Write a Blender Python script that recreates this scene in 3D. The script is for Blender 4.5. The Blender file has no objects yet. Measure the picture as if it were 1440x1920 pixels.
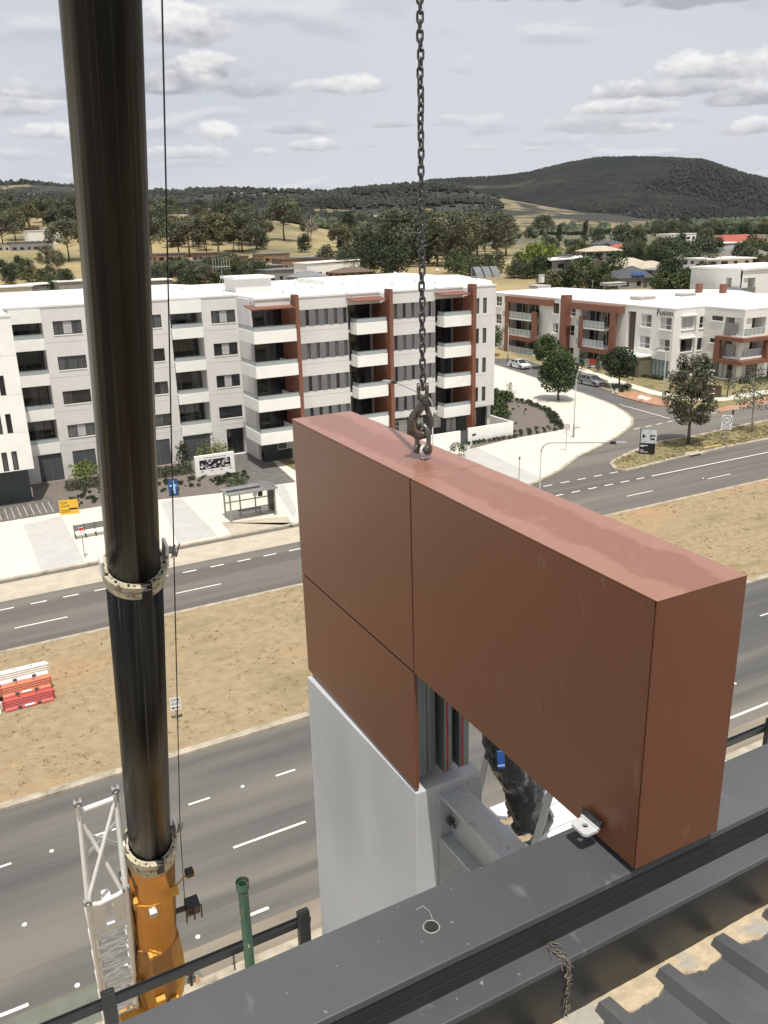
import bpy, math, random
import numpy as np
from mathutils import Vector, Matrix, noise as mnoise

sc = bpy.context.scene
COL = sc.collection
rnd = random.Random(7)

# ------------------------------------------------------------------ camera
FPX, CX, CY = 1590.0, 720.0, 960.0
CAM = np.array([0.0, 0.0, 22.8])
_vx = np.array([3850 - CX, 354 - CY, FPX]); _vn = np.array([830 - CX, 5700 - CY, FPX])
_d = _vn / np.linalg.norm(_vn)
_r = _vx - _d * (_vx @ _d); _r /= np.linalg.norm(_r)
_up = -_d
_y = np.cross(_up, _r)
ROT = np.stack([_r, _y, _up])                     # camera (right, down, forward) -> world
cam = bpy.data.cameras.new('camera'); camo = bpy.data.objects.new('camera', cam); COL.objects.link(camo)
cam.sensor_fit = 'HORIZONTAL'; cam.sensor_width = 36.0; cam.lens = FPX / 1440 * 36
cam.clip_start = 0.05; cam.clip_end = 20000
_R = np.stack([ROT @ np.array([1, 0, 0]), ROT @ np.array([0, -1, 0]), ROT @ np.array([0, 0, -1])], axis=1)
mw = Matrix.Identity(4)
for i in range(3):
    for j in range(3): mw[i][j] = float(_R[i, j])
    mw[i][3] = float(CAM[i])
camo.matrix_world = mw
sc.camera = camo

# ------------------------------------------------------------------ sun, sky, exposure
SUN = Vector((-0.10, -0.36, 1.0)).normalized()
sl = bpy.data.lights.new('sun', 'SUN'); sl.energy = 4.4; sl.angle = math.radians(0.55); sl.color = (1.0, 0.955, 0.87)
so = bpy.data.objects.new('sun', sl); COL.objects.link(so)
so.rotation_euler = (-SUN).to_track_quat('-Z', 'Y').to_euler(); so.location = (0, -30, 80)
sc.view_settings.view_transform = 'Standard'; sc.view_settings.look = 'None'
sc.view_settings.gamma = 1.0; sc.view_settings.use_curve_mapping = False
sc.view_settings.exposure = 0.0

wd = bpy.data.worlds.new('World'); sc.world = wd; wd.use_nodes = True
nt = wd.node_tree; nt.nodes.clear()
def wn(t, **k):
    n = nt.nodes.new(t)
    for a, b in k.items(): setattr(n, a, b)
    return n
def wl(a, b): nt.links.new(a, b)
def wmath(op, a, b=None, c=None, clamp=False):
    n = wn('ShaderNodeMath', operation=op, use_clamp=clamp)
    for i, s in enumerate((a, b, c)):
        if s is None: continue
        if isinstance(s, (int, float)): n.inputs[i].default_value = s
        else: wl(s, n.inputs[i])
    return n.outputs[0]
sky = wn('ShaderNodeTexSky', sky_type='NISHITA', sun_disc=False)
sky.sun_elevation = math.asin(SUN.z); sky.sun_rotation = math.atan2(SUN.x, SUN.y)
sky.altitude = 600; sky.dust_density = 2.0
tc = wn('ShaderNodeTexCoord'); sep = wn('ShaderNodeSeparateXYZ'); wl(tc.outputs['Generated'], sep.inputs[0])
zc = wmath('ADD', wmath('MAXIMUM', sep.outputs[2], 0.0), 0.13)
px_ = wmath('DIVIDE', sep.outputs[0], zc); py_ = wmath('DIVIDE', sep.outputs[1], zc)
cmb = wn('ShaderNodeCombineXYZ'); wl(px_, cmb.inputs[0]); wl(py_, cmb.inputs[1])
def wnoise(scale, detail, rough, mul=1.0, off=(0, 0, 0)):
    vm = wn('ShaderNodeVectorMath', operation='MULTIPLY_ADD'); wl(cmb.outputs[0], vm.inputs[0])
    vm.inputs[1].default_value = (mul, mul, 1); vm.inputs[2].default_value = off
    n = wn('ShaderNodeTexNoise'); n.inputs['Scale'].default_value = scale; n.inputs['Detail'].default_value = detail
    n.inputs['Roughness'].default_value = rough; wl(vm.outputs[0], n.inputs['Vector']); return n.outputs['Fac']
def wramp(x, a, b):
    n = wn('ShaderNodeMapRange', interpolation_type='SMOOTHSTEP'); wl(x, n.inputs[0])
    n.inputs[1].default_value = a; n.inputs[2].default_value = b; return n.outputs[0]
def wmix(f, a, b):
    n = wn('ShaderNodeMix', data_type='RGBA')
    if isinstance(f, (int, float)): n.inputs[0].default_value = f
    else: wl(f, n.inputs[0])
    for s, i in ((a, 6), (b, 7)):
        if isinstance(s, tuple): n.inputs[i].default_value = s
        else: wl(s, n.inputs[i])
    return n.outputs[2]
CO = (3.7, 1.9, 0.0)
veil = wramp(wnoise(0.33, 3, 0.5, 1.0, (1.3, 4.1, 0)), 0.25, 0.6)
n0 = wnoise(1.9, 7, 0.55, 1.0, CO)
nlo = wnoise(1.9, 5, 0.5, 1.035, CO); nhi = wnoise(1.9, 5, 0.5, 0.965, CO)
big = wnoise(0.55, 2, 0.5, 1.0, (7.7, 2.2, 0))
dens = wmath('ADD', n0, wmath('MULTIPLY', wmath('SUBTRACT', big, 0.5), 0.35))
cov = wramp(dens, 0.53, 0.62)
lit = wramp(wmath('SUBTRACT', nlo, nhi), -0.10, 0.12)
K = 10.0                                                    # cloud values are divided by the background strength
def c(r, g, b, k=K): return (r * k, g * k, b * k, 1)
cloud = wmix(lit, c(0.50, 0.515, 0.57), c(0.88, 0.88, 0.88))
clear = wmix(0.88, sky.outputs[0], c(0.61, 0.65, 0.715))
veiled = wmix(wmath('MULTIPLY', veil, 0.8), clear, c(0.69, 0.705, 0.755))
allsky = wmix(wmath('MULTIPLY', cov, 0.42), veiled, cloud)
# single cumulus clouds, each at its own bearing and height in the sky (degrees)
def photo_dir(px, py):
    v = ROT @ np.array([px - CX, py - CY, FPX]); v = v / np.linalg.norm(v); return math.degrees(math.atan2(v[0], v[1])), math.degrees(math.asin(v[2]))
az_s = wmath('MULTIPLY', wmath('ARCTAN2', sep.outputs[0], sep.outputs[1]), 57.29578); el_s = wmath('MULTIPLY', wmath('ARCSINE', sep.outputs[2]), 57.29578)
cn1 = wn('ShaderNodeTexNoise'); cn1.inputs['Scale'].default_value = 20; cn1.inputs['Detail'].default_value = 8; cn1.inputs['Roughness'].default_value = .56
vmz = wn('ShaderNodeVectorMath', operation='MULTIPLY'); wl(tc.outputs['Generated'], vmz.inputs[0]); vmz.inputs[1].default_value = (1, 1, 2.0); wl(vmz.outputs[0], cn1.inputs['Vector'])
cn2 = wn('ShaderNodeTexNoise'); cn2.inputs['Scale'].default_value = 44; cn2.inputs['Detail'].default_value = 5; wl(vmz.outputs[0], cn2.inputs['Vector'])
cnz = wmath('SUBTRACT', cn1.outputs['Fac'], .5); cnz2 = wmath('SUBTRACT', cn2.outputs['Fac'], .5)
CL = [(355, 62, 95, 50, .95, 0), (388, 135, 95, 34, .95, -.1), (320, 165, 90, 30, .8, -.45), (440, 172, 110, 30, .55, -.3), (25, 205, 75, 30, .8, 0), (90, 250, 75, 20, .85, .1), (60, 175, 90, 22, .5, -.3), (400, 252, 50, 22, .9, .15), (350, 290, 75, 16, .75, 0), (645, 165, 95, 22, .85, 0), (592, 277, 56, 15, .8, 0), (500, 286, 26, 9, .6, .1), (560, 245, 70, 15, .5, -.3), (735, 235, 45, 10, .5, -.3), (895, 279, 42, 9, .6, .1), (1005, 281, 26, 8, .6, .1), (1350, 135, 130, 34, .95, .05), (1250, 172, 135, 24, .9, -.1), (1180, 205, 90, 20, .9, 0), (1190, 244, 70, 14, .95, .1), (1120, 238, 100, 24, .5, -.2), (1415, 243, 65, 19, .85, 0), (1410, 185, 90, 22, .8, -.3), (1120, -22, 240, 36, .95, -.8), (1330, -6, 150, 30, .8, -.5), (880, -30, 130, 30, .8, -.7)]
crn = random.Random(3); CLD = [(*photo_dir(a_, b_), w_ * .034, h_ * .034, o_, s_) for (a_, b_, w_, h_, o_, s_) in CL]
for k_ in range(4):                                       # the rest of the sky goes on the same way
    az_ = crn.choice((crn.uniform(-178, -4), crn.uniform(62, 178))); CLD.append((az_, crn.uniform(6, 50), crn.uniform(3, 9), crn.uniform(1, 2.6), .85, crn.uniform(-.4, .1)))
for (az_, el_, w_, h_, o_, s_) in CLD:
    dx = wmath('DIVIDE', wmath('SUBTRACT', az_s, az_), w_ / max(.5, math.cos(math.radians(el_)))); dy = wmath('DIVIDE', wmath('SUBTRACT', el_s, el_), h_)
    dyn = wmath('MAXIMUM', dy, wmath('MULTIPLY', dy, -2.2))
    d2 = wmath('ADD', wmath('MULTIPLY', dx, dx), wmath('MULTIPLY', dyn, dyn))
    d3 = wmath('ADD', d2, wmath('ADD', wmath('MULTIPLY', cnz, -3.6), wmath('MULTIPLY', cnz2, -1.3)))
    de = wn('ShaderNodeMapRange', interpolation_type='SMOOTHSTEP'); wl(d3, de.inputs[0]); de.inputs[1].default_value = 1.15; de.inputs[2].default_value = .35; de.inputs[4].default_value = o_
    sh = wmath('ADD', wmath('ADD', wmath('MULTIPLY', dy, .62), .42 + s_), wmath('ADD', wmath('MULTIPLY', cnz, 1.5), wmath('MULTIPLY', cnz2, 1.2)), clamp=True)
    cc = wmix(sh, c(.40, .41, .455), c(.93, .93, .92)); allsky = wmix(de.outputs[0], allsky, cc)
bg = wn('ShaderNodeBackground'); wl(allsky, bg.inputs[0]); bg.inputs[1].default_value = 0.1
wd.cycles.sampling_method = 'MANUAL'; wd.cycles.sample_map_resolution = 256
wo = wn('ShaderNodeOutputWorld'); wl(bg.outputs[0], wo.inputs[0])

# ------------------------------------------------------------------ survey helpers: sight line of a photo point
def ray(px, py):
    v = ROT @ np.array([px - CX, py - CY, FPX]); return v / np.linalg.norm(v)
def atz(px, py, z=0.0):
    v = ray(px, py); return CAM + v * ((z - CAM[2]) / v[2])
def aty(px, py, y):
    v = ray(px, py); return CAM + v * ((y - CAM[1]) / v[1])
def atx(px, py, x):
    v = ray(px, py); return CAM + v * ((x - CAM[0]) / v[0])
def atd(px, py, d):
    return CAM + ROT @ np.array([(px - CX) / FPX * d, (py - CY) / FPX * d, d])
def G(px, py, z=0.0):
    p = atz(px, py, z); return (float(p[0]), float(p[1]))

# ------------------------------------------------------------------ mesh building
def nrm(v):
    v = np.asarray(v, float); return v / max(np.linalg.norm(v), 1e-9)
class MB:
    def __init__(s): s.v = []; s.f = []; s.m = []
    def add(s, vs, fs, m=0):
        o = len(s.v); s.v.extend([tuple(map(float, p)) for p in vs])
        s.f.extend([tuple(i + o for i in f) for f in fs]); s.m.extend([m] * len(fs)); return s
    def box(s, x0, x1, y0, y1, z0, z1, m=0):
        return s.add([(x0, y0, z0), (x1, y0, z0), (x1, y1, z0), (x0, y1, z0), (x0, y0, z1), (x1, y0, z1), (x1, y1, z1), (x0, y1, z1)],
                     [(0, 3, 2, 1), (4, 5, 6, 7), (0, 1, 5, 4), (1, 2, 6, 5), (2, 3, 7, 6), (3, 0, 4, 7)], m)
    def obox(s, c, ax, ay, az, hx, hy, hz, m=0):
        c = np.asarray(c, float); ax, ay, az = [np.asarray(a, float) for a in (ax, ay, az)]
        vs = [c + ax * hx * i + ay * hy * j + az * hz * k for k in (-1, 1) for i, j in ((-1, -1), (1, -1), (1, 1), (-1, 1))]
        return s.add(vs, [(0, 3, 2, 1), (4, 5, 6, 7), (0, 1, 5, 4), (1, 2, 6, 5), (2, 3, 7, 6), (3, 0, 4, 7)], m)
    def bar(s, a, b, w, h=None, up=(0, 0, 1), m=0):
        a = np.asarray(a, float); b = np.asarray(b, float); h = w if h is None else h
        d = nrm(b - a); sd = np.cross(d, up)
        if np.linalg.norm(sd) < 1e-4: sd = np.cross(d, (0, 1, 0))
        sd = nrm(sd); u = np.cross(sd, d)
        return s.obox((a + b) / 2, d, sd, u, np.linalg.norm(b - a) / 2, w / 2, h / 2, m)
    def tube(s, pts, r, n=8, m=0, closed=False, caps=True):
        pts = [np.asarray(p, float) for p in pts]; N = len(pts)
        rs = r if isinstance(r, (list, tuple)) else [r] * N
        ref = None; rings = []
        for i in range(N):
            if closed: t = pts[(i + 1) % N] - pts[i - 1]
            else: t = pts[min(i + 1, N - 1)] - pts[max(i - 1, 0)]
            t = nrm(t)
            if ref is None:
                ref = np.cross(t, (0, 0, 1)) if abs(t[2]) < .9 else np.cross(t, (0, 1, 0))
            ref = nrm(ref - t * (ref @ t)); bn = np.cross(t, ref)
            rings.append([pts[i] + (ref * math.cos(a) + bn * math.sin(a)) * rs[i] for a in [2 * math.pi * k / n for k in range(n)]])
        vs = [p for rg in rings for p in rg]; fs = []
        for i in range(N if closed else N - 1):
            j = (i + 1) % N
            for k in range(n):
                k2 = (k + 1) % n; fs.append((i * n + k, i * n + k2, j * n + k2, j * n + k))
        if caps and not closed:
            fs.append(tuple(range(n - 1, -1, -1))); fs.append(tuple((N - 1) * n + k for k in range(n)))
        return s.add(vs, fs, m)
    def prism(s, poly, z0, z1, m=0, mt=None):
        poly = list(poly)
        A = sum(poly[i - 1][0] * poly[i][1] - poly[i][0] * poly[i - 1][1] for i in range(len(poly)))
        if A < 0: poly = poly[::-1]
        n = len(poly)
        s.add([(p[0], p[1], z0) for p in poly] + [(p[0], p[1], z1) for p in poly], [tuple(range(n, 2 * n))], m if mt is None else mt)
        o = len(s.v) - 2 * n
        for i in range(n):
            j = (i + 1) % n; s.f.append((o + i, o + j, o + n + j, o + n + i)); s.m.append(m)
        return s
    def quad(s, a, b, c, d, m=0): return s.add([a, b, c, d], [(0, 1, 2, 3)], m)
    def disc(s, c, axis, r, t, n=16, m=0):
        a = nrm(axis); c = np.asarray(c, float)
        return s.tube([c - a * t / 2, c + a * t / 2], r, n, m)
    def build(s, name, mats, parent=None, smooth=False, bevel=0.0, loc=None, seg=2):
        me = bpy.data.meshes.new(name)
        off = np.zeros(3) if parent is None else wloc(parent)
        if loc is not None: off = np.asarray(loc, float)
        me.from_pydata([(p[0] - off[0], p[1] - off[1], p[2] - off[2]) for p in s.v], [], s.f)
        if not isinstance(mats, (list, tuple)): mats = [mats]
        for mm in mats: me.materials.append(mm)
        if len(mats) > 1: me.polygons.foreach_set('material_index', s.m)
        if smooth: me.polygons.foreach_set('use_smooth', [True] * len(s.f))
        me.update()
        o = bpy.data.objects.new(name, me); COL.objects.link(o)
        if parent is not None: o.parent = parent
        if loc is not None and parent is None: o.location = loc
        if bevel > 0:
            b = o.modifiers.new('bevel', 'BEVEL'); b.width = bevel; b.segments = seg; b.limit_method = 'ANGLE'; b.angle_limit = math.radians(35)
        return o
def wloc(o):
    p = np.zeros(3)
    while o is not None: p += np.array(o.location); o = o.parent
    return p
def tag(o, label=None, cat=None, group=None, kind=None):
    if label: o['label'] = label
    if cat: o['category'] = cat
    if group: o['group'] = group
    if kind: o['kind'] = kind
    return o
def thing(name, label, cat, loc=(0, 0, 0), group=None, rz=0.0):
    o = bpy.data.objects.new(name, None); COL.objects.link(o); o.empty_display_size = .2
    o.location = tuple(float(a) for a in loc); o.rotation_euler = (0, 0, rz)
    return tag(o, label, cat, group)
def dup(o, loc=None, rz=None, scale=None, label=None, group=None, parent=None):
    c = o.copy(); COL.objects.link(c)
    if parent is not None: c.parent = parent
    if loc is not None: c.location = tuple(float(a) for a in loc)
    if rz is not None: c.rotation_euler = (0, 0, rz)
    if scale is not None: c.scale = scale if isinstance(scale, tuple) else (scale,) * 3
    if label: c['label'] = label
    if group: c['group'] = group
    for ch in list(o.children): dup(ch, parent=c)
    return c
def box(name, mat_, parent, x0, x1, y0, y1, z0, z1, bevel=0.0):
    return MB().box(min(x0, x1), max(x0, x1), min(y0, y1), max(y0, y1), min(z0, z1), max(z0, z1)).build(name, mat_, parent, bevel=bevel)
def lettering(name, text, mat_, parent, loc, right, up, size, depth=0.004, align='CENTER'):
    cu = bpy.data.curves.new(name, 'FONT'); cu.body = text; cu.size = size; cu.extrude = depth; cu.align_x = align; cu.align_y = 'CENTER'; cu.resolution_u = 3
    to = bpy.data.objects.new('tmp', cu); COL.objects.link(to)
    bpy.context.view_layer.update()
    me = bpy.data.meshes.new_from_object(to.evaluated_get(bpy.context.evaluated_depsgraph_get()))
    bpy.data.objects.remove(to); bpy.data.curves.remove(cu)
    me.materials.clear(); me.materials.append(mat_)
    o = bpy.data.objects.new(name, me); COL.objects.link(o); o.parent = parent
    r = nrm(right); u = nrm(up); n = np.cross(r, u); L = np.asarray(loc, float) - (wloc(parent) if parent is not None else 0)
    M4 = Matrix.Identity(4)
    for i in range(3): M4[i][0], M4[i][1], M4[i][2], M4[i][3] = float(r[i]), float(u[i]), float(n[i]), float(L[i])
    o.matrix_local = M4
    return o

# ------------------------------------------------------------------ materials
MATS = {}
def mat(name, col, rough=0.6, metal=0.0, var=0.12, scale=3.0, bump=0.0, bscale=60.0, col2=None, stretch=(1, 1, 1), lo=0.35, hi=0.65, detail=6, spec=0.5, bdist=0.01, coat=0.0):
    if name in MATS: return MATS[name]
    m = bpy.data.materials.new(name); m.use_nodes = True; t = m.node_tree; b = t.nodes['Principled BSDF']
    b.inputs['Roughness'].default_value = rough; b.inputs['Metallic'].default_value = metal; b.inputs['Specular IOR Level'].default_value = spec
    if coat: b.inputs['Coat Weight'].default_value = coat; b.inputs['Coat Roughness'].default_value = 0.08
    tcn = t.nodes.new('ShaderNodeTexCoord'); mp = t.nodes.new('ShaderNodeMapping'); mp.inputs['Scale'].default_value = stretch
    t.links.new(tcn.outputs['Object'], mp.inputs[0])
    nz = t.nodes.new('ShaderNodeTexNoise'); nz.inputs['Scale'].default_value = scale; nz.inputs['Detail'].default_value = detail
    t.links.new(mp.outputs[0], nz.inputs['Vector'])
    mr = t.nodes.new('ShaderNodeMapRange'); mr.inputs[1].default_value = lo; mr.inputs[2].default_value = hi; t.links.new(nz.outputs['Fac'], mr.inputs[0])
    mx = t.nodes.new('ShaderNodeMix'); mx.data_type = 'RGBA'
    a = tuple(x * (1 - var) for x in col); c2 = col2 if col2 else tuple(min(1, x * (1 + var)) for x in col)
    mx.inputs[6].default_value = (*(a if not col2 else col), 1); mx.inputs[7].default_value = (*c2, 1)
    t.links.new(mr.outputs[0], mx.inputs[0]); t.links.new(mx.outputs[2], b.inputs['Base Color'])
    if bump > 0:
        n2 = t.nodes.new('ShaderNodeTexNoise'); n2.inputs['Scale'].default_value = bscale; n2.inputs['Detail'].default_value = 4
        t.links.new(mp.outputs[0], n2.inputs['Vector'])
        bp = t.nodes.new('ShaderNodeBump'); bp.inputs['Strength'].default_value = bump; bp.inputs['Distance'].default_value = bdist
        t.links.new(n2.outputs['Fac'], bp.inputs['Height']); t.links.new(bp.outputs[0], b.inputs['Normal'])
    MATS[name] = m; return m
def patchmix(m, col, scale, lo, hi, stretch=(1, 1, 1), amount=1.0, seed=0.0, detail=5):
    """lay a second, patchy colour (dust, dirt, wear) over a material's colour"""
    t = m.node_tree; b = t.nodes['Principled BSDF']; src = b.inputs['Base Color'].links[0].from_socket
    tcn = t.nodes.new('ShaderNodeTexCoord'); mp = t.nodes.new('ShaderNodeMapping'); mp.inputs['Scale'].default_value = stretch; mp.inputs['Location'].default_value = (seed, seed * 1.7, seed * .3)
    t.links.new(tcn.outputs['Object'], mp.inputs[0])
    nz = t.nodes.new('ShaderNodeTexNoise'); nz.inputs['Scale'].default_value = scale; nz.inputs['Detail'].default_value = detail; t.links.new(mp.outputs[0], nz.inputs['Vector'])
    mr = t.nodes.new('ShaderNodeMapRange'); mr.inputs[1].default_value = lo; mr.inputs[2].default_value = hi; mr.inputs[4].default_value = amount; t.links.new(nz.outputs['Fac'], mr.inputs[0])
    mx = t.nodes.new('ShaderNodeMix'); mx.data_type = 'RGBA'; t.links.new(mr.outputs[0], mx.inputs[0]); t.links.new(src, mx.inputs[6]); mx.inputs[7].default_value = (*col, 1)
    t.links.new(mx.outputs[2], b.inputs['Base Color']); return m

asphalt_far = mat('asphalt', (.122, .110, .099), .9, var=.10, scale=.55, stretch=(.05, 1, 1), bump=.3, bscale=40, bdist=.02)
patchmix(asphalt_far, (.19, .168, .142), .5, .44, .64, (.04, 1.1, 1), .8, 3.3)
asphalt_near = mat('asphalt_worn', (.090, .088, .085), .9, var=.10, scale=.5, stretch=(.06, 1, 1), bump=.3, bscale=40, bdist=.02)
patchmix(asphalt_near, (.185, .167, .140), .42, .40, .62, (.085, 1.0, 1), .9, 5.1)
patchmix(asphalt_near, (.062, .062, .062), .7, .58, .72, (.03, 1.3, 1), .6, 9.4)
asphalt_side = mat('asphalt_street', (.115, .113, .108), .9, var=.10, scale=.3, bump=.3, bscale=40, bdist=.02)
dusty_edge = mat('asphalt_dusty', (.23, .195, .15), .95, var=.15, scale=1.2, stretch=(.2, 1, 1))
green_paint = mat('green_road_paint', (.145, .15, .118), .9, var=.15, scale=1.0)
paint = mat('road_paint', (.74, .72, .66), .8, var=.12, scale=5)
concrete = mat('concrete_path', (.62, .585, .50), .85, var=.05, scale=.6)
concrete_grey = mat('concrete_grey', (.46, .445, .42), .85, var=.05, scale=.8)
concrete_tan = mat('concrete_tan', (.46, .40, .31), .9, var=.10, scale=.9)
kerbm = mat('concrete_kerb', (.40, .35, .27), .9, var=.18, scale=1.5)
patchmix(kerbm, (.20, .17, .13), 1.3, .52, .7, (1, 1, 1), .8)
dry_grass = mat('dry_grass', (.35, .268, .158), .95, var=.2, scale=1.8, col2=(.285, .218, .125), bump=.9, bscale=5, bdist=.12)
patchmix(dry_grass, (.185, .158, .075), .55, .52, .70, (.35, 1, 1), .6, 2.0, 8)
patchmix(dry_grass, (.40, .245, .135), .13, .52, .66, (.5, 1, 1), .9, 6.0)
patchmix(dry_grass, (.19, .15, .085), 2.6, .57, .72, (.45, 1, 1), .4, 4.0)
verge_grass = mat('verge_grass', (.28, .225, .11), .95, var=.2, scale=1.5, col2=(.19, .165, .075), bump=.8, bscale=6, bdist=.1)
patchmix(verge_grass, (.10, .105, .04), .4, .5, .68, (1, 1, 1), .8, 1.0)
mulch = mat('mulch', (.17, .145, .12), .95, var=.3, scale=6, bump=.9, bscale=14, bdist=.06)
paver = mat('grey_paver', (.13, .12, .115), .85, var=.2, scale=2)
brick_paver = mat('terracotta_paver', (.40, .215, .135), .85, var=.2, scale=3)
dirt = mat('dry_dirt', (.38, .30, .19), .95, var=.2, scale=2.0, bump=.6, bscale=10, bdist=.05)
field = mat('field_grass', (.36, .275, .13), .95, var=.2, scale=.03, col2=(.30, .235, .12), bump=.5, bscale=.5, bdist=.5)
patchmix(field, (.13, .125, .06), .012, .50, .66, (1, 1, 1), .9, 3.0, 8)
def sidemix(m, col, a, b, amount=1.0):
    # darker, greener eastern paddocks: cloud shade painted into the field colour by place
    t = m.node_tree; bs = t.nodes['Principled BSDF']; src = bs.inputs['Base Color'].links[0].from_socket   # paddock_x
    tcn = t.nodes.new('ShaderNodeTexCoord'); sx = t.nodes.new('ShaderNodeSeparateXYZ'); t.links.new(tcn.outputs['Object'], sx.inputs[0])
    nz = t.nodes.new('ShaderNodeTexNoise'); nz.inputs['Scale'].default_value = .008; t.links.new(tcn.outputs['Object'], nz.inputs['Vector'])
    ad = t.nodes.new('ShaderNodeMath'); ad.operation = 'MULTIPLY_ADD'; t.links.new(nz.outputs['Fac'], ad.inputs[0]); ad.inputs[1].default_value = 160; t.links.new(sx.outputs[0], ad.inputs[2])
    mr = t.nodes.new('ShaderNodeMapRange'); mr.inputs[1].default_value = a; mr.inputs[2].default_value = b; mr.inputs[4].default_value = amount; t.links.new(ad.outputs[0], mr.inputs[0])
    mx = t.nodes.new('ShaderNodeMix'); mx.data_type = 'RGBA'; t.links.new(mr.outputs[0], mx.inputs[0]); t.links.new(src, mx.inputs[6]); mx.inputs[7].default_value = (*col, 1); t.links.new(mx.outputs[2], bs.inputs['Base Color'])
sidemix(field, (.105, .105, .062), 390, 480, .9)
lilac_render = mat('lilac_grey_render', (.66, .64, .62), .85, var=.03, scale=.7)
white_render = mat('white_render', (.82, .81, .765), .8, var=.03, scale=.9)
cream_render = mat('cream_render', (.74, .725, .68), .8, var=.03, scale=.9)
roof_white = mat('white_roof', (.74, .73, .70), .7, var=.04, scale=.5)
grey_clad = mat('grey_cladding', (.15, .15, .155), .6, var=.06, scale=1.0)
dark_clad = mat('dark_cladding', (.030, .034, .036), .6, var=.15, scale=1.0)
door_clad = mat('slate_panel', (.075, .08, .086), .55, var=.08, scale=1.0)
teal_dark = mat('dark_green_wall', (.045, .058, .055), .6, var=.1, scale=1.0)
rust_clad = mat('rust_orange_cladding', (.20, .080, .050), .55, var=.08, scale=1.0)
frame_dark = mat('dark_window_frame', (.025, .025, .026), .5)
frame_white = mat('white_window_frame', (.7, .7, .68), .5, var=.02)
glass_dark = mat('dark_glass', (.018, .019, .020), .08, var=.5, scale=.8, spec=.6)
glass_grey = mat('curtained_glass', (.075, .078, .08), .1, var=.35, scale=.7, stretch=(4, 4, .4), spec=.6)
curtain = mat('pale_curtain', (.42, .42, .42), .25, var=.12, scale=3, stretch=(6, 6, .2), spec=.6)
rail_glass = mat('balustrade_glass', (.33, .375, .38), .12, var=.04, spec=.6)
metal_grey = mat('grey_metal', (.26, .26, .26), .45, metal=.6)
galv = mat('galvanised_steel', (.47, .48, .48), .42, metal=.75, var=.15, scale=12)
galv_pole = mat('galvanised_pole', (.33, .33, .32), .5, metal=.4, var=.1, scale=3)
black = mat('black_metal', (.012, .012, .013), .4)
brown_slot = mat('brown_cladding', (.10, .075, .06), .7)
olive_clad = mat('olive_cladding', (.145, .13, .085), .7)
sign_white = mat('sign_white', (.78, .78, .76), .45, var=.02)
sign_black = mat('sign_black', (.012, .012, .014), .5, var=.02)
sign_red = mat('sign_red', (.55, .04, .03), .5, var=.02)
sign_yellow = mat('sign_yellow', (.70, .42, .04), .5, var=.03)
sign_blue = mat('sign_blue', (.02, .05, .16), .5, var=.1)
sky_blue = mat('light_blue_print', (.28, .55, .80), .5, var=.05)
sign_brown = mat('sign_brown', (.075, .048, .028), .6)
bark = mat('bark', (.12, .095, .07), .9, var=.3, scale=6, stretch=(1, 1, .2))
bark_pale = mat('pale_bark', (.42, .38, .31), .85, var=.25, scale=4, stretch=(1, 1, .3))
bark_dead = mat('dead_bark', (.27, .24, .21), .9, var=.2, scale=4)
def leaf(name, col, v=.45, scale=.9):
    m = mat(name, tuple(x * (1 - v) for x in col), .75, col2=tuple(x * (1 + v) for x in col), scale=scale, detail=3, spec=.25)
    return m
leaf_green = leaf('leaves_green', (.062, .090, .034))
leaf_dark = leaf('leaves_dark', (.038, .054, .025))
leaf_gum = leaf('leaves_gum', (.082, .088, .050))
leaf_olive = leaf('leaves_olive', (.125, .125, .062), scale=.25)
leaf_bright = leaf('leaves_bright', (.16, .19, .04))
leaf_hedge = leaf('leaves_hedge', (.075, .085, .045), scale=2)
leaf_far = leaf('leaves_far_dark', (.074, .090, .050), scale=.2)
leaf_fargreen = leaf('leaves_far_green', (.092, .122, .052), scale=.2)
leaf_fargum = leaf('leaves_far_gum', (.118, .124, .075), scale=.2)
forest_m = leaf('forest_leaves', (.026, .029, .022), scale=.01)
# ------------------------------------------------------------------ terrain
def sstep(a, b, x):
    t = min(1, max(0, (x - a) / (b - a))); return t * t * (3 - 2 * t)
def T(x, y):
    r = math.hypot(x, y); az = math.degrees(math.atan2(x, y))
    w = sstep(17, 31, az)
    left = 0.085 * max(0, min(r, 760) - 330) + .006 * max(0, r - 760)
    right = 8.5 * sstep(150, 330, r) + 5 * sstep(330, 1300, r)
    z = left * (1 - w) + right * w
    if r > 200: z += 1.5 * sstep(200, 500, r) * mnoise.noise(Vector((x * .006, y * .006, 3.1)))
    return z
def terrain_hit(px, py):
    v = ray(px, py); t = 60.0
    while t < 4000:
        p = CAM + v * t
        if p[2] <= T(p[0], p[1]): break
        t += max(1.0, t * .004)
    return p
def surface(name, poly, z0, z1, m, parent=None):
    o = MB().prism(poly, z0, z1).build(name, m)
    return tag(o, kind='structure')

mb = MB(); azs = [math.radians(a) for a in np.arange(-70, 131, 1.25)]
rs = [0.0, 40, 80, 120, 150, 175] + [200 * (1.055 ** k) for k in range(62)]
for r in rs:
    for a in azs:
        x, y = r * math.sin(a), r * math.cos(a); mb.v.append((x, y - 4, T(x, y) - .14))
na = len(azs)
for i in range(len(rs) - 1):
    for j in range(na - 1):
        mb.f.append((i * na + j, i * na + j + 1, (i + 1) * na + j + 1, (i + 1) * na + j)); mb.m.append(0)
tag(mb.build('ground', field, smooth=True), kind='structure')

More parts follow.
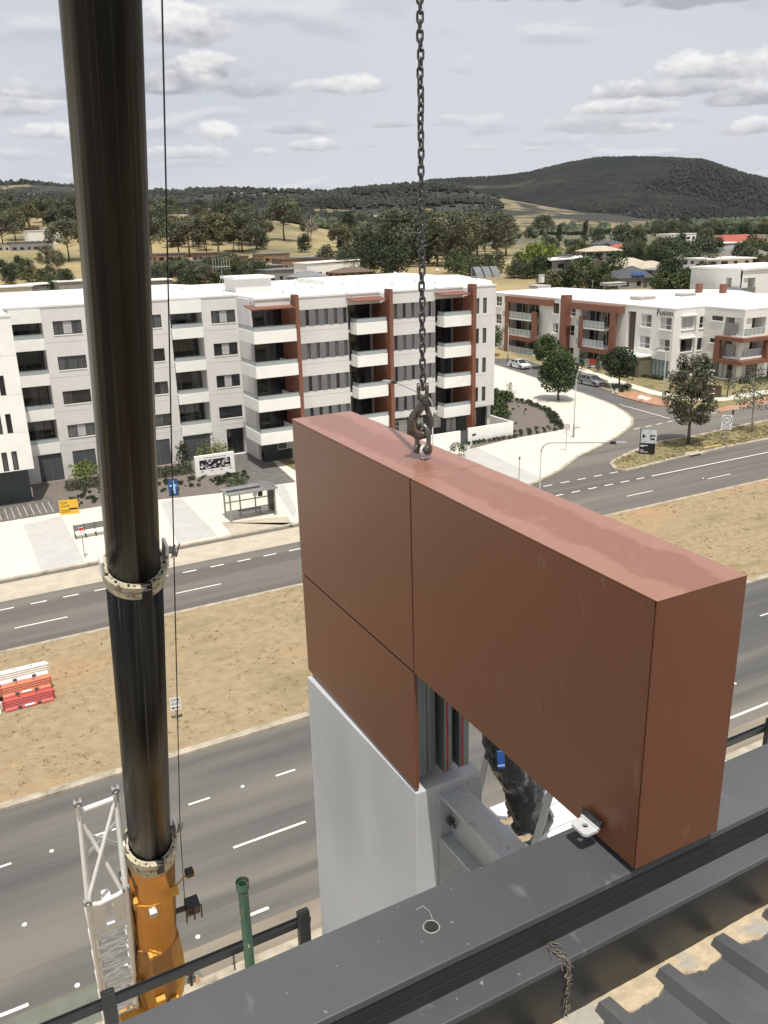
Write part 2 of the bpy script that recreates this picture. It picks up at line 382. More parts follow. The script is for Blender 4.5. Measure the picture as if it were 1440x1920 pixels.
# hills: each a height field of its own
def hill(name, az0, az1, r0, r1, r2, prof, m, namp, base, seed, n_az=150, n_r=44):
    mb = MB()
    for i in range(n_r + 1):
        u = i / n_r; r = r0 + (r2 - r0) * u
        for j in range(n_az + 1):
            az = az0 + (az1 - az0) * j / n_az; a = math.radians(az)
            x, y = r * math.sin(a), r * math.cos(a)
            k = sstep(r0, r1, r) ** .8 if r < r1 else 1 - .8 * sstep(r1, r2, r)
            top = prof(az); nz = mnoise.fractal(Vector((x, y, seed)) * (2.2 / (r1 - r0)), 1.0, 2.0, 5)
            bs = base(az)
            z = bs + (top - bs) * k + namp * nz * math.sin(math.pi * min(1, k)) * (1 if k < 1 else 0)
            mb.v.append((x, y, z if i > 0 else bs - 30))
    q = n_az + 1
    for i in range(n_r):
        for j in range(n_az): mb.f.append((i * q + j, i * q + j + 1, (i + 1) * q + j + 1, (i + 1) * q + j)); mb.m.append(0)
    return tag(mb.build(name, m, smooth=True), kind='structure')
def az_el(px, py):
    v = ray(px, py); return math.degrees(math.atan2(v[0], v[1])), v[2] / math.hypot(v[0], v[1])
def profile(pts, D):
    L = [az_el(*p) for p in pts]
    A = [l[0] for l in L]; E = [CAM[2] + l[1] * D for l in L]
    return lambda az: float(np.interp(az, A, E))
hill_forest = mat('hill_forest', (.014, .016, .0145), .98, scale=.003, col2=(.029, .029, .024), lo=.4, hi=.65, bump=1.0, bscale=.06, bdist=10, detail=9, spec=.1)
patchmix(hill_forest, (.085, .075, .05), .0030, .66, .72, (1, 1, 1.5), .7, 4.0, 9)
patchmix(hill_forest, (.011, .013, .011), .02, .5, .62, (1, 1, 1), .8, 8.0, 6)
hill_mixed = mat('hill_grass_and_forest', (.028, .030, .024), .95, scale=.02, col2=(.045, .043, .030), bump=1.0, bscale=.08, bdist=8, detail=8)
patchmix(hill_mixed, (.25, .205, .115), .008, .53, .58, (1, 1, 3.0), .9, 2.0, 9)
patchmix(hill_mixed, (.030, .032, .022), .03, .52, .60, (1, 1, 1), .9, 7.0, 7)
forest_ridge = leaf('ridge_leaves', (.034, .037, .027), scale=.01)
mp_ = profile([(-400, 300), (500, 400), (700, 372), (780, 350), (805, 341), (860, 338), (905, 336), (960, 332), (1000, 325), (1060, 311), (1120, 300.5), (1200, 299), (1260, 301), (1320, 304), (1360, 317), (1400, 330), (1440, 338), (1700, 372), (2100, 385), (2600, 380)], 4200)
mountain_p = (22, 62, 1900, 4200, 5600)
hill('mountain', 22, 75, 1900, 4200, 5600, mp_, hill_forest, 34, lambda a: 14.0, 1.0, 170, 50)
lp_ = profile([(-1300, 330), (-500, 330), (-150, 340), (0, 350), (60, 348), (110, 354), (160, 357), (230, 362), (300, 364), (360, 363), (430, 360), (480, 361), (540, 363), (600, 364), (660, 360), (720, 355), (780, 350), (850, 352), (950, 375), (1100, 400), (1200, 412)], 1900)
hill('ridge', -35, 45, 1000, 1900, 2600, lp_, hill_mixed, 16, lambda a: 20.0 + 17 * (1 - sstep(17, 31, a)), 5.0, 150, 40)
def hill_z(obj_prof, az, r, r0, r1, base):
    k = sstep(r0, r1, r) ** .8; return base + (obj_prof(az) - base) * k

# far woods on the hills: one mass nobody could count
def woods(name, label_kind, spots, m):
    mb = MB()
    for (x, y, z, h, w) in spots:
        n = 5; a0 = rnd.random() * 6.28
        lay = [(0.12, .55), (.45, 1.0), (.8, .62)]; vs = []
        for (t, k) in lay:
            for i in range(n):
                a = a0 + i * 2 * math.pi / n + t; rr = w * k * rnd.uniform(.7, 1.2)
                vs.append((x + rr * math.cos(a), y + rr * math.sin(a), z + h * t * rnd.uniform(.9, 1.1)))
        vs.append((x, y, z + h))
        fs = []
        for l in range(2):
            for i in range(n):
                j = (i + 1) % n; fs.append((l * n + i, l * n + j, (l + 1) * n + j, (l + 1) * n + i))
        for i in range(n): fs.append((2 * n + i, 2 * n + (i + 1) % n, 3 * n))
        mb.add(vs, fs)
    return tag(mb.build(name, m), kind='stuff')
sp = []
for k in range(11000):
    az = rnd.uniform(22, 58); r = 1900 + 2330 * (rnd.random() ** .7)
    a = math.radians(az); z = hill_z(mp_, az, r, 1900, 4200, 14)
    h = rnd.uniform(4, 9); sp.append((r * math.sin(a), r * math.cos(a), z - 5, h + 4, h * .7))
for k in range(900):
    az = rnd.uniform(22, 58); r = rnd.uniform(4150, 4230); a = math.radians(az)
    h = rnd.uniform(5, 13); sp.append((r * math.sin(a), r * math.cos(a), mp_(az) - 5, h + 4, h * .6))
woods('mountain_forest', '', sp, forest_m)
sp = []
for k in range(12000):
    az = rnd.uniform(-4, 36); r = 1000 + 900 * rnd.random(); a = math.radians(az); x, y = r * math.sin(a), r * math.cos(a)
    den = mnoise.noise(Vector((x * .006, y * .006, 9.0)))
    hi_ = sstep(1000, 1900, r)
    if den < -.18 + .34 * hi_ and rnd.random() < .9: continue
    z = hill_z(lp_, az, r, 1000, 1900, 20 + 17 * (1 - sstep(17, 31, az)))
    h = rnd.uniform(4, 9); sp.append((x, y, z - 3, h + 3, h * .65))
for k in range(420):
    az = rnd.uniform(-4, 32); r = rnd.uniform(1860, 1920); a = math.radians(az)
    if mnoise.noise(Vector((az * 1.3, 2.0, 0))) < -.25: continue
    h = rnd.uniform(6, 14); sp.append((r * math.sin(a), r * math.cos(a), lp_(az) - 4, h + 3, h * .55))
woods('ridge_forest', '', sp, forest_ridge)
# scattered trees of the far plain at the foot of the mountain
sp = []
for k in range(1500):
    az = rnd.uniform(24, 58); r = 800 + 1150 * rnd.random(); a = math.radians(az); x, y = r * math.sin(a), r * math.cos(a)
    if mnoise.noise(Vector((x * .008, y * .02, 5.0))) < .05 and r < 1500: continue
    h = rnd.uniform(6, 14); sp.append((x, y, T(x, y) - 2, h + 2, h * .55))
woods('plain_trees', '', sp, leaf_far)

# ------------------------------------------------------------------ streets
surface('road', [(-90, 49.35), (170, 49.35), (170, 76), (108, 76), (100, 100), (104, 170), (70, 170), (60, 100), (40, 62), (-90, 60.5)], -.4, 0.0, asphalt_far)
surface('road', [(-90, 21.45), (170, 21.45), (170, 34.0), (-90, 34.0)], -.4, 0.0, asphalt_near)
ss = [G(920, 680), G(1000, 700), G(1080, 728), G(1150, 752), G(1195, 775), G(1140, 800)]
surface('road', [(78.2, 83.5), (80.5, 95), (86.2, 121), (93, 169), (103.5, 169), (97.8, 135), (88, 100), (85.0, 91), (84.4, 84)], -.3, 0.004, asphalt_side)
surface('bus_bay', [(-90, 56.9), (33, 57.2), (43, 60.4), (-90, 60.42)], -.3, 0.004, concrete_tan)
surface('road_edge', [(-90, 21.46), (170, 21.46), (170, 22.9), (-90, 22.9)], -.3, 0.004, dusty_edge)
surface('cycle_lane', [(-6, 21.5), (-6, 23.05), (-3.4, 23.15), (-1.9, 23.1), (1.2, 23.12), (3.2, 23.0), (4.4, 22.3), (4.6, 21.5)], -.3, 0.008, green_paint)

def line_x(x0, x1, y, w=.12, z=.008, name='lane_line'):
    return tag(box(name, paint, None, x0, x1, y - w / 2, y + w / 2, z - .004, z), kind='structure')
far_dashes = MB()
x = -39.0
while x < 44.5:
    far_dashes.box(x, x + 1.0, 55.66, 55.80, .004, .009); x += 2.02
far_dashes.box(58.5, 150, 55.75, 55.91, .004, .009)
x = 44.9
while x < 58.4: far_dashes.box(x, x + 1.0, 55.75, 55.91, .004, .009); x += 1.95
tag(far_dashes.build('edge_line', paint), kind='structure')
x = 45.9; mb = MB()
while x < 58: mb.box(x, x + 1.0, 58.55, 58.70, .004, .009); x += 2.0
tag(mb.build('turn_line', paint), kind='structure')
mb = MB(); x = -27.9
while x < 140: mb.box(x, x + 3.1, 52.34, 52.46, .004, .009); x += 10.0
tag(mb.build('lane_line', paint), kind='structure')
mb = MB(); x = 6.59 - 3.92 * 14
while x < 120: mb.box(x, x + .92, 30.34, 30.45, .004, .009); x += 3.92
x = 7.37 - 48
while x < 120: mb.box(x, x + 3.06, 26.88, 27.0, .004, .009); x += 12.0
x = -1.6 - 40
while x < 28: mb.box(x, x + 1.05, 23.28, 23.42, .009, .013); x += 4.0
mb.box(29, 140, 23.5, 23.64, .004, .013)
tag(mb.build('lane_line', paint), kind='structure')
mb = MB()
for px, py in [(97, 1596), (46, 1734), (371, 1757), (455, 1475), (145, 1848), (1378, 1282), (1318, 897)]:
    g = G(px, py); mb.lathe = None; mb.tube([(g[0], g[1], 0.0), (g[0], g[1], .03), (g[0], g[1], .045)], [.09, .085, .04], 8)
tag(mb.build('road_stud', sign_white), kind='structure')
# side street stop line dashes and centre line
def strip(pts, w, z0, z1, name, m, dash=None):
    mb = MB(); P = [np.array([*G(*p), 0]) for p in pts]
    L = [np.linalg.norm(P[i + 1] - P[i]) for i in range(len(P) - 1)]; tot = sum(L)
    def at(s):
        for i, l in enumerate(L):
            if s <= l or i == len(L) - 1: return P[i] + (P[i + 1] - P[i]) * (s / l), nrm(P[i + 1] - P[i])
            s -= l
    s = 0; on, off = dash if dash else (2.0, 0.0)
    while s < tot - .1:
        e = min(tot, s + on); a, d = at(s); b, _ = at(e); n = np.array([-d[1], d[0], 0]) * w / 2
        mb.add([a - n + (0, 0, z1), b - n + (0, 0, z1), b + n + (0, 0, z1), a + n + (0, 0, z1)], [(0, 1, 2, 3)]); s += on + off
    return tag(mb.build(name, m), kind='structure')
strip([(1162, 758.5), (1200, 769), (1256, 785)], .16, 0, .010, 'centre_line', paint)
strip([(1167, 810), (1290, 783), (1440, 757)], .16, 0, .010, 'give_way_line', paint, (1.0, 1.0))

# footpath: one raised slab with the bends of its kerb
kb = [(-90, 60.5), (24, 61.0), (43, 60.6), (47.3, 59.6), (52.5, 61.9), (57.3, 64.9), (61.6, 66.7), (66.2, 68.9), (69.4, 70.7), (72.2, 72.6), (74.6, 75.0), (76.4, 78.0), (78.2, 82.0), (79.2, 85.0), (80.6, 91), (86.2, 121), (93, 169)]
surface('pavement', kb + [(-90, 169)], -.4, .12, concrete)
def kerb_strip(name, line, w, z, m, closed=False):
    mb = MB(); P = [np.array([p[0], p[1], 0.0]) for p in line]; n = len(P); Lft = []; Rgt = []
    for i in range(n):
        a = P[i - 1] if (closed or i > 0) else P[i]; b = P[(i + 1) % n] if (closed or i < n - 1) else P[i]
        d = nrm(b - a); q = np.array([-d[1], d[0], 0]); Lft.append(P[i] + q * w / 2); Rgt.append(P[i] - q * w / 2)
    rng = range(n if closed else n - 1)
    for i in rng:
        j = (i + 1) % n; u = np.array([0, 0, z]); lo = np.array([0, 0, -.2])
        mb.add([Lft[i] + u, Lft[j] + u, Rgt[j] + u, Rgt[i] + u], [(3, 2, 1, 0)])
        mb.add([Lft[i] + u, Lft[j] + u, Lft[j] + lo, Lft[i] + lo], [(0, 1, 2, 3)])
        mb.add([Rgt[i] + u, Rgt[j] + u, Rgt[j] + lo, Rgt[i] + lo], [(3, 2, 1, 0)])
    return tag(mb.build(name, m), kind='structure')
kerb_strip('kerb', kb, .34, .127, kerbm)
kerb_strip('kerb', [(-90, 49.2), (170, 49.2)], .32, .127, kerbm)
kerb_strip('kerb', [(-90, 34.15), (170, 34.15)], .42, .127, kerbm)
kerb_strip('kerb', [(-90, 21.3), (170, 21.3)], .40, .127, kerbm)
surface('median_strip', [(-90, 34.1), (170, 34.1), (170, 49.25), (-90, 49.25)], -.4, .115, dry_grass)
surface('verge', [(-90, 3.0), (170, 3.0), (170, 21.35), (-90, 21.35)], -.4, .10, dirt)
# grey bays in the footpath
def bay(p4, z=.124, m=concrete_grey): return surface('pavement_bay', [G(*p, .12) for p in p4], .0, z, m)
bay([(43.7, 983.7), (114.6, 967.5), (160, 1054), (77, 1071)]); bay([(340, 933.5), (372, 927), (408, 1003), (388, 1010)] if False else [(301, 941), (339, 933), (409, 1004), (334, 1020.5)])
bay([(505, 903), (528, 899), (556, 955), (552, 975), (540, 955)]); bay([(873, 838), (888, 835), (1012, 895), (1004, 902), (975, 922), (850, 905)])
bay([(415, 980), (540, 968), (549, 985), (556, 980), (434, 1003)], m=concrete_tan)
# expansion joints in the bus bay
mb = MB()
for k in range(-8, 5): mb.box(k * 9.0 + 1.2, k * 9.0 + 1.25, 56.95, 60.3, .003, .0085)
tag(mb.build('bay_joint', kerbm), kind='structure')

# traffic island with dry grass
isl = [G(*p) for p in [(1147, 872), (1150, 866), (1175, 853), (1204, 841), (1240, 829), (1300, 820), (1370, 803), (1440, 789), (1640, 741), (1640, 775), (1440, 824), (1380, 835), (1310, 850), (1250, 864), (1200, 877), (1175, 883), (1155, 881)]]
surface('traffic_island', isl, -.4, .12, verge_grass)
kerb_strip('kerb', isl, .45, .132, kerbm, closed=True)
# far side of the side street: verge, path, lawn, ramps
fk = [(103.5, 169), (97.8, 135), (88, 100.5), (85.2, 91), (84.0, 84), (83.7, 78.4), (84.6, 74), (87, 72.0), (95.4, 71.9), (170, 72.2)]
surface('verge', fk + [(170, 169)], -.4, .12, verge_grass)
kerb_strip('kerb', fk, .34, .130, kerbm)
fp = [(107.5, 169), (101, 135), (91.5, 100.5), (89.0, 91), (87.6, 85), (88.3, 79), (92, 76.2), (170, 76.0)]
fpo = [(109.2, 169), (103, 135), (93.4, 100.5), (91.0, 91), (89.8, 85.4), (90.3, 80.3), (93, 78.2), (170, 78.0)]
surface('pavement', fp + fpo[::-1], -.2, .126, concrete)
surface('ramp', [G(1152, 741), G(1187, 735), G(1215, 741), G(1262, 757), G(1262, 763), G(1230, 761), G(1190, 752)], -.2, .132, brick_paver)
surface('ramp', [G(1345, 768), G(1440, 745), G(1500, 732), G(1500, 744), G(1440, 756), G(1350, 774)], -.2, .132, brick_paver)
surface('pavement_bay', [G(1200, 742), G(1222, 748), G(1213, 753), G(1193, 748)], -.2, .136, concrete)
surface('driveway', [G(1138, 712), G(1150, 708), G(1160, 735), G(1148, 738)], -.2, .130, concrete)

# beds
surface('garden_bed', [G(952, 824, .12), G(880, 842, .12), G(905, 790, .12), G(928, 755, .12), G(962, 745, .12), G(1003, 755, .12), G(1040, 771, .12), G(1063, 804, .12)], .0, .16, mulch)
surface('garden_bed', [(-10, 74.6), (12.2, 74.4), (20.5, 72.7), (24.6, 72.0), (26.4, 74.6), (25.4, 85), (-10, 85)], .0, .16, mulch)
surface('paved_forecourt', [(24.0, 72.6), (29.0, 72.0), (30.4, 85), (25.6, 85)], .0, .166, paver)
surface('paved_forecourt', [(-8, 74.7), (8.3, 74.5), (8.6, 78.3), (7.2, 81), (-8, 82)], .0, .168, paver)
mb = MB()
for k in range(30):
    x0 = -7.5 + k * .52; mb.box(x0, x0 + .07, 74.9, 78.2, .160, .1715)
tag(mb.build('paving_band', concrete_tan), kind='structure')
surface('lawn_strip', [(30.6, 72.6), (32.0, 72.4), (31.5, 84.9), (30.5, 84.9)], .0, .164, verge_grass)
# drains
for p4 in ([(1246, 862), (1263, 858), (1282, 853), (1262, 866)], [(1268, 858), (1278, 855), (1276, 859), (1264, 861)]): pass
tag(MB().box(67.0, 69.0, 58.9, 59.9, .0, .15).build('drain_lintel', concrete_tan), kind='structure')
tag(MB().box(66.9, 68.3, 58.78, 58.89, .01, .105).build('drain_opening', black), kind='structure')
# tufts of dry grass on the median and the island
def tufts(name, area, n, m, hh, test=None):
    mb = MB()
    for _ in range(n):
        x = rnd.uniform(area[0], area[1]); y = rnd.uniform(area[2], area[3])
        if mnoise.noise(Vector((x * .25, y * .5, 2.2))) < rnd.uniform(-.5, .4): continue
        if test and not test(x, y): continue
        for q in range(4):
            a = rnd.random() * 6.28; l = rnd.uniform(.5, 1) * hh; w = rnd.uniform(.05, .14); ox, oy = rnd.gauss(0, .1), rnd.gauss(0, .1)
            dx, dy = math.cos(a) * w, math.sin(a) * w; lx, ly = rnd.gauss(0, .5) * l, rnd.gauss(0, .5) * l
            mb.add([(x + ox - dx, y + oy - dy, .11), (x + ox + dx, y + oy + dy, .11), (x + ox + lx, y + oy + ly, .11 + l)], [(0, 1, 2)])
    return tag(mb.build(name, m), kind='stuff')
tuft_m = leaf('tuft_leaves', (.30, .25, .14), .35, .5)
tufts('median_grass', (-14, 75, 34.6, 48.9), 4500, tuft_m, .06)
from mathutils.geometry import intersect_point_tri_2d
def inpoly(poly):
    def f(x, y):
        c_ = False; j = len(poly) - 1
        for i in range(len(poly)):
            if (poly[i][1] > y) != (poly[j][1] > y) and x < (poly[j][0] - poly[i][0]) * (y - poly[i][1]) / (poly[j][1] - poly[i][1]) + poly[i][0]: c_ = not c_
            j = i
        return c_
    return f
tufts('island_grass', (57, 95, 58, 68), 5000, tuft_m, .14, inpoly(isl))
# loose stones in the dirt verge at the foot of the building
# ------------------------------------------------------------------ walls with real openings
def wall_x(mb, x0, x1, z0, z1, y, holes, back=0.3, m=0, sx=None, out=-1):
    """wall in a plane of constant y facing -y (sx None), or of constant x facing -x when sx='x'.
    holes: (a0,a1,z0,z1,depth)"""
    xs = sorted({x0, x1, *[min(max(h[i], x0), x1) for h in holes for i in (0, 1)]}); zs = sorted({z0, z1, *[min(max(h[i], z0), z1) for h in holes for i in (2, 3)]})
    def P(a, d, z): return (a, y + d, z) if sx is None else (y + d, a, z)
    fl = (sx is not None)
    def q(a, b, c_, d): mb.add([a, b, c_, d], [(3, 2, 1, 0) if fl else (0, 1, 2, 3)], m)
    for i in range(len(xs) - 1):
        for k in range(len(zs) - 1):
            a, b, c_, d = xs[i], xs[i + 1], zs[k], zs[k + 1]; cx, cz = (a + b) / 2, (c_ + d) / 2
            if any(h[0] < cx < h[1] and h[2] < cz < h[3] for h in holes): continue
            q(P(a, 0, c_), P(b, 0, c_), P(b, 0, d), P(a, 0, d))
    for h in holes:
        a, b, c_, d, dp = h
        q(P(a, 0, c_), P(a, 0, d), P(a, dp, d), P(a, dp, c_)); q(P(b, 0, c_), P(b, dp, c_), P(b, dp, d), P(b, 0, d))
        q(P(a, 0, c_), P(a, dp, c_), P(b, dp, c_), P(b, 0, c_)); q(P(a, 0, d), P(b, 0, d), P(b, dp, d), P(a, dp, d))
        q(P(a, dp, c_), P(b, dp, c_), P(b, dp, d), P(a, dp, d))
    q(P(x0, 0, z1), P(x1, 0, z1), P(x1, back, z1), P(x0, back, z1)); q(P(x0, 0, z0), P(x0, back, z0), P(x1, back, z0), P(x1, 0, z0))
    q(P(x0, 0, z0), P(x0, 0, z1), P(x0, back, z1), P(x0, back, z0)); q(P(x1, 0, z0), P(x1, back, z0), P(x1, back, z1), P(x1, 0, z1))
    return mb
def window(parent, a0, a1, z0, z1, y, sx=None, lights=3, pale=(), frame=frame_dark, fw=.06, open_=False, transom=None, sill=None, glass=None):
    """framed window standing in an opening: frame with one glass pane per light"""
    def bx(mb, a, b, d0, d1, c_, d):
        if sx is None: mb.box(a, b, y + d0, y + d1, c_, d)
        else: mb.box(y + d0, y + d1, a, b, c_, d)
    mb = MB()
    bx(mb, a0, a1, .06, .14, z0, z0 + fw); bx(mb, a0, a1, .06, .14, z1 - fw, z1)
    bx(mb, a0, a0 + fw, .061, .139, z0 + fw, z1 - fw); bx(mb, a1 - fw, a1, .061, .139, z0 + fw, z1 - fw)
    st = (a1 - a0) / lights
    for i in range(1, lights): bx(mb, a0 + st * i - fw / 2, a0 + st * i + fw / 2, .062, .138, z0 + fw, z1 - fw)
    if transom: zt = z0 + (z1 - z0) * transom; bx(mb, a0 + fw, a1 - fw, .055, .136, zt - fw / 2, zt + fw / 2)
    w = mb.build('window', frame, parent)
    for i in range(lights):
        p = MB(); bx(p, a0 + st * i + fw / 2, a0 + st * (i + 1) - fw / 2, .10, .115, z0 + fw, z1 - fw)
        p.build('pane', (curtain if i in pale else (glass or (glass_grey if rnd.random() < .55 else glass_dark))), w)
    if sill:
        s = MB(); bx(s, a0 - .1, a1 + .1, -.12, .05, z0 - .16, z0); s.build('sill', sill, w)
    return w
ST = 3.27
# ================================================================== five-storey apartment block
AB = thing('apartment_block', 'long five-storey apartment block in white and lilac grey with stacked balconies, behind the bus shelter', 'apartment building', (30, 85, 0))
Y1, Y2 = 85.0, 79.0
def X1(px, py=600): return float(aty(px, py, Y1)[0])
# --- section one, set back
holes = []; wins = []
cols = [(11.04, 13.6), (18.75, 21.12), (26.15, 28.68)]
bays = [(7.3, 10.12), (21.98, 25.22)]
for k in range(4):
    for c0, c1 in cols: holes.append((c0, c1, 13.98 - ST * k, 15.24 - ST * k, .25)); wins.append((c0, c1, 13.98 - ST * k, 15.24 - ST * k, k))
for b0, b1 in bays: holes.append((b0, b1, 2.9, 15.18, 2.2))
joint = [13.31 - ST * k for k in range(4)]
for a, b in ((10.12, 21.98), (25.22, 29.2)):
    for z in joint: holes.append((a, b, z - .02, z + .02, .03))
for a, b in ((8.0, 10.15), (11.15, 13.3), (14.4, 17.2), (18.4, 20.7), (22.1, 24.95)): holes.append((a, b, .16, 2.85, .12))
holes.append((26.75, 28.75, .16, 3.0, .8))
wall_x(MB(), 6.9, 29.2, 0, 16.54, Y1, holes, .4).build('wall', lilac_render, AB)
for i, (a, b) in enumerate(((8.0, 10.15), (11.15, 13.3), (14.4, 17.2), (18.4, 20.7), (22.1, 24.95))):
    for q in range(2): box('door_panel', door_clad, AB, a + (b - a) / 2 * q + .012, a + (b - a) / 2 * (q + 1) - .012, Y1 + .06, Y1 + .11, .17, 2.84)
# entrance doors
e = window(AB, 26.78, 28.72, .17, 2.98, Y1 + .5, lights=3, transom=.62, fw=.08)
for (a, b, z0, z1, k) in wins:
    pale = {0: (1,), 1: (1,), 2: (1,), 3: ()}[k] if a > 20 else ({0: (1,), 1: (), 2: (), 3: (1,)}[k] if a < 12 else ((0,) if k == 2 else ()))
    window(AB, a + .01, b - .01, z0 + .01, z1 - .01, Y1 + .02, lights=3, pale=pale)
    box('sill', white_render, AB, a - .02, b + .02, Y1 - .05, Y1 + .05, z0 - .07, z0 - .002)
def glazing(parent, x0, x1, y, z0, z1, n, dark=.6):
    w = MB(); fw = .06; st = (x1 - x0) / n
    for i in range(n + 1): w.box(x0 + st * i - fw / 2, x0 + st * i + fw / 2, y - .05, y + .02, z0, z1)
    w.box(x0, x1, y - .048, y + .018, z1 - fw, z1)
    w.box(x0, x1, y - .048, y + .018, z0, z0 + fw)
    o = w.build('sliding_door', frame_dark, parent)
    for i in range(n):
        box('pane', glass_dark if rnd.random() < dark else glass_grey, o, x0 + st * i + fw / 2, x0 + st * (i + 1) - fw / 2, y - .02, y, z0 + fw, z1 - fw)
    return o
def balcony(parent, x0, x1, yf, yb, ztop, zbot, left_glass=True, posts=True):
    """white up-stand front with a glass balustrade on it, floor slab behind"""
    mb = MB(); t = .16
    mb.box(x0, x1, yf, yf + t, zbot, ztop); mb.box(x0, x0 + t, yf + t, yb, zbot, ztop); mb.box(x1 - t, x1, yf + t, yb, zbot, ztop)
    mb.box(x0 + t, x1 - t, yf + t, yb, zbot + .12, zbot + .32)
    b = mb.build('balcony', white_render, parent, bevel=.012)
    g = MB(); g.box(x0 + .05, x1 - .05, yf + .06, yf + .075, ztop + .03, ztop + .40)
    if left_glass: g.box(x0 + .06, x0 + .075, yf + .09, yb - .05, ztop + .03, ztop + .40)
    g.build('balustrade_glass', rail_glass, b)
    r = MB(); r.box(x0 + .03, x1 - .03, yf + .04, yf + .10, ztop + .40, ztop + .44)
    if left_glass: r.box(x0 + .03, x0 + .09, yf + .10, yb - .05, ztop + .40, ztop + .44)
    n = max(2, int((x1 - x0) / 1.2))
    for i in range(n + 1): xx = x0 + .06 + (x1 - x0 - .12) * i / n; r.box(xx - .02, xx + .02, yf + .078, yf + .10, ztop, ztop + .40)
    r.build('handrail', metal_grey, b)
    return b
for bi, (b0, b1) in enumerate(bays):
    for k in range(4):
        zt = 13.76 - ST * k
        balcony(AB, b0 + .06, b1 - .02, Y1 - .12, Y1 + 2.0, zt, zt - 1.05, left_glass=False)
        glazing(AB, b0 + .1, b1 - .1, Y1 + 2.1, zt - .7, zt + (1.38 if k == 0 else 2.2), 3)
    box('wall', white_render, AB, b0 + .06, b1 - .02, Y1 - .12, Y1 + .12, 15.2, 16.45)
# small things on two balconies: a drying rack, a cloth
# --- wing at the left end, cantilevered over a dark base
hl = []
for k in range(4):
    for a in (3.15, 4.45, 5.25) if k > 1 else (3.9, 5.2): hl.append((a, a + .45, 13.3 - ST * k, 15.0 - ST * k, .2))
hl += [(-12, 6.9, 13.31 - ST * k - .02, 13.31 - ST * k + .02, .03) for k in range(3)]
wall_x(MB(), -12, 6.9, 3.45, 16.5, 77.9, hl, .4).build('wall', white_render, AB)
mb = MB(); mb.box(-12, 6.88, 78.3, 84.9, 3.46, 3.9); mb.box(6.6, 6.88, 78.3, 92, 3.9, 16.45); mb.box(-12, 6.6, 91.8, 92, 3.9, 16.4)
mb.build('wall', white_render, AB)
for h in hl[:-3]: window(AB, h[0] + .01, h[1] - .01, h[2] + .01, h[3] - .01, 77.92, lights=1)
box('base_wall', teal_dark, AB, -12, 6.5, 79.6, 92, .1, 3.44)
box('downpipe', white_render, AB, 6.5, 6.62, 79.7, 79.82, .4, 1.3)
# --- section two, forward
XA = [(33.85 + 1.035 * i, 34.27 + 1.035 * i) for i in range(5)]
XB = [(43.85 + 1.045 * i, 44.27 + 1.045 * i) for i in range(5)]
hs = []
for k in range(4):
    zt, zb = 15.28 - ST * k, 13.70 - ST * k
    for a, b in XA + XB: hs.append((a, b, zb, zt, .22))
for z in (13.22, 9.95, 6.68): hs += [(32.8, 38.5, z - .02, z + .02, .03), (43.0, 48.9, z - .02, z + .02, .03)]
hs += [(38.5, 42.85, 3.3, 15.45, 2.6), (48.9, 53.1, 3.3, 15.45, 2.6)]
for k in range(4): hs += [(54.1, 54.6, 13.6 - ST * k, 15.25 - ST * k, .2), (55.1, 55.6, 13.6 - ST * k, 15.25 - ST * k, .2)]
for z in joint[:3]: hs.append((53.2, 56.75, z - .02, z + .02, .03))
wall_x(MB(), 32.56, 56.8, 3.2, 16.45, Y2, hs, .5).build('wall', lilac_render, AB)
box('wall', lilac_render, AB, 28.9, 29.2, 81.4, 84.99, .1, 16.4)
for k in range(4):
    zt, zb = 15.28 - ST * k, 13.70 - ST * k
    for grp, (xa, xb) in ((XA, (32.72, 38.48)), (XB, (43.02, 48.88))):
        edges = [xa] + [v for w in grp for v in w] + [xb]
        for i in range(0, len(edges), 2):
            box('cladding_panel', grey_clad, AB, edges[i] + .004, edges[i + 1] - .004, Y2 - .03, Y2 - .002, zb, zt)
        for a, b in grp: window(AB, a + .01, b - .01, zb + .01, zt - .01, Y2, lights=1, fw=.05)
    for a in (54.1, 55.1): window(AB, a + .01, a + .49, 13.61 - ST * k, 15.24 - ST * k, Y2, lights=1, fw=.05)
    # balconies A, B, C with what stands behind them
    zt = 13.76 - ST * k
    balcony(AB, 27.65, 32.0, 77.0, 81.35, zt, zt - 1.16)
    glazing(AB, 29.3, 33.6, 81.4, zt - .75, zt + 1.95, 4, .75)
    box('wall', dark_clad, AB, 29.21, 33.7, 81.45, 81.6, zt - 1.1, zt + 2.12)
    for (x0, x1, xm) in ((38.75, 42.25, 39.8), (49.15, 53.15, 50.25)):
        balcony(AB, x0, x1, 77.55, 79.0, zt, zt - 1.16)
        xe = min(x1, 42.15 if x0 < 45 else 52.35)
        box('wall', grey_clad, AB, (38.52 if x0 < 45 else 48.92), xm, 81.2, 81.5, zt - .8, zt + (1.6 if k == 0 else 2.2))
        glazing(AB, xm, xe, 81.3, zt - .75, zt + (1.5 if k == 0 else 2.0), 3, .65)
        box('floor_slab', lilac_render, AB, (38.51 if x0 < 45 else 48.91), xe, 79.1, 81.55, zt - 1.05, zt - .80)
        box('reveal', grey_clad, AB, (38.49 if x0 < 45 else 48.89), (38.56 if x0 < 45 else 48.96), 79.05, 81.2, zt - .8, zt + (1.5 if k == 0 else 2.2))
for x0, wf in ((32.12, .38), (42.42, .38), (52.6, .44)):
    box('fin', rust_clad, AB, x0, x0 + wf, 77.25, 78.35, 0.1, 16.9); box('fin_return', rust_clad, AB, x0 + .01, x0 + wf - .01, 78.352, 81.1, 3.3, 15.6)
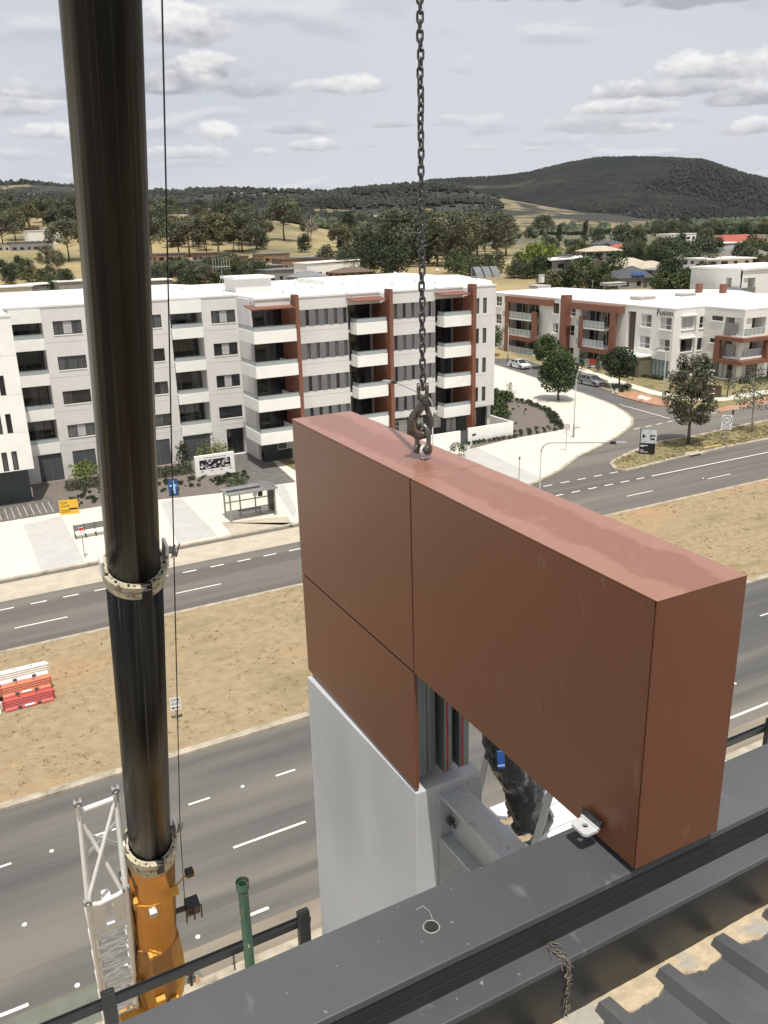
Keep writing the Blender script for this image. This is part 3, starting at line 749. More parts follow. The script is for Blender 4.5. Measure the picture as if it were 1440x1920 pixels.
for (x0, x1, yf, z) in ((27.6, 32.0, 77.0, 15.72), (38.4, 42.2, 77.4, 15.85), (48.8, 52.4, 77.4, 15.85)):
    mb = MB(); mb.add([(x0, yf, z), (x1, yf, z), (x1, 79.2, z + .25), (x0, 79.2, z + .25), (x0, yf, z + .10), (x1, yf, z + .10), (x1, 79.2, z + .35), (x0, 79.2, z + .35)],
                      [(0, 3, 2, 1), (4, 5, 6, 7), (0, 1, 5, 4), (1, 2, 6, 5), (2, 3, 7, 6), (3, 0, 4, 7)])
    mb.build('canopy', rust_clad, AB)
    if x0 > 30:
        r = MB(); r.bar((x0 + .3, yf + .1, z + .1), (x0 - .1, 79.0, z + .95), .04); r.build('stay_rod', metal_grey, AB)
box('wall', lilac_render, AB, 28.4, 32.0, 78.2, 79.4, 15.95, 16.55)
# ground floor of section two
hg = [(x, x + w, zz, 2.5, .15) for x, w, zz in ((30.6, 2.2, 1.2), (33.6, 1.9, .4), (36.4, 1.9, .4), (40.2, 1.6, 1.0), (44.2, 1.9, .4), (46.9, 1.3, 1.1), (49.3, 1.2, 1.1), (51.2, 1.5, .3), (54.2, 1.3, .6))]
wall_x(MB(), 29.2, 56.6, .1, 3.22, 80.4, hg, .3).build('base_wall', dark_clad, AB)
for h in hg: window(AB, h[0] + .01, h[1] - .01, h[2] + .01, h[3] - .01, 80.42, lights=2, frame=frame_white if h[0] < 50 else frame_dark, pale=(0, 1) if h[0] in (36.4, 51.2, 49.3) else (1,), transom=.7)
mb = MB(); mb.box(29.2, 56.3, 79.5, 105, 3.0, 3.2); mb.build('floor_slab', white_render, AB)
for x in (45.8, 50.9, 54.0): MB().disc((x, 80.34, 2.85), (0, 1, 0), .14, .10, 12).build('wall_light', sign_white, AB)
# end and back walls, roof
mb = MB(); mb.prism([(56.3, 79.6), (56.76, 79.6), (59.9, 84.6), (64.4, 98.6), (63.9, 98.6), (59.4, 84.8)], .1, 16.18); mb.box(29.2, 58.5, 105.6, 106, 0, 16.18); mb.box(6.9, 29.1, 109, 109.4, 0, 16.18)
mb.build('wall', lilac_render, AB)
MB().prism([(6.9, 85.3), (29.0, 85.3), (29.0, 79.4), (56.6, 79.4), (60.1, 84.6), (64.7, 98.7), (57.0, 100.5), (52, 106.2), (30.5, 106.2), (29.2, 110), (5, 110.0), (5, 92), (-12, 92), (-12, 78.2), (6.7, 78.2)], 16.2, 16.62).build('roof', roof_white, AB)
# parapet coping of every front
cp = MB()
for (x0, x1, y0, y1, z) in ((6.9, 29.25, 84.93, 85.25, 16.54), (-12, 6.95, 77.83, 78.2, 16.5), (32.8, 42.2, 78.93, 79.3, 16.45), (43.05, 52.4, 78.93, 79.3, 16.45), (53.2, 56.85, 78.93, 79.3, 16.45), (28.3, 32.0, 78.1, 78.4, 16.55)):
    cp.box(x0, x1, y0, y1, z + .002, z + .17)
cp.build('coping', roof_white, AB)
sh = MB(); sh.box(30.2, 34.2, 88.6, 92.4, 16.63, 17.95); sh.build('lift_overrun', lilac_render, AB)
box('lift_roof', roof_white, AB, 29.9, 34.5, 88.3, 92.7, 17.96, 18.2)
box('roof_step', roof_white, AB, 42.0, 57.0, 92.0, 100.0, 16.63, 17.15)
for px, py in [(342, 545), (370, 548), (554, 534), (531, 551), (585, 543), (672, 539), (741, 519), (779, 529), (735, 537), (816, 533), (642, 536), (820, 513)]:
    p = atz(px, py, 16.65)
    MB().tube([(p[0], p[1], 16.6), (p[0], p[1], 17.0), (p[0], p[1], 17.02)], [.13, .13, .24], 8).tube([(p[0], p[1], 17.02), (p[0], p[1], 17.22), (p[0], p[1], 17.3)], [.24, .22, .05], 8).build('roof_vent', roof_white, AB)
for px, py in [(419, 549), (418, 538)][:1]:
    p = atz(px, py, 16.65); mb = MB(); mb.tube([(p[0], p[1], 16.6), (p[0], p[1], 19.3)], .03, 6)
    for s in (-1, 1): mb.tube([(p[0] + .9 * s, p[1], 16.7), (p[0], p[1], 18.4)], .02, 5)
    for i in range(7): mb.tube([(p[0] - .9 + .3 * i, p[1], 19.0 - (i % 2) * .0), (p[0] - .9 + .3 * i, p[1], 20.2)], .025, 5)
    mb.tube([(p[0] - .95, p[1], 19.3), (p[0] + .95, p[1], 19.3)], .025, 5)
    mb.build('aerial', galv_pole, AB)
# solar water heaters at the back of the roof
p = atz(902, 515, 17.0)
for i in range(3):
    mb = MB(); x = p[0] - 1.2 + i * 1.25; y = p[1]; q = 12
    pts = [(y - .9 + 0.1 * k, 16.7 + 1.25 * math.sin(math.pi * min(1, k / 12) * .5)) for k in range(13)]
    for k in range(12):
        (a, b), (c_, d) = pts[k], pts[k + 1]; mb.add([(x, a, b), (x + 1.05, a, b), (x + 1.05, c_, d), (x, c_, d)], [(0, 1, 2, 3)])
    mb.box(x, x + 1.05, y + .31, y + .4, 16.65, 17.94); mb.box(x, x + .03, y - .88, y + .3, 16.65, 16.9)
    mb.build('solar_panel', metal_grey, AB)

# white courtyard walls with a dark gate
CW = thing('courtyard_wall', 'low white garden wall with dark gate, right end of the apartment block', 'garden wall', (50, 75.3, .1))
mb = MB(); mb.box(36.0, 49.75, 75.2, 75.4, .1, 1.75); mb.box(50.75, 56.6, 75.2, 75.4, .1, 1.9); mb.box(56.6, 56.8, 75.2, 80.3, .1, 1.9)
mb.build('wall', white_render, CW, bevel=.01)
gt = box('gate', door_clad, CW, 49.8, 50.7, 75.25, 75.33, .15, 1.7)
box('letterbox', frame_dark, CW, 51.25, 51.75, 75.17, 75.199, 1.0, 1.2)
CW2 = thing('courtyard_wall', 'short white garden wall at the entrance, left of the orange panel edge', 'garden wall', (31.8, 76, .1))
MB().box(32.0, 32.2, 76.2, 79.9, .1, 1.9).box(32.2, 35.9, 76.0, 76.2, .1, 1.75).build('wall', white_render, CW2, bevel=.01)

# ================================================================== three-storey corner building
FB = thing('corner_apartment_building', 'three-storey cream apartment building with rust orange balcony frames, across the side street', 'apartment building', (100, 105, 0))
XF, ZF = 98.0, 10.45
def rx(px0, py0, px1, py1, X=XF):
    """y0,y1,z0,z1 of an upright rectangle in the plane x=X seen between two photo points (left top, right bottom)"""
    a = atx(px0, py0, X); b = atx(px1, py1, X); return min(a[1], b[1]), max(a[1], b[1]), b[2], a[2]
def fa(cx, cy): return (920 + cx / 5.143, 500 + cy / 5.143)
def fb(cx, cy): return (1160 + cx / 5.143, 540 + cy / 5.143)
def wy(l, r, t, b, X):   # mid-height sampling keeps the perspective slant out of the size
    L_ = atx(*l, X); R_ = atx(*r, X); Tm = atx(*t, X); Bm = atx(*b, X)
    return float(R_[1]), float(L_[1]), float(Bm[2]), float(Tm[2])
wl_list = []
for (f_, x0, x1, yt, yb, pale) in [(fa, 55, 108, 285, 380, 1), (fa, 52, 103, 455, 550, 1), (fa, 604, 660, 352, 455, 0), (fa, 594, 650, 540, 640, 2),
        (fa, 735, 820, 378, 476, 2), (fa, 728, 808, 560, 662, 1), (fa, 715, 798, 776, 876, 2),
        (fb, 215, 318, 252, 378, 2), (fb, 400, 512, 280, 404, 2), (fb, 198, 300, 460, 582, 2), (fb, 385, 492, 492, 608, 2)]:
    cy = (yt + yb) / 2; cx = (x0 + x1) / 2
    wl_list.append((*wy(f_(x0, cy), f_(x1, cy), f_(cx, yt), f_(cx, yb), XF), pale))
# regular storeys: snap the heights
hF = []
for (a, b, z0, z1, pale) in wl_list: hF.append((a, b, z0, z1, .2))
gl = wy(fb(280, 780), fb(495, 790), fb(380, 690), fb(380, 875), XF); hF.append((gl[0], gl[1], .35, gl[3], .15))
sl_ = wy(fb(78, 420), fb(158, 420), fb(120, 225), fb(110, 600), XF); hF.append((sl_[0], sl_[1], sl_[2], sl_[3], .7))
hF.sort()
rec1 = (wy(fa(165, 400), fa(470, 400), fa(300, 300), fa(300, 700), XF)); rec2 = (wy(fa(870, 500), fa(1150, 500), fa(1000, 380), fa(1000, 800), XF))
for rc in (rec1, rec2): hF.append((rc[0], rc[1], .2, 9.2, 2.2))
wall_x(MB(), 91.6, 140, 0, ZF, XF, hF, .4, sx='x').build('wall', cream_render, FB)
for (a, b, z0, z1, pale) in wl_list:
    window(FB, a + .01, b - .01, z0 + .01, z1 - .01, XF, sx='x', lights=2, frame=frame_white if pale else frame_dark, pale=(1,) if pale == 2 else (), transom=.36, sill=white_render, fw=.07)
window(FB, gl[0] + .02, gl[1] - .02, .36, gl[3] - .02, XF, sx='x', lights=6, frame=frame_dark, glass=rail_glass)
box('brown_slot', brown_slot, FB, XF + .55, XF + .68, sl_[0] + .01, sl_[1] - .01, sl_[2] + .01, sl_[3] - .01)
for rc in (rec1, rec2):
    for k, zf in enumerate((.3, 3.5, 6.55)):
        n = 5; st = (rc[1] - rc[0]) / n
        mb = MB()
        for i in range(n + 1): mb.box(XF + 2.0, XF + 2.1, rc[0] + st * i - .05, rc[0] + st * i + .05, zf, zf + 2.3)
        o = mb.build('sliding_door', frame_white, FB)
        for i in range(n): box('pane', glass_dark if (i + k) % 2 else glass_grey, o, XF + 2.04, XF + 2.07, rc[0] + st * i + .05, rc[0] + st * (i + 1) - .05, zf, zf + 2.3)
        box('floor_slab', cream_render, FB, XF - 1.1, XF + 2.15, rc[0] + .05, rc[1] - .05, zf - .35, zf - .02)
        # balustrade of glass between white posts
        g = MB(); p = MB(); xr = XF - 1.12
        m_ = 7; s2 = (rc[1] - rc[0] - .2) / m_
        for i in range(m_): g.box(xr, xr + .02, rc[0] + .1 + s2 * i + .04, rc[0] + .1 + s2 * (i + 1) - .04, zf + .08, zf + 1.0)
        for i in range(m_ + 1): p.box(xr - .03, xr + .04, rc[0] + .1 + s2 * i - .03, rc[0] + .1 + s2 * i + .03, zf - .02, zf + 1.05)
        p.box(xr - .031, xr + .041, rc[0] + .1, rc[1] - .1, zf + 1.0, zf + 1.06)
        po = p.build('balustrade', frame_white, FB); g.build('balustrade_glass', rail_glass, po)
XO = XF - 1.35
for (l, r, t, b) in (((135, 300), (555, 350), 262, 330), ((775, 370), (1235, 410), 340, 420)):
    A = atx(*fa(*l), XO)[1]; B = atx(*fa(*r), XO)[1]
    box('balcony_frame', rust_clad, FB, XO, XF + 1.2, B, A, 9.25, 10.30)
for (cx0, cx1, z0, z1) in ((135, 165, .1, 9.24), (392, 432, 2.95, 8.0), (668, 712, .1, 11.3), (850, 885, 2.95, 8.2), (1146, 1200, .1, 9.24)):
    A = atx(*fa(cx0, 500), XO)[1]; B = atx(*fa(cx1, 500), XO)[1]
    box('balcony_post', rust_clad, FB, XO + .01, XO + (.5 if cx0 != 668 else 1.5), B, A, z0, z1)
for (l, r) in ((166, 391), (886, 1145)):
    A = atx(*fa(l, 660), XO)[1]; B = atx(*fa(r, 760), XO)[1]
    box('balcony_beam', rust_clad, FB, XO + .02, XO + .5, B, A, 2.55, 3.3)
box('downpipe', frame_white, FB, XF - .15, XF - .03, float(atx(*fa(716, 500), XF)[1]) - .06, float(atx(*fa(716, 500), XF)[1]) + .06, .2, 10.3)
# front facing the main road, then the wing with the corner balcony
YF = 91.585; XW = 104.2; YW = 84.3
hf = []
for (x0, x1, yt, yb) in ((612, 722, 280, 398), (780, 856, 272, 385), (596, 706, 494, 612), (756, 832, 480, 596)):
    cy = (yt + yb) / 2; cx = (x0 + x1) / 2
    hf.append((float(aty(*fb(x0, cy), YF)[0]), float(aty(*fb(x1, cy), YF)[0]), float(aty(*fb(cx, yb), YF)[2]), float(aty(*fb(cx, yt), YF)[2]), .2))
wall_x(MB(), XF + .002, XW - .002, 0, ZF, YF, hf, .4).build('wall', cream_render, FB)
for i, h in enumerate(hf):
    window(FB, h[0] + .01, h[1] - .01, h[2] + .01, h[3] - .01, YF, lights=2, frame=frame_white if i < 2 else frame_dark, transom=.4, sill=white_render, pale=(0, 1) if i == 0 else ())
    if i % 2 == 0:
        mb = MB(); mb.box(h[0] - .3, h[1] + .5, YF - .5, YF - .01, h[3] + .18, h[3] + .28)
        for q in range(5): mb.box(h[1] + .08, h[1] + .45, YF - .45, YF - .40, h[3] - .15 - .3 * q, h[3] - .0 - .3 * q)
        mb.build('sunshade', frame_white, FB)
hw = []
for (x0, x1, yt, yb) in ((900, 1008, 270, 316), (878, 968, 486, 530)):
    cy = (yt + yb) / 2; cx = (x0 + x1) / 2; hw.append((*wy(fb(x0, cy), fb(x1, cy), fb(cx, yt), fb(cx, yb), XW), .2))
hw.append((YW + .5, 90.6, .5, 3.0, .15))
hw.append((YW + .3, YW + 3.4, 6.75, 9.3, 2.0)); hw.append((YW + .3, YW + 3.4, 3.75, 6.2, 2.0))
wall_x(MB(), YW, YF - .01, 0, ZF, XW, hw, .4, sx='x').build('wall', cream_render, FB)
for h in hw[:2]: window(FB, h[0] + .01, h[1] - .01, h[2] + .01, h[3] - .01, XW, sx='x', lights=2, sill=white_render)
window(FB, YW + .52, 90.58, .51, 2.99, XW, sx='x', lights=7, pale=(0, 2, 3, 5))
hv = [(XW + .3, XW + 4.6, 6.75, 9.3, 2.0), (XW + .3, XW + 4.6, 3.75, 6.2, 2.0), (XW + .5, XW + 3.8, .5, 3.0, .15), (XW + 6.2, XW + 8.4, 6.4, 8.4, .2), (XW + 6.2, XW + 8.4, 3.4, 5.3, .2), (XW + 5.6, XW + 7.6, .2, 2.9, .2)]
wall_x(MB(), XW + .002, XW + 26, 0, ZF, YW - .012, hv, .4).build('wall', cream_render, FB)
for h in hv[2:]: window(FB, h[0] + .01, h[1] - .01, h[2] + .01, h[3] - .01, YW, lights=3 if h[2] < 1 else 2, sill=white_render if h[2] > 1 else None, transom=.4 if h[2] > 1 else None, pale=(0,) if h[2] < 1 else ())
for zf in (6.8, 3.75):
    glazing(FB, XW + 1.0, XW + 4.4, YW + 1.9, zf, zf + 2.3, 3)
    g = MB(); p = MB()
    for i in range(5): g.box(XW - .02 + .9 * i, XW + .82 + .9 * i, YW - .04, YW - .02, zf + .1, zf + 1.0); p.box(XW - .06 + .9 * i, XW + .0 + .9 * i, YW - .07, YW + .0, zf, zf + 1.06)
    p.box(XW - .06, XW + 4.5, YW - .075, YW + .01, zf + 1.0, zf + 1.06)
    po = p.build('balustrade', frame_white, FB); g.build('balustrade_glass', rail_glass, po)
    box('privacy_screen', metal_grey, FB, XW - .06, XW - .02, YW + 1.2, YW + 3.3, zf - .05, zf + 1.75)
    box('balcony_slab', white_render, FB, XW - .12, XW + 4.7, YW - .12, YW + 1.9, zf - .3, zf - .02)
MB().box(XW - .9, XW + 5.2, YW - .9, YW + .0 - .13, 6.05, 6.60).box(XW - .9, XW - .13, YW - .129, YW + 4.2, 6.05, 6.60).build('balcony_frame', rust_clad, FB)
MB().box(XW - .9, XW + 5.2, YW - .9, YW - .13, 2.75, 3.35).box(XW - .9, XW - .13, YW - .129, YW + 4.2, 2.75, 3.35).build('balcony_frame', rust_clad, FB)
box('balcony_post', rust_clad, FB, XW + 4.4, XW + 5.2, YW - .89, YW - .14, 3.36, 6.04); box('balcony_post', rust_clad, FB, XW - .89, XW - .14, YW + 3.3, YW + 4.2, 3.36, 6.04)
box('corner_column', white_render, FB, XW - .05, XW + .12, YW - .05, YW + .12, 6.62, 9.4)
# entrance porch
pa = atz(*fb(150, 640), 3.4); MB().box(XF - 2.6, XF - .02, 95.4, 99.6, 3.2, 3.45).build('porch_roof', cream_render, FB); box('porch_wall', olive_clad, FB, XF - 2.4, XF - .03, 95.6, 97.0, .1, 3.19)
box('porch_wall', olive_clad, FB, XF - 2.4, XF - .03, 97.05, 99.5, 2.2, 3.18)
# roof
MB().prism([(XF + .3, 91.9), (XW + .3, 91.9), (XW + .3, YW + .3), (XW + 26, YW + .3), (XW + 26, 104), (135, 112), (118, 128), (116, 140), (XF + .3, 140)], ZF - .3, ZF + .02).build('roof', roof_white, FB)
MB().box(XF - .04, XF + .35, 91.5, 140, ZF + .003, ZF + .15).box(XF + .36, XW, 91.55, 91.9, ZF + .003, ZF + .15).box(XW - .04, XW + .3, YW, 91.54, ZF + .003, ZF + .15).box(XW + .31, XW + 26, YW - .04, YW + .3, ZF + .003, ZF + .15).build('coping', roof_white, FB)
MB().box(XW + 25.6, XW + 26, YW + .3, 104, 0, ZF - .3).box(116, 140, 103.6, 104, 0, ZF - .3).build('wall', cream_render, FB)
for px, py, w, l, h in [(1012, 540, 3.2, 3.0, .5), (1015, 530, .9, .9, 1.6), (1205, 562, 3.2, 2.6, .5), (1285, 555, 3.0, 2.0, .4), (1150, 535, 5.0, 2.5, .5)]:
    p = atz(px, py, ZF); mb = MB(); mb.box(p[0] - w / 2, p[0] + w / 2, p[1] - l / 2, p[1] + l / 2, ZF + .02, ZF + h); mb.box(p[0] - w / 2 - .1, p[0] + w / 2 + .1, p[1] - l / 2 - .1, p[1] + l / 2 + .1, ZF + h + .001, ZF + h + .08); mb.build('rooflight', concrete_grey if h < 1 else roof_white, FB)
for px, py in [(1110, 550), (1132, 553)]:
    p = atz(px, py, ZF); MB().tube([(p[0], p[1], ZF), (p[0], p[1], ZF + 2.4)], .03, 5).tube([(p[0] - .4, p[1], ZF + 2.2), (p[0] + .4, p[1], ZF + 2.2)], .02, 5).build('aerial', galv_pole, FB)
for px, py in [(1355, 550), (1310, 549)]:
    p = atz(px, py, ZF); box('chimney', rust_clad, FB, p[0] - .5, p[0] + .5, p[1] - .4, p[1] + .4, ZF, ZF + 1.6)
# lettering on the corner
cpt = atx(*fb(447, 240), XF - .03)
lettering('lettering', 'Fusion', frame_dark, FB, cpt, (0, -1, 0), (0, 0, 1), 1.22, .03)
em = atx(*fb(374, 238), XF - .03); MB().disc(em, (1, 0, 0), .14, .05, 10).build('emblem', metal_grey, FB)

# white cube building at the right edge, behind the corner building
p = atz(1374, 556, 9.5); WBX, WBY = float(p[0]), float(p[1])
WB = thing('white_block_building', 'white box-shaped building with grey balcony screen at right edge, beyond the white roofs', 'building', (WBX + 6, WBY + 3, 0))
a0 = atz(1375, 506, 14.2)
mb = wall_x(MB(), WBX + 2, WBX + 22, 0, 14.0, WBY, [(WBX + 2.2, WBX + 5.6, 9.2, 12.6, 2.5), (WBX + 10.5, WBX + 16, 8.5, 13.4, .3)], .4)
mb.build('wall', cream_render, WB)
mb = wall_x(MB(), WBY + .01, WBY + 12, 0, 13.98, WBX + 2, [(WBY + .3, WBY + 3.6, 9.2, 12.6, 2.0)], .4, sx='x'); mb.build('wall', cream_render, WB)
box('screen', metal_grey, WB, WBX + 1.8, WBX + 1.95, WBY - .2, WBY + 3.8, 8.6, 10.9); box('screen', metal_grey, WB, WBX + 1.96, WBX + 5.6, WBY - .2, WBY - .05, 8.6, 10.9)
box('brown_panel', brown_slot, WB, WBX + 10.6, WBX + 15.9, WBY + .1, WBY + .2, 8.6, 13.3)
box('roof', roof_white, WB, WBX + 1.7, WBX + 22.3, WBY - .3, WBY + 12.3, 14.02, 14.4)
# ================================================================== roof edge of our own building
cap_m = mat('charcoal_colour_steel', (.076, .078, .082), .42, var=.05, scale=4, bump=.03, bscale=9)
patchmix(cap_m, (.30, .30, .295), 13, .655, .76, (1, .5, 1), .30, 2.0, 9)
patchmix(cap_m, (.36, .35, .33), 60, .70, .74, (1, .6, 1), .6, 8.0, 5)
patchmix(cap_m, (.105, .105, .108), 1.5, .45, .7, (1, 1, 1), .8, 5.0, 6)
flash_m = mat('charcoal_flashing', (.022, .023, .022), .38, var=.12, scale=5)
patchmix(flash_m, (.10, .095, .075), 3, .60, .8, (1, 1, 1), .6, 3.0, 8)
sheet_m = mat('charcoal_roof_sheet', (.098, .099, .102), .45, var=.10, scale=6, bump=.05, bscale=30)
patchmix(sheet_m, (.15, .145, .135), 7, .58, .72, (1, .4, 1), .5, 1.0, 8)
foam_m = mat('dusty_infill', (.46, .37, .25), .95, var=.14, scale=22, bump=.55, bscale=45, bdist=.012)
patchmix(foam_m, (.36, .335, .29), 9, .52, .60)
gunk = mat('dried_sealant', (.17, .15, .115), .95, var=.35, scale=60, bump=1, bscale=120)
OB = thing('roof_edge_building', 'charcoal metal roof edge and parapet of the building in the foreground', 'building', (0, 1.4, 0))
CZ = 21.16; CY0, CY1 = 1.315, 1.532
MB().box(-14, 40, 1.27, 1.50, 0, 21.03).box(-14, 40, -3.2, 1.268, 17.9, 20.8).build('wall', white_render, OB)
MB().box(-8, 30, CY0, CY1, CZ - .022, CZ).build('capping', cap_m, OB, bevel=.003)
box('capping_return', cap_m, OB, -8, 30, CY1 - .012, CY1 - .001, CZ - .14, CZ - .023)
MB().box(-8, 30, CY0 + .004, CY0 + .016, 21.092, CZ - .023).build('flashing', flash_m, OB)
MB().box(-8, 30, CY0 + .001, CY0 + .012, 21.056, 21.0915).build('flashing', flash_m, OB)
MB().box(-8, 30, 1.252, CY0 + .012, 21.035, 21.055).build('ledge', cap_m, OB, bevel=.003)
MB().box(-8, 30, 1.2525, 1.266, 20.84, 21.0345).build('apron', flash_m, OB, bevel=.002)
mb = MB()                                           # sandy infill along the ends of the roof sheets
nx = 300
for i in range(nx):
    xa, xb = -3 + 9.0 * i / nx, -3 + 9.0 * (i + 1) / nx
    def edge(x): return 1.212 - .034 * abs(math.sin(math.pi * (x - 1.27) / .2115)) ** .7 + .018 * mnoise.noise(Vector((x * 14, 0, 0)))
    za, zb = 20.866 + .006 * mnoise.noise(Vector((xa * 20, 1, 0))), 20.866 + .006 * mnoise.noise(Vector((xb * 20, 1, 0)))
    mb.add([(xa, 1.256, za), (xb, 1.256, zb), (xb, edge(xb), zb + .004), (xa, edge(xa), za + .004), (xb, edge(xb) - .012, 20.83), (xa, edge(xa) - .012, 20.83)], [(3, 2, 1, 0), (5, 4, 2, 3)])
mb.build('mortar_infill', foam_m, OB)
# ribbed sheets
RS = .2115; slope = .17
def sheet_profile(x0, n):
    P = []
    for i in range(n):
        x = x0 + i * RS
        P += [(x - .036, 0), (x - .018, .032), (x + .018, .032), (x + .036, 0), (x + .078, 0), (x + .083, .003), (x + .091, .003), (x + .096, 0), (x + .122, 0), (x + .127, .003), (x + .135, .003), (x + .14, 0)]
    P.append((x0 + n * RS - .0365, 0)); return P
for k in range(8):
    x0 = 1.27 + RS * 4 * (k - 5); pr = sheet_profile(x0, 4); mb = MB(); n = len(pr); Ys = [1.228, .4, -3.2]
    for y in Ys:
        for (x, z) in pr: mb.v.append((x, y, 20.862 + z + (1.2 - y) * slope))
    for j in range(len(Ys) - 1):
        for i in range(n - 1): mb.f.append((j * n + i + 1, j * n + i, (j + 1) * n + i, (j + 1) * n + i + 1)); mb.m.append(0)
    for i in range(n - 1):                           # folded end of the sheet
        a, b = mb.v[i], mb.v[i + 1]; mb.add([a, b, (b[0], b[1] - .004, 20.845), (a[0], a[1] - .004, 20.845)], [(0, 1, 2, 3)])
    mb.build('roof_sheet', sheet_m, OB)
# plugged fixing hole on the capping with sealant round it, and a clot of sealant on the ledge
p = atz(809, 1738, CZ)
MB().disc((p[0], p[1], CZ + .001), (0, 0, 1), .0155, .004, 20).build('hole_plug', flash_m, OB)
mb = MB(); pts = []
for i in range(26):
    a = i / 26 * 6.28; r = .0185 + .003 * rnd.random(); pts.append((p[0] + r * math.cos(a), p[1] + r * math.sin(a), CZ + .001))
mb.tube(pts, .0014, 5, closed=True)
mb.tube([(p[0] + .015, p[1] + .02, CZ + .001), (p[0] + .022, p[1] + .045, CZ + .001), (p[0] + .016, p[1] + .068, CZ + .001), (p[0] - .004, p[1] + .066, CZ + .001)], .0009, 5)
mb.build('sealant_ring', mat('pale_sealant', (.36, .34, .30), .9, var=.2, scale=60), OB)
mb = MB(); g0 = aty(1062, 1795, 1.25)
for i in range(30):
    t = rnd.random(); a = np.array([g0[0] + rnd.gauss(0, .008) - .01 * t, 1.315 - .075 * t, 21.058 + .004 * rnd.random()]); b = a + np.array([rnd.gauss(.0, .009), rnd.gauss(-.014, .010), .003 * rnd.random()])
    mb.tube([a, b], .0013, 4)
for i in range(40):
    t = rnd.random(); a = np.array([g0[0] + .012 + rnd.gauss(0, .005), 1.250, 21.05 - .16 * t]); b = a + np.array([rnd.gauss(0, .007), -.002, rnd.gauss(-.012, .01)]); mb.tube([a, b], .0016, 4)
mb.build('dried_sealant', gunk, OB)

# ================================================================== the lifted sign frame
PQ = dict(P0=np.array([1.410, 1.300, 21.956]), a=1.186, L=2.312, h=.775, g=1.311)
def RM(a, b, c_):
    ca, sa = math.cos(a), math.sin(a); cb, sb = math.cos(b), math.sin(b); cc, s2 = math.cos(c_), math.sin(c_)
    return np.array([[ca, -sa, 0], [sa, ca, 0], [0, 0, 1]]) @ np.array([[1, 0, 0], [0, cb, -sb], [0, sb, cb]]) @ np.array([[cc, 0, s2], [0, 1, 0], [-s2, 0, cc]])
PR = RM(-.019, .004, -.010)
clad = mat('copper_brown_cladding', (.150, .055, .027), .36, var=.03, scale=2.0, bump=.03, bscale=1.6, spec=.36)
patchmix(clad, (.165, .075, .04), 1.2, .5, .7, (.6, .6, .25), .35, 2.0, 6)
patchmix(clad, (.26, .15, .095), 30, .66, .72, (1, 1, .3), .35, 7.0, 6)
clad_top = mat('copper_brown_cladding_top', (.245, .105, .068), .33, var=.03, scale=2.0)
def edge_dust(m, col, amount):
    # rain has washed the middle of each top sheet: dust stays along its long edges and at the joint
    t = m.node_tree; b = t.nodes['Principled BSDF']; src = b.inputs['Base Color'].links[0].from_socket
    def N(ty, **k):
        n = t.nodes.new(ty)
        for a, q in k.items(): setattr(n, a, q)
        return n
    def mth(op, a, b2, clamp=False):
        n = N('ShaderNodeMath', operation=op, use_clamp=clamp)
        for i, s_ in enumerate((a, b2)):
            if isinstance(s_, (int, float)): n.inputs[i].default_value = s_
            else: t.links.new(s_, n.inputs[i])
        return n.outputs[0]
    tcn = N('ShaderNodeTexCoord'); sx = N('ShaderNodeSeparateXYZ'); t.links.new(tcn.outputs['Object'], sx.inputs[0])
    nz = N('ShaderNodeTexNoise'); nz.inputs['Scale'].default_value = 5.5; nz.inputs['Detail'].default_value = 9; t.links.new(tcn.outputs['Object'], nz.inputs['Vector'])
    n2 = N('ShaderNodeTexNoise'); n2.inputs['Scale'].default_value = 26; n2.inputs['Detail'].default_value = 5; t.links.new(tcn.outputs['Object'], n2.inputs['Vector'])
    ax = mth('ABSOLUTE', mth('ADD', sx.outputs[0], .018), 0)
    ay = mth('ABSOLUTE', mth('ADD', sx.outputs[1], .02), 0); ey = mth('MULTIPLY', mth('SUBTRACT', .13, ay), .7, False)
    d_ = mth('MAXIMUM', ax, ey); d_ = mth('ADD', d_, mth('MULTIPLY', mth('SUBTRACT', nz.outputs['Fac'], .5), .16)); d_ = mth('ADD', d_, mth('MULTIPLY', mth('SUBTRACT', n2.outputs['Fac'], .5), .035))
    mr = N('ShaderNodeMapRange', interpolation_type='SMOOTHSTEP'); mr.inputs[1].default_value = .068; mr.inputs[2].default_value = .100; mr.inputs[4].default_value = amount; t.links.new(d_, mr.inputs[0])
    mx = N('ShaderNodeMix', data_type='RGBA'); t.links.new(mr.outputs[0], mx.inputs[0]); t.links.new(src, mx.inputs[6]); mx.inputs[7].default_value = (*col, 1); t.links.new(mx.outputs[2], b.inputs['Base Color'])
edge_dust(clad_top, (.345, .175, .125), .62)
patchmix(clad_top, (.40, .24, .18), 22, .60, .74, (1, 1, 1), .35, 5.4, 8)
core_m = mat('dark_joint', (.012, .010, .009), .9)
SF = thing('cladding_frame', 'big copper brown metal-clad frame with an overhanging arm, hanging from the chain', 'sign frame', PQ['P0'] + PR @ np.array([.15, 1.2, -1.0]))
def lbox(w0, w1, s0, s1, h0, h1, mb=None, m=0):
    mb = mb or MB(); c_ = PQ['P0'] + PR @ np.array([(w0 + w1) / 2, (s0 + s1) / 2, -(h0 + h1) / 2])
    return mb.obox(c_, PR[:, 0], PR[:, 1], PR[:, 2], abs(w1 - w0) / 2, abs(s1 - s0) / 2, abs(h1 - h0) / 2, m)
W_, a_, L_, h_, g_ = .30, PQ['a'], PQ['L'], PQ['h'], PQ['g']
gp = .004
def panel(name, *q, m=clad): return lbox(*q).build(name, m, SF, bevel=.0022)
panel('front_panel', 0, .018, .0035, a_ - gp, .001, h_); panel('front_panel', 0, .018, a_ + gp, L_, .001, h_ - gp); panel('front_panel', 0, .018, a_ + gp, L_, h_ + gp, g_)
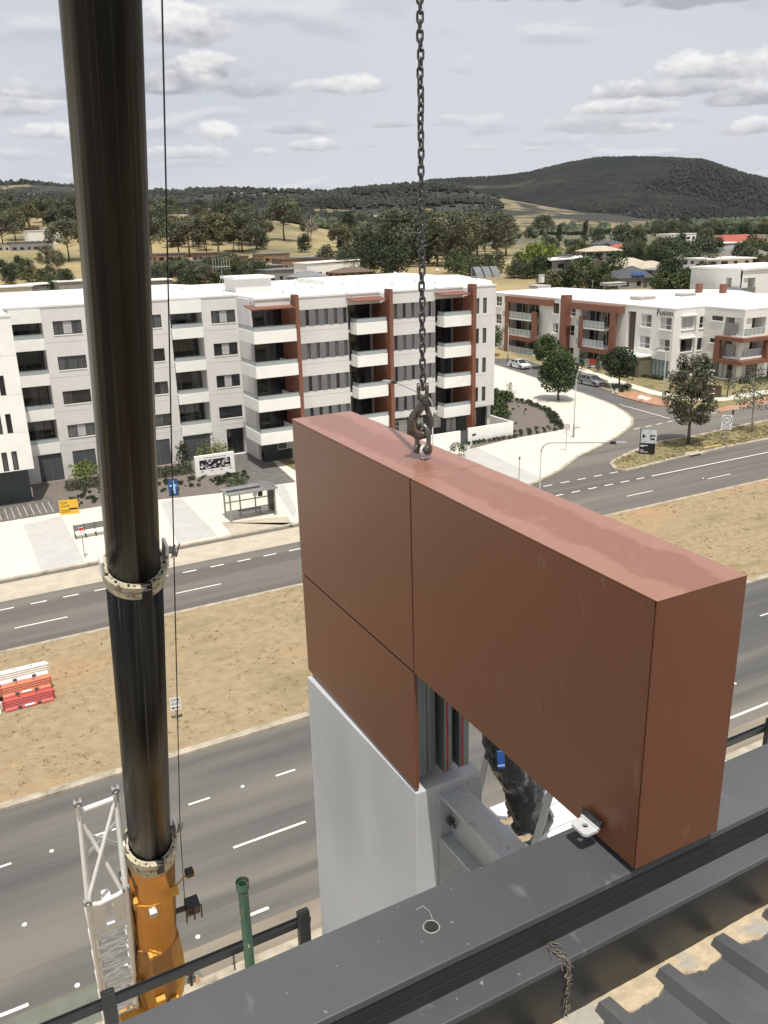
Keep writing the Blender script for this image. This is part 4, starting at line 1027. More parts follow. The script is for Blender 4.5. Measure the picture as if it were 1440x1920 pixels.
panel('back_panel', W_ - .018, W_, .0035, a_ - gp, .001, h_); panel('back_panel', W_ - .018, W_, a_ + gp, L_, .001, h_ - gp)
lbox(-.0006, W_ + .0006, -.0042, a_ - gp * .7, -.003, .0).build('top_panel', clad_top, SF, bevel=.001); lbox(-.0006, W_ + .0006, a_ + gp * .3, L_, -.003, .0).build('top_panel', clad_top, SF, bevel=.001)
lbox(.0008, W_ - .0008, -.0035, .0005, .001, h_ - .001).build('end_panel', clad, SF, bevel=.001); lbox(.004, W_ - .004, .001, .018, .004, h_ - .004).build('edge_joint', core_m, SF); panel('end_panel', .0187, W_ - .0187, L_ - .016, L_, .0165, g_ - .002)
panel('soffit_panel', .0187, W_ - .0187, .0205, a_ - gp, h_ - .018, h_ - .003)
lbox(.03, W_ - .03, .022, L_ - .02, .017, h_ - .02).build('core', core_m, SF)
# galvanised studs in the open side of the leg, with red tape
stud_m = mat('galvanised_stud', (.21, .235, .225), .42, metal=.55, var=.2, scale=5, stretch=(6, 6, .3))
tape = mat('red_tape', (.40, .010, .03), .45, var=.3, scale=40)
for i, (w0, w1, s0) in enumerate(((.035, .075, a_ + .04), (.085, .125, a_ + .055), (.14, .175, a_ + .012), (.187, .205, a_ + .05), (.212, .258, a_ + .012))):
    mb = MB(); lbox(w0, w0 + .003, s0, s0 + .09, h_ - .03, 1.285, mb); lbox(w0, w1, s0, s0 + .003, h_ - .03, 1.285, mb); lbox(w1 - .003, w1, s0 + .003, s0 + .03, h_ - .03, 1.285, mb)
    o = mb.build('stud', stud_m, SF)
    if i in (2, 4): lbox(w0 + .010, w0 + .020, s0 - .0015, s0 - .0004, h_ - .03, 1.28).build('tape', tape, o)
lbox(.03, .26, a_ + .15, a_ + .16, h_ - .02, 1.28).build('stud_backing', stud_m, SF)
mb = MB(); lbox(.262, .32, a_ + .05, a_ + .14, 1.02, 1.10, mb); mb.build('tube_stub', galv, SF); lbox(.266, .3205, a_ + .0494, a_ + .13, 1.03, 1.092).build('tube_end', core_m, SF)
# folded lug with a bolt hole near the bottom edge
bc = np.array([1.395, 1.459, 21.222])
br_m = mat('galvanised_bracket', (.66, .67, .67), .5, metal=.35, var=.06, scale=20)
mb = MB(); nseg = 20; hw, hd = .034, .055; ex = np.array([1, 0, 0]); ey = np.array([0, 1, 0]); r0 = .0088; hcn = bc + np.array([-.012, -.001, 0])
for zt_, fl in ((.004, 0), (-.004, 1)):
    ring = []; sq = []
    for i in range(nseg):
        a = 2 * math.pi * i / nseg; ring.append(hcn + np.array([r0 * math.cos(a), r0 * math.sin(a), zt_]))
        k = 1 / max(abs(math.cos(a)), abs(math.sin(a))); sq.append(hcn + np.array([.028 * k * math.cos(a), .033 * k * math.sin(a), zt_]))
    o = len(mb.v); mb.v.extend([tuple(p) for p in ring + sq])
    for i in range(nseg):
        j = (i + 1) % nseg; q = (o + i, o + nseg + i, o + nseg + j, o + j); mb.f.append(q if not fl else q[::-1]); mb.m.append(0)
for i in range(nseg):
    j = (i + 1) % nseg; A0, A1 = i, j; B0, B1 = 2 * nseg + i, 2 * nseg + j; mb.f.append((A0, A1, B1, B0)); mb.m.append(0)
    A0, A1 = nseg + i, nseg + j; B0, B1 = 3 * nseg + i, 3 * nseg + j; mb.f.append((A0, B0, B1, A1)); mb.m.append(0)
lug = mb.build('lug', br_m, SF)
MB().box(1.398, 1.4085, 1.424, 1.494, 21.2265, 21.231).build('lug_root', br_m, SF); MB().box(1.4035, 1.4125, 1.420, 1.498, 21.2312, 21.252).build('lug_plate', black, SF, bevel=.003)

# ------------------------------------------------------------------ eye bolt, shackle, hook, chain
HA = np.array(atz(795, 866, 21.955)); HR = nrm([.881, -.472, 0]); HF = nrm([.472, .881, 0]); KS = .000193
def HP(cx, cy, w=0.0): return HA + HR * ((cx - 540) * KS) + np.array([0, 0, (1800 - cy) * KS * 1.03]) + HF * w
iron = mat('worn_lifting_steel', (.10, .085, .072), .42, metal=.6, var=.35, scale=70, bump=.15, bscale=160, bdist=.002)
iron2 = mat('oily_steel', (.15, .14, .128), .36, metal=.75, var=.3, scale=60, bump=.15, bscale=150, bdist=.002)
chain_m = mat('chain_steel', (.085, .08, .078), .40, metal=.7, var=.4, scale=90, bump=.25, bscale=220, bdist=.002)
zinc = mat('white_zinc', (.62, .62, .60), .35, metal=.3, var=.1, scale=60)
ring_m = mat('brown_wear', (.16, .085, .055), .5, metal=.3, var=.3, scale=60)
EB = thing('eye_bolt', 'pale zinc lifting eye screwed into the top of the brown frame', 'eye bolt', HA)
mb = MB(); mb.tube([HP(540, 1830), HP(540, 1715)], .0072, 12); mb.build('shank', iron2, EB, smooth=False)
mb = MB(); pts = [HP(505 + 96 * math.cos(t) , 1575 + 112 * math.sin(t), .0) for t in np.linspace(0, 2 * math.pi, 28, endpoint=False)]
er = nrm(HR * .55 + HF * .83)
pts = [HP(528, 1580) + er * (.0165 * math.cos(t)) + np.array([0, 0, .0175 * math.sin(t)]) for t in np.linspace(0, 2 * math.pi, 28, endpoint=False)]
mb.tube(pts, .0062, 10, closed=True); mb.tube([HP(536, 1700), HP(538, 1735)], .0125, 12); mb.build('eye', zinc, EB, smooth=True)
SH = thing('bow_shackle', 'worn steel bow shackle linking the hook to the zinc eye', 'shackle', HP(520, 1550))
sn = nrm(HR * .83 - HF * .55)                          # across the shackle pin
sc0 = HP(520, 1545)
def SP(a, z): return sc0 + sn * a + np.array([0, 0, z])
bow = [SP(-.0235, 0), SP(-.0245, .022), SP(-.026, .050), SP(-.020, .078), SP(-.008, .090), SP(.006, .091), SP(.019, .079), SP(.0255, .050), SP(.0245, .022), SP(.0235, 0)]
MB().tube(bow, [.0095, .0092, .009, .0092, .0098, .0098, .0092, .009, .0092, .0095], 12).build('bow', iron2, SH, smooth=True)
mb = MB()
for s in (-1, 1): mb.disc(SP(.0235 * s, 0), sn, .0205, .0145, 22)
mb.build('lug', iron2, SH, bevel=.002)
mb = MB(); mb.disc(SP(0, 0), sn, .0085, .072, 12); mb.build('pin', iron, SH); MB().disc(SP(.0335, 0), sn, .0105, .004, 6).build('pin_nut', iron, SH)
HK = thing('safety_hook', 'dark steel self-locking crane hook at the end of the chain', 'crane hook', HP(500, 900))
mb = MB()
body = [(560, 640), (500, 720), (425, 820), (352, 910), (310, 1010), (303, 1100), (335, 1190), (400, 1255), (480, 1285), (555, 1272), (615, 1225), (655, 1160)]
rad = [.0145, .016, .0172, .0175, .0172, .0175, .018, .018, .017, .015, .0125, .009]
def flat_tube(pts, rad, k, name, m, par):
    b = MB(); b.tube(pts, rad, 12); c0 = np.array(HP(500, 900))
    b.v = [tuple(np.array(v) + HF * ((np.array(v) - c0) @ HF) * (k - 1)) for v in b.v]
    return b.build(name, m, par, smooth=True)
flat_tube([HP(*p) for p in body], rad, .72, 'hook_body', iron, HK)
flat_tube([HP(*p, -.0095) for p in [(400, 930), (352, 1010), (345, 1100), (380, 1185), (450, 1235), (520, 1238)]], [.003, .006, .007, .007, .006, .003], .7, 'wear_groove', ring_m, HK)
flat_tube([HP(*p) for p in [(575, 650), (600, 760), (640, 870), (682, 970), (690, 1050), (668, 1140), (635, 1205)]], [.011, .0105, .010, .0098, .009, .008, .0065], .7, 'latch', iron, HK)
mb = MB(); c_ = (HP(575, 640) + HP(430, 835)) / 2; dd = nrm(HP(430, 835) - HP(575, 640)); pd = np.cross(dd, HF)
for s in (-1, 1): mb.obox(c_ + HF * (.0165 * s), dd, pd, HF, .024, .0115, .0028)
for s in (-1, 1): mb.disc(HP(575, 640) + HF * (.0165 * s), HF, .0125, .0056, 16)
mb.build('latch_plate', iron, HK, bevel=.0015)
MB().disc(HP(575, 648), HF, .0058, .043, 8).build('rivet', iron2, HK)
mb = MB()
for s in (-1, 1):
    c_ = HP(525 + 78 * s, 465); mb.obox(c_, HR, HF, (0, 0, 1), .0068, .0125, .0235); mb.disc(HP(525 + 78 * s, 350), HR, .0125, .0136, 16)
mb.obox(HP(527, 570), HR, HF, (0, 0, 1), .0218, .0125, .0085); mb.obox(HP(540, 620), HR, HF, (0, 0, 1), .0135, .0095, .0135)
mb.build('clevis', iron, HK, bevel=.003)
MB().disc(HP(525, 400), HR, .0062, .046, 10).build('clevis_pin', iron2, HK)
# chain
top_z = 24.75; pitch = .0272
CH = thing('lifting_chain', 'dark steel chain hanging from the crane down to the hook', 'chain', HP(527, 400))
def link_mesh(ax):
    mb = MB(); r = .0043; hl, hwid = pitch / 2 - .0 , .0092; pts = []
    for t in np.linspace(-90, 90, 8): pts.append((hwid * math.sin(math.radians(t)), 0, hl - hwid + hwid * math.cos(math.radians(t)) + r))
    for t in np.linspace(90, 270, 8): pts.append((hwid * math.sin(math.radians(t)), 0, -hl + hwid + hwid * math.cos(math.radians(t)) - r))
    mb.tube(pts, r, 8, closed=True); return mb
lm = link_mesh(0).build('link', chain_m, None, smooth=True).data
bpy.data.objects.remove(bpy.data.objects['link'])
z0 = HP(527, 400)[2]; hb = HP(527, 400); n = int((top_z - z0) / pitch)
base_a = math.atan2(HR[1], HR[0])
for i in range(n):
    o = bpy.data.objects.new('link', lm); COL.objects.link(o); o.parent = CH; z = z0 + .004 + pitch * (i + .32)
    tw = math.radians(14 + 10 * math.sin(i * .17) + (50 * sstep(14, 46, i))); sway = .0012 * math.sin(i * 1.3)
    o.location = (float(sway), float(.001 * math.cos(i)), float(z - wloc(CH)[2])); o.rotation_euler = (0, 0, base_a + (math.pi / 2 if i % 2 == 0 else 0) + tw)
# crane hook block over the picture and its ropes up to the boom head
BT = np.array([hb[0], hb[1], 41.0])
HB = thing('hook_block', 'crane hook block high above the frame, on its hoist ropes', 'hook block', (hb[0], hb[1], top_z + .1))
MB().box(hb[0] - .12, hb[0] + .12, hb[1] - .2, hb[1] + .2, top_z + .25, top_z + .8).build('block', black, HB, bevel=.03)
MB().tube([(hb[0] + .07 * math.sin(t), hb[1], top_z + .11 + .1 * math.cos(t)) for t in np.linspace(0, 6.283, 20, endpoint=False)], .022, 10, closed=True).build('hook', iron, HB, smooth=True)
mb = MB()
for s in (-.1, .1): mb.tube([(hb[0], hb[1] + s, top_z + .8), (hb[0], hb[1] + s, 40.6)], .011, 6)
mb.build('rope', black, HB)

# ================================================================== concrete blade wall and the steel beam behind the capping
con_w = mat('white_painted_concrete', (.47, .475, .48), .7, var=.05, scale=1.6, bump=.1, bscale=25)
patchmix(con_w, (.33, .34, .35), 1.1, .48, .62, (1, 1, .35), .5, 3.0)
patchmix(con_w, (.50, .48, .43), 6, .62, .75, (1, 1, 1), .6, 6.0)
steel_p = mat('grey_primer_steel', (.36, .375, .385), .5, var=.06, scale=5)
patchmix(steel_p, (.33, .33, .30), 9, .5, .6, (1, .5, 1), .6, 1.3, 4)
patchmix(steel_p, (.21, .15, .07), 48, .61, .68, (1, .8, 1), .5, 3.3, 6)
BWT = thing('blade_wall', 'tall pale grey concrete blade wall standing under the brown frame', 'concrete wall', (1.6, 3.0, 0))
mb = MB().box(1.445, 1.76, 2.49, 3.585, 0, 20.635); mb.build('wall', con_w, BWT, bevel=.005)
MB().box(1.55, 1.755, 2.474, 2.489, 20.05, 20.60).build('end_plate', steel_p, BWT)
SB = thing('steel_beam', 'grey primed steel I-beam with rusty top flange, running from the blade wall to the parapet', 'steel beam', (1.61, 2.0, 20.5))
MB().box(1.548, 1.668, 1.545, 2.473, 20.588, 20.600).build('top_flange', steel_p, SB, bevel=.002)
MB().box(1.604, 1.612, 1.545, 2.473, 20.392, 20.587).build('web', steel_p, SB)
MB().box(1.548, 1.668, 1.545, 2.473, 20.380, 20.391).build('bottom_flange', steel_p, SB, bevel=.002)
mb = MB(); mb.disc((1.585, 2.455, 20.47), (0, 1, 0), .016, .02, 6); mb.disc((1.585, 2.44, 20.47), (0, 1, 0), .008, .05, 8); mb.build('bolt', iron2, SB)

# work platform below the arm, with bars and a sheet of black plastic tied by a blue strap
alu = mat('aluminium', (.58, .57, .55), .35, metal=.8, var=.08, scale=8, stretch=(1, 1, .2))
alu_plank = mat('white_deck_boards', (.74, .74, .74), .5, var=.04, scale=5)
WP = thing('work_platform', 'white ribbed work platform hung below the arm of the frame', 'platform', (2.6, 2.6, 19.86))
for i in range(5): box('deck_board', alu_plank, WP, 2.21 + .0, 3.6, 2.30 + .15 * i, 2.443 + .15 * i, 19.86, 19.90)
for i in range(2): box('deck_bearer', alu, WP, 2.3 + .9 * i, 2.36 + .9 * i, 1.53, 3.06, 19.80, 19.858)
def angle_bar(name, label, p0, p1, y0, y1, w):
    A = aty(*p0, y0); B = aty(*p1, y1); t = thing(name, label, 'metal bar', B); mb = MB()
    d = nrm(A - B); sdv = nrm(np.cross(d, (0, 1, 0))); u = np.cross(sdv, d)
    mb.obox((A + B) / 2, d, sdv, u, np.linalg.norm(A - B) / 2, w / 2, .002); mb.obox((A + B) / 2 + sdv * (w / 2) + u * (-w / 2), d, u, sdv, np.linalg.norm(A - B) / 2, w / 2, .002)
    mb.build('angle', alu, t); return t
angle_bar('aluminium_bar', 'thin aluminium angle bar left of the black plastic, seen under the frame', (920, 1380), (896, 1500), 2.75, 2.9, .035)
angle_bar('aluminium_bar', 'wide aluminium bar with orange glow, right of the black plastic', (1045, 1440), (1000, 1590), 2.35, 2.42, .04)
bk = mat('black_plastic', (.008, .008, .009), .28, var=.4, scale=20, bump=.5, bscale=14, bdist=.03, spec=.6)
PL = thing('plastic_sheeting', 'crumpled black plastic sheeting bundled below the arm of the frame', 'plastic sheet', aty(985, 1560, 2.7))
path = [((930, 1360), 26, 26), ((930, 1392), 26, 26), ((944, 1418), 34, 30), ((962, 1448), 40, 34), ((980, 1478), 42, 38), ((990, 1508), 46, 42), ((996, 1535), 48, 42), ((990, 1555), 34, 32), ((996, 1572), 14, 16)]
mb = MB(); nr = 40; rings = []
for i in range(len(path) * 5 - 4):
    t = i / 5; j = min(int(t), len(path) - 2); q = t - j
    (pa_, ra, rb), (pb_, rc, rd) = path[j], path[j + 1]
    cxp = pa_[0] * (1 - q) + pb_[0] * q; cyp = pa_[1] * (1 - q) + pb_[1] * q; r1 = (ra * (1 - q) + rc * q) * .0021; r2 = (rb * (1 - q) + rd * q) * .0021
    C_ = aty(cxp, cyp, 2.74)
    for k in range(nr):
        a = 2 * math.pi * k / nr; f_ = 1 + .22 * mnoise.fractal(Vector((math.cos(a) * 1.6, math.sin(a) * 1.6, i * .22)), 1, 2, 4) + .16 * abs(math.sin(a * 4 + i * .45 + 2 * mnoise.noise(Vector((a, i * .2, 0)))))
        mb.v.append(tuple(C_ + HR * (r1 * f_ * math.cos(a)) + HF * (r2 * f_ * math.sin(a)) + np.array([0, 0, .012 * mnoise.noise(Vector((a * 2, i * .5, 3)))])))
for i in range(len(path) * 5 - 5):
    for k in range(nr): k2 = (k + 1) % nr; mb.f.append((i * nr + k, i * nr + k2, (i + 1) * nr + k2, (i + 1) * nr + k)); mb.m.append(0)
mb.f.append(tuple(range(nr))); mb.m.append(0)
mb.build('sheet', bk, PL, smooth=True)
strap_m = mat('blue_strap', (.02, .09, .38), .4, var=.15, scale=30); strap2 = mat('pale_blue_stripe', (.35, .5, .75), .4)
A = aty(938, 1408, 2.60); B = aty(940, 1440, 2.60); d = nrm(A - B); sdv = nrm(np.cross(d, HF)); 
MB().obox((A + B) / 2, d, sdv, HF, np.linalg.norm(A - B) / 2, .016, .006).build('strap', strap_m, PL, bevel=.003)
MB().obox(B + d * .018 - HF * .0065, d, sdv, HF, .004, .0155, .001).build('strap_stripe', strap2, PL)
rag = mat('tan_rag', (.36, .28, .19), .95, var=.35, scale=30, bump=1, bscale=50)
for (q, lbl) in (((950, 1537), 'crumpled tan offcut beside the left foot of the black plastic'), ((985, 1568), 'crumpled tan offcut under the right foot of the black plastic')):
    C_ = aty(*q, 2.62); mb = MB(); nn = 14
    for i in range(6):
        for k in range(nn):
            a = 2 * math.pi * k / nn; ph = math.pi * i / 5; r = (.022 + .022 * mnoise.noise(Vector((a * 2, i, q[0])))) * math.sin(ph)
            mb.v.append((C_[0] + 1.6 * r * math.cos(a), C_[1] + r * math.sin(a), C_[2] - .01 + .009 * math.cos(ph) + .01 * mnoise.noise(Vector((a * 3, i * 2, 1)))))
    for i in range(5):
        for k in range(nn): k2 = (k + 1) % nn; mb.f.append((i * nn + k2, i * nn + k, (i + 1) * nn + k, (i + 1) * nn + k2)); mb.m.append(0)
    tag(mb.build('rag', rag, None, loc=C_), lbl, 'offcut')

# ------------------------------------------------------------------ balustrade of the terrace one storey down
BY = 3.75
TB = thing('terrace', 'white terrace slab one storey below the parapet', 'terrace', (2, 2.6, 17.9)); box('slab', white_render, TB, -14, 40, 1.53, 3.95, 17.65, 17.9)
RL = thing('balustrade', 'black metal balustrade with flat rail and posts along the terrace below', 'railing', (0, BY, 17.9))
rail_m = mat('black_powder_coat', (.017, .018, .019), .38, var=.1, scale=6)
for x0, x1 in ((-6, 1.44), (1.77, 12)):
    mb = MB(); mb.box(x0, x1, BY - .021, BY + .021, 18.945, 18.962); mb.box(x0, x1, BY - .021, BY - .014, 18.963, 18.972); mb.box(x0, x1, BY + .014, BY + .021, 18.963, 18.972); mb.box(x0, x1, BY - .013, BY + .013, 18.922, 18.944)
    mb.build('rail', rail_m, RL)
pxs = [.28 - 1.17 * 3, .28 - 1.17 * 2, .28 - 1.17, .28, 1.385, 2.6, 3.8, 5.4, 6.6]
for x in pxs:
    mb = MB(); mb.box(x - .035, x + .035, BY - .062, BY - .022, 17.9, 19.06); mb.box(x - .027, x + .027, BY - .056, BY - .028, 19.061, 19.068); mb.build('post', rail_m, RL, bevel=.003)
gp_m = mat('green_painted_pipe', (.035, .085, .05), .5, var=.3, scale=10, stretch=(1, 1, .3)); patchmix(gp_m, (.16, .11, .06), 14, .58, .66, (1, 1, .4), .7); patchmix(gp_m, (.5, .5, .45), 18, .68, .71, (1, 1, .5), .8, 4.0)
GP = thing('green_pipe', 'green painted steel pipe standing upright in front of the balustrade', 'pipe', (1.018, BY - .14, 17.9))
mb = MB(); x, y = 1.018, BY - .14; nn = 20; R0, R1 = .036, .029
R0, R1 = .0275, .0215
for (r, z) in ((R0, 17.9), (R0, 19.50), (R1, 19.50), (R1, 19.0)):
    for k in range(nn): a = 2 * math.pi * k / nn; mb.v.append((x + r * math.cos(a), y + r * math.sin(a), z))
for i in range(3):
    for k in range(nn): k2 = (k + 1) % nn; mb.f.append((i * nn + k, i * nn + k2, (i + 1) * nn + k2, (i + 1) * nn + k)); mb.m.append(0)
mb.build('pipe', gp_m, GP)
MB().tube([(x, y, 19.47), (x, y, 19.515)], R0 + .008, 20, caps=False).build('collar', gp_m, GP)
# ================================================================== mobile crane
DS = .74 * FPX / 148
def AXP(yp): return atd(190 + .058 * yp, yp, DS * 2950 / (2950 - yp))
A0_, A1_ = AXP(0), AXP(1850); U = nrm(A0_ - A1_)
BX = nrm(np.array([1., 0, 0]) - U * U[0]); BYv = np.cross(U, BX)
def tz(yp): return float((AXP(yp) - A1_) @ U)
MC = thing('mobile_crane', 'mobile crane with tall black telescopic boom, orange base section and white lattice jib', 'crane', (A1_[0], A1_[1] + .9, 0))
BM4 = Matrix.Identity(4); _o = A1_ - np.array(MC.location)
for i in range(3): BM4[i][0], BM4[i][1], BM4[i][2], BM4[i][3] = float(BX[i]), float(BYv[i]), float(U[i]), float(_o[i])
def blt(mb, name, m, smooth=False, bevel=0.0, parent=None):
    o = mb.build(name, m, None, smooth=smooth, bevel=bevel)
    if parent is None: o.parent = MC; o.matrix_local = BM4
    else: o.parent = parent
    return o
boom_m = mat('black_greased_boom', (.0075, .0075, .0072), .36, var=.5, scale=9, stretch=(1, 1, .03), lo=.4, hi=.7, spec=.18)
patchmix(boom_m, (.026, .025, .022), 9, .56, .70, (1, 1, .012), .45, 3.0, 3)
patchmix(boom_m, (.085, .08, .072), 26, .63, .69, (1, 1, .008), .6, 9.0, 2)
patchmix(boom_m, (.04, .038, .034), 55, .60, .66, (1, 1, .004), .6, 5.0, 2)
orange_m = mat('crane_orange', (.31, .125, .018), .36, var=.10, scale=2, coat=.1); patchmix(orange_m, (.20, .09, .02), 3, .52, .7, (1, 1, .3), .6)
orange_b = mat('crane_yellow_orange', (.60, .30, .035), .4, var=.06, scale=3)
cream_m = mat('grease_cream_collar', (.50, .45, .33), .45, metal=.2, var=.25, scale=8); patchmix(cream_m, (.06, .05, .04), 14, .56, .64, (1, 1, 1), .85, 5.0, 5)
jib_m = mat('jib_white', (.80, .79, .76), .4, var=.05, scale=4)
def oval(r, n=28, front=1.0):                      # boom section: rounded U, flatter at the back
    P = []
    for k in range(n):
        a = 2 * math.pi * k / n; e = 3.0
        cx_, sy_ = math.cos(a), math.sin(a); rr = (abs(cx_) ** e + abs(sy_) ** e) ** (-1 / e) if sy_ > 0 else 1.0
        P.append((r * rr * cx_, r * 1.12 * rr * sy_))
    return P
def extr(r, z0, z1, name, m, n=28, smooth=True):
    mb = MB(); P = oval(r, n)
    nn = len(P); zs = [z0, z1]
    for z in zs:
        for (x, y) in P: mb.v.append((x, y, z))
    for k in range(nn): k2 = (k + 1) % nn; mb.f.append((k, k2, nn + k2, nn + k)); mb.m.append(0)
    mb.f.append(tuple(range(nn - 1, -1, -1))); mb.f.append(tuple(range(nn, 2 * nn))); mb.m += [0, 0]
    o = blt(mb, name, m, smooth)
    for p in o.data.polygons:
        if len(p.vertices) > 4: p.use_smooth = False
    return o
zc1, zc2, zo = tz(1060), tz(1575), tz(1590)
ztip = float((np.array([hb[0], hb[1], 41.0]) - A1_) @ U)
extr(.368, zc1 - .1, ztip, 'boom_section', boom_m)
extr(.402, zc2 - .1, zc1, 'boom_section', boom_m)
extr(.472, -6.2, zc2 - .35, 'boom_base_section', orange_m)
def collar(z, r, h, name, m):
    mb = MB(); prof = [(r * 1.0, z - h), (r * 1.12, z - h), (r * 1.12, z - h * .55), (r * 1.06, z - h * .5), (r * 1.06, z - h * .38), (r * 1.16, z - h * .34), (r * 1.16, z), (r * .93, z)]
    n = 36
    for (rr, zz) in prof:
        for k in range(n): a = 2 * math.pi * k / n; mb.v.append((rr * math.cos(a), rr * 1.1 * math.sin(a), zz))
    for i in range(len(prof) - 1):
        for k in range(n): k2 = (k + 1) % n; mb.f.append((i * n + k, i * n + k2, (i + 1) * n + k2, (i + 1) * n + k)); mb.m.append(0)
    o = blt(mb, name, m); b = MB()
    for k in range(14):
        a = 2 * math.pi * (k + .5) / 14; b.disc((r * 1.05 * math.cos(a), r * 1.155 * math.sin(a), z + .012), (0, 0, 1), .018, .03, 6)
    q = b.build('bolt', black, None); q.parent = o
    return o
collar(zc1 + .02, .405, .24, 'boom_collar', cream_m); collar(zc2, .455, .46, 'boom_collar', cream_m)
for z, r in ((zc1, .42), (zc2, .47)):
    mb = MB(); mb.box(-.02, .13, -r * 1.22, -r * 1.02, z - .38, z + .05); mb.box(.0, .11, -r * 1.30, -r * 1.2, z - .22, z - .02); blt(mb, 'guide_pad', black, bevel=.01)
    mb = MB(); mb.box(r + .02, r + .07, -.10, .12, z - .1, z + .32); mb.box(-r - .06, -r - .02, -.1, .1, z - .05, z + .28); blt(mb, 'side_bracket', jib_m, bevel=.01)
    mb = MB(); mb.bar((r, -.05, z + .16), (.60, -.05, z + .16), .035); mb.disc((.575, -.05, z + .16), (0, 1, 0), .035, .16, 10)
    for t in (-.07, 0, .07): mb.bar((.52 + t, -.12, z + .10), (.60 + t, -.02, z + .26), .018)
    blt(mb, 'cable_guide', metal_grey)
blt(MB().tube([(.52, -.05, ztip), (.575, -.05, zc1 + .16), (.60, -.05, zc2 + .16), (.66, -.1, tz(1700))], .0095, 6), 'sensor_cable', black)
# cable reel
z = tz(1712); mb = MB(); mb.disc((.80, -.15, z), nrm((.9, -.35, .1)), .20, .05, 8); mb.box(.66, .96, -.30, -.02, z - .18, z + .18)
for t in (-.02, .16, .32): mb.bar((.66 + t, -.36, z - .30), (.64 + t, -.36, z + .30), .035)
blt(mb, 'cable_reel', black, bevel=.01)
blt(MB().bar((.45, -.1, z - .1), (.7, -.15, z - .02), .09), 'reel_arm', frame_dark)
# floodlights and their arms
for (x, y, yp, s) in ((-.16, -.62, 1652, 1), (.70, -.30, 1632, 1)):
    z = tz(yp); L_o = MB().box(x - .085, x + .085, y - .10, y + .06, z - .13, z + .05); o = blt(L_o, 'floodlight', galv if x < 0 else black, bevel=.02)
    g = MB(); g.box(x - .065, x + .065, y - .07, y + .04, z - .142, z - .131); q = g.build('lens', sign_white, None); q.parent = o
    g = MB(); g.box(x - .04, x + .04, y - .05, y + .02, z - .146, z - .1425); q = g.build('lens_core', black, None); q.parent = o
z = tz(1640); mb = MB(); mb.tube([(-.45, -.40, z - .25), (-.16, -.60, z - .12), (.15, -.62, z + .0), (.38, -.45, z + .05), (.66, -.32, z + .12)], .018, 6); mb.box(.22, .40, -.60, -.48, z - .06, z + .10); mb.box(.62, .80, -.40, -.28, z + .07, z + .17); mb.box(-.50, -.40, -.42, -.28, z - .35, z - .12)
blt(mb, 'light_arm', orange_b)
# lugs on the base section
mb = MB(); z = tz(1738); mb.box(-.30, -.22, -.66, -.45, z - .1, z + .06); mb.add([(-.30, -.66, z + .062), (-.08, -.62, z + .02), (-.08, -.50, z + .02), (-.30, -.50, z + .062)], [(0, 1, 2, 3)]); mb.box(-.20, -.02, -.64, -.5, z - .06, z + .018); blt(mb, 'boom_lug', orange_b, bevel=.01)
# lift cylinder cradle, flared, and the cylinder
mb = MB(); zz = [tz(1745), tz(1775), tz(1805), tz(1840), tz(1870)]; ww = [.47, .53, .57, .50, .36]; dp = [.50, .66, .80, .80, .55]
for i in range(5):
    for (x, y) in ((-ww[i], .1), (-ww[i], -dp[i] * .6), (-ww[i] * .45, -dp[i]), (ww[i] * .45, -dp[i]), (ww[i], -dp[i] * .6), (ww[i], .1)): mb.v.append((x, y, zz[i]))
for i in range(4):
    for k in range(5): mb.f.append((i * 6 + k, i * 6 + k + 1, (i + 1) * 6 + k + 1, (i + 1) * 6 + k)[::-1]); mb.m.append(0)
mb.f.append((24, 25, 26, 27, 28, 29)); mb.m.append(0); mb.f.append((5, 4, 3, 2, 1, 0)); mb.m.append(0)
blt(mb, 'cylinder_cradle', orange_m)
mb = MB(); mb.box(-.26, -.04, -.93, -.80, tz(1835), tz(1800)); mb.box(.06, .28, -.93, -.80, tz(1840), tz(1812)); blt(mb, 'cradle_cheek', orange_b, bevel=.02)
mb = MB(); mb.tube([(0, -.75, tz(1820)), (0, -1.3, -3.5)], .16, 16); mb.tube([(0, -1.25, -3.2), (0, -1.9, -7.0)], .24, 16); blt(mb, 'lift_cylinder', orange_m, smooth=False)
mb = MB(); mb.box(-1.05, -.45, -.58, -.30, tz(1850) - .1, tz(1838)); mb.box(-1.05, -.5, -.59, -.34, tz(1868), tz(1852) - .1); blt(mb, 'jib_bracket', orange_b, bevel=.03)
mb = MB(); mb.box(-.62, -.44, -.42, .2, tz(1810), tz(1775)); mb.box(-.60, -.46, -.6, -.43, tz(1800), tz(1782)); mb.tube([(-.55, -.5, tz(1795)), (-.42, -.55, tz(1835))], .05, 8); blt(mb, 'hose_bundle', orange_m)
mb = MB()
for i in range(7): mb.tube([(-.40 + .03 * i, -.60 - .02 * i, tz(1800) + .02 * i), (-.30 + .05 * i, -.68, tz(1840) - .05 * (i % 3))], .025, 6)
blt(mb, 'hydraulic_hoses', black)
mb = MB(); mb.box(-.62, -.50, -.2, .35, -5.5, tz(1640)); blt(mb, 'jib_side_plate', metal_grey)
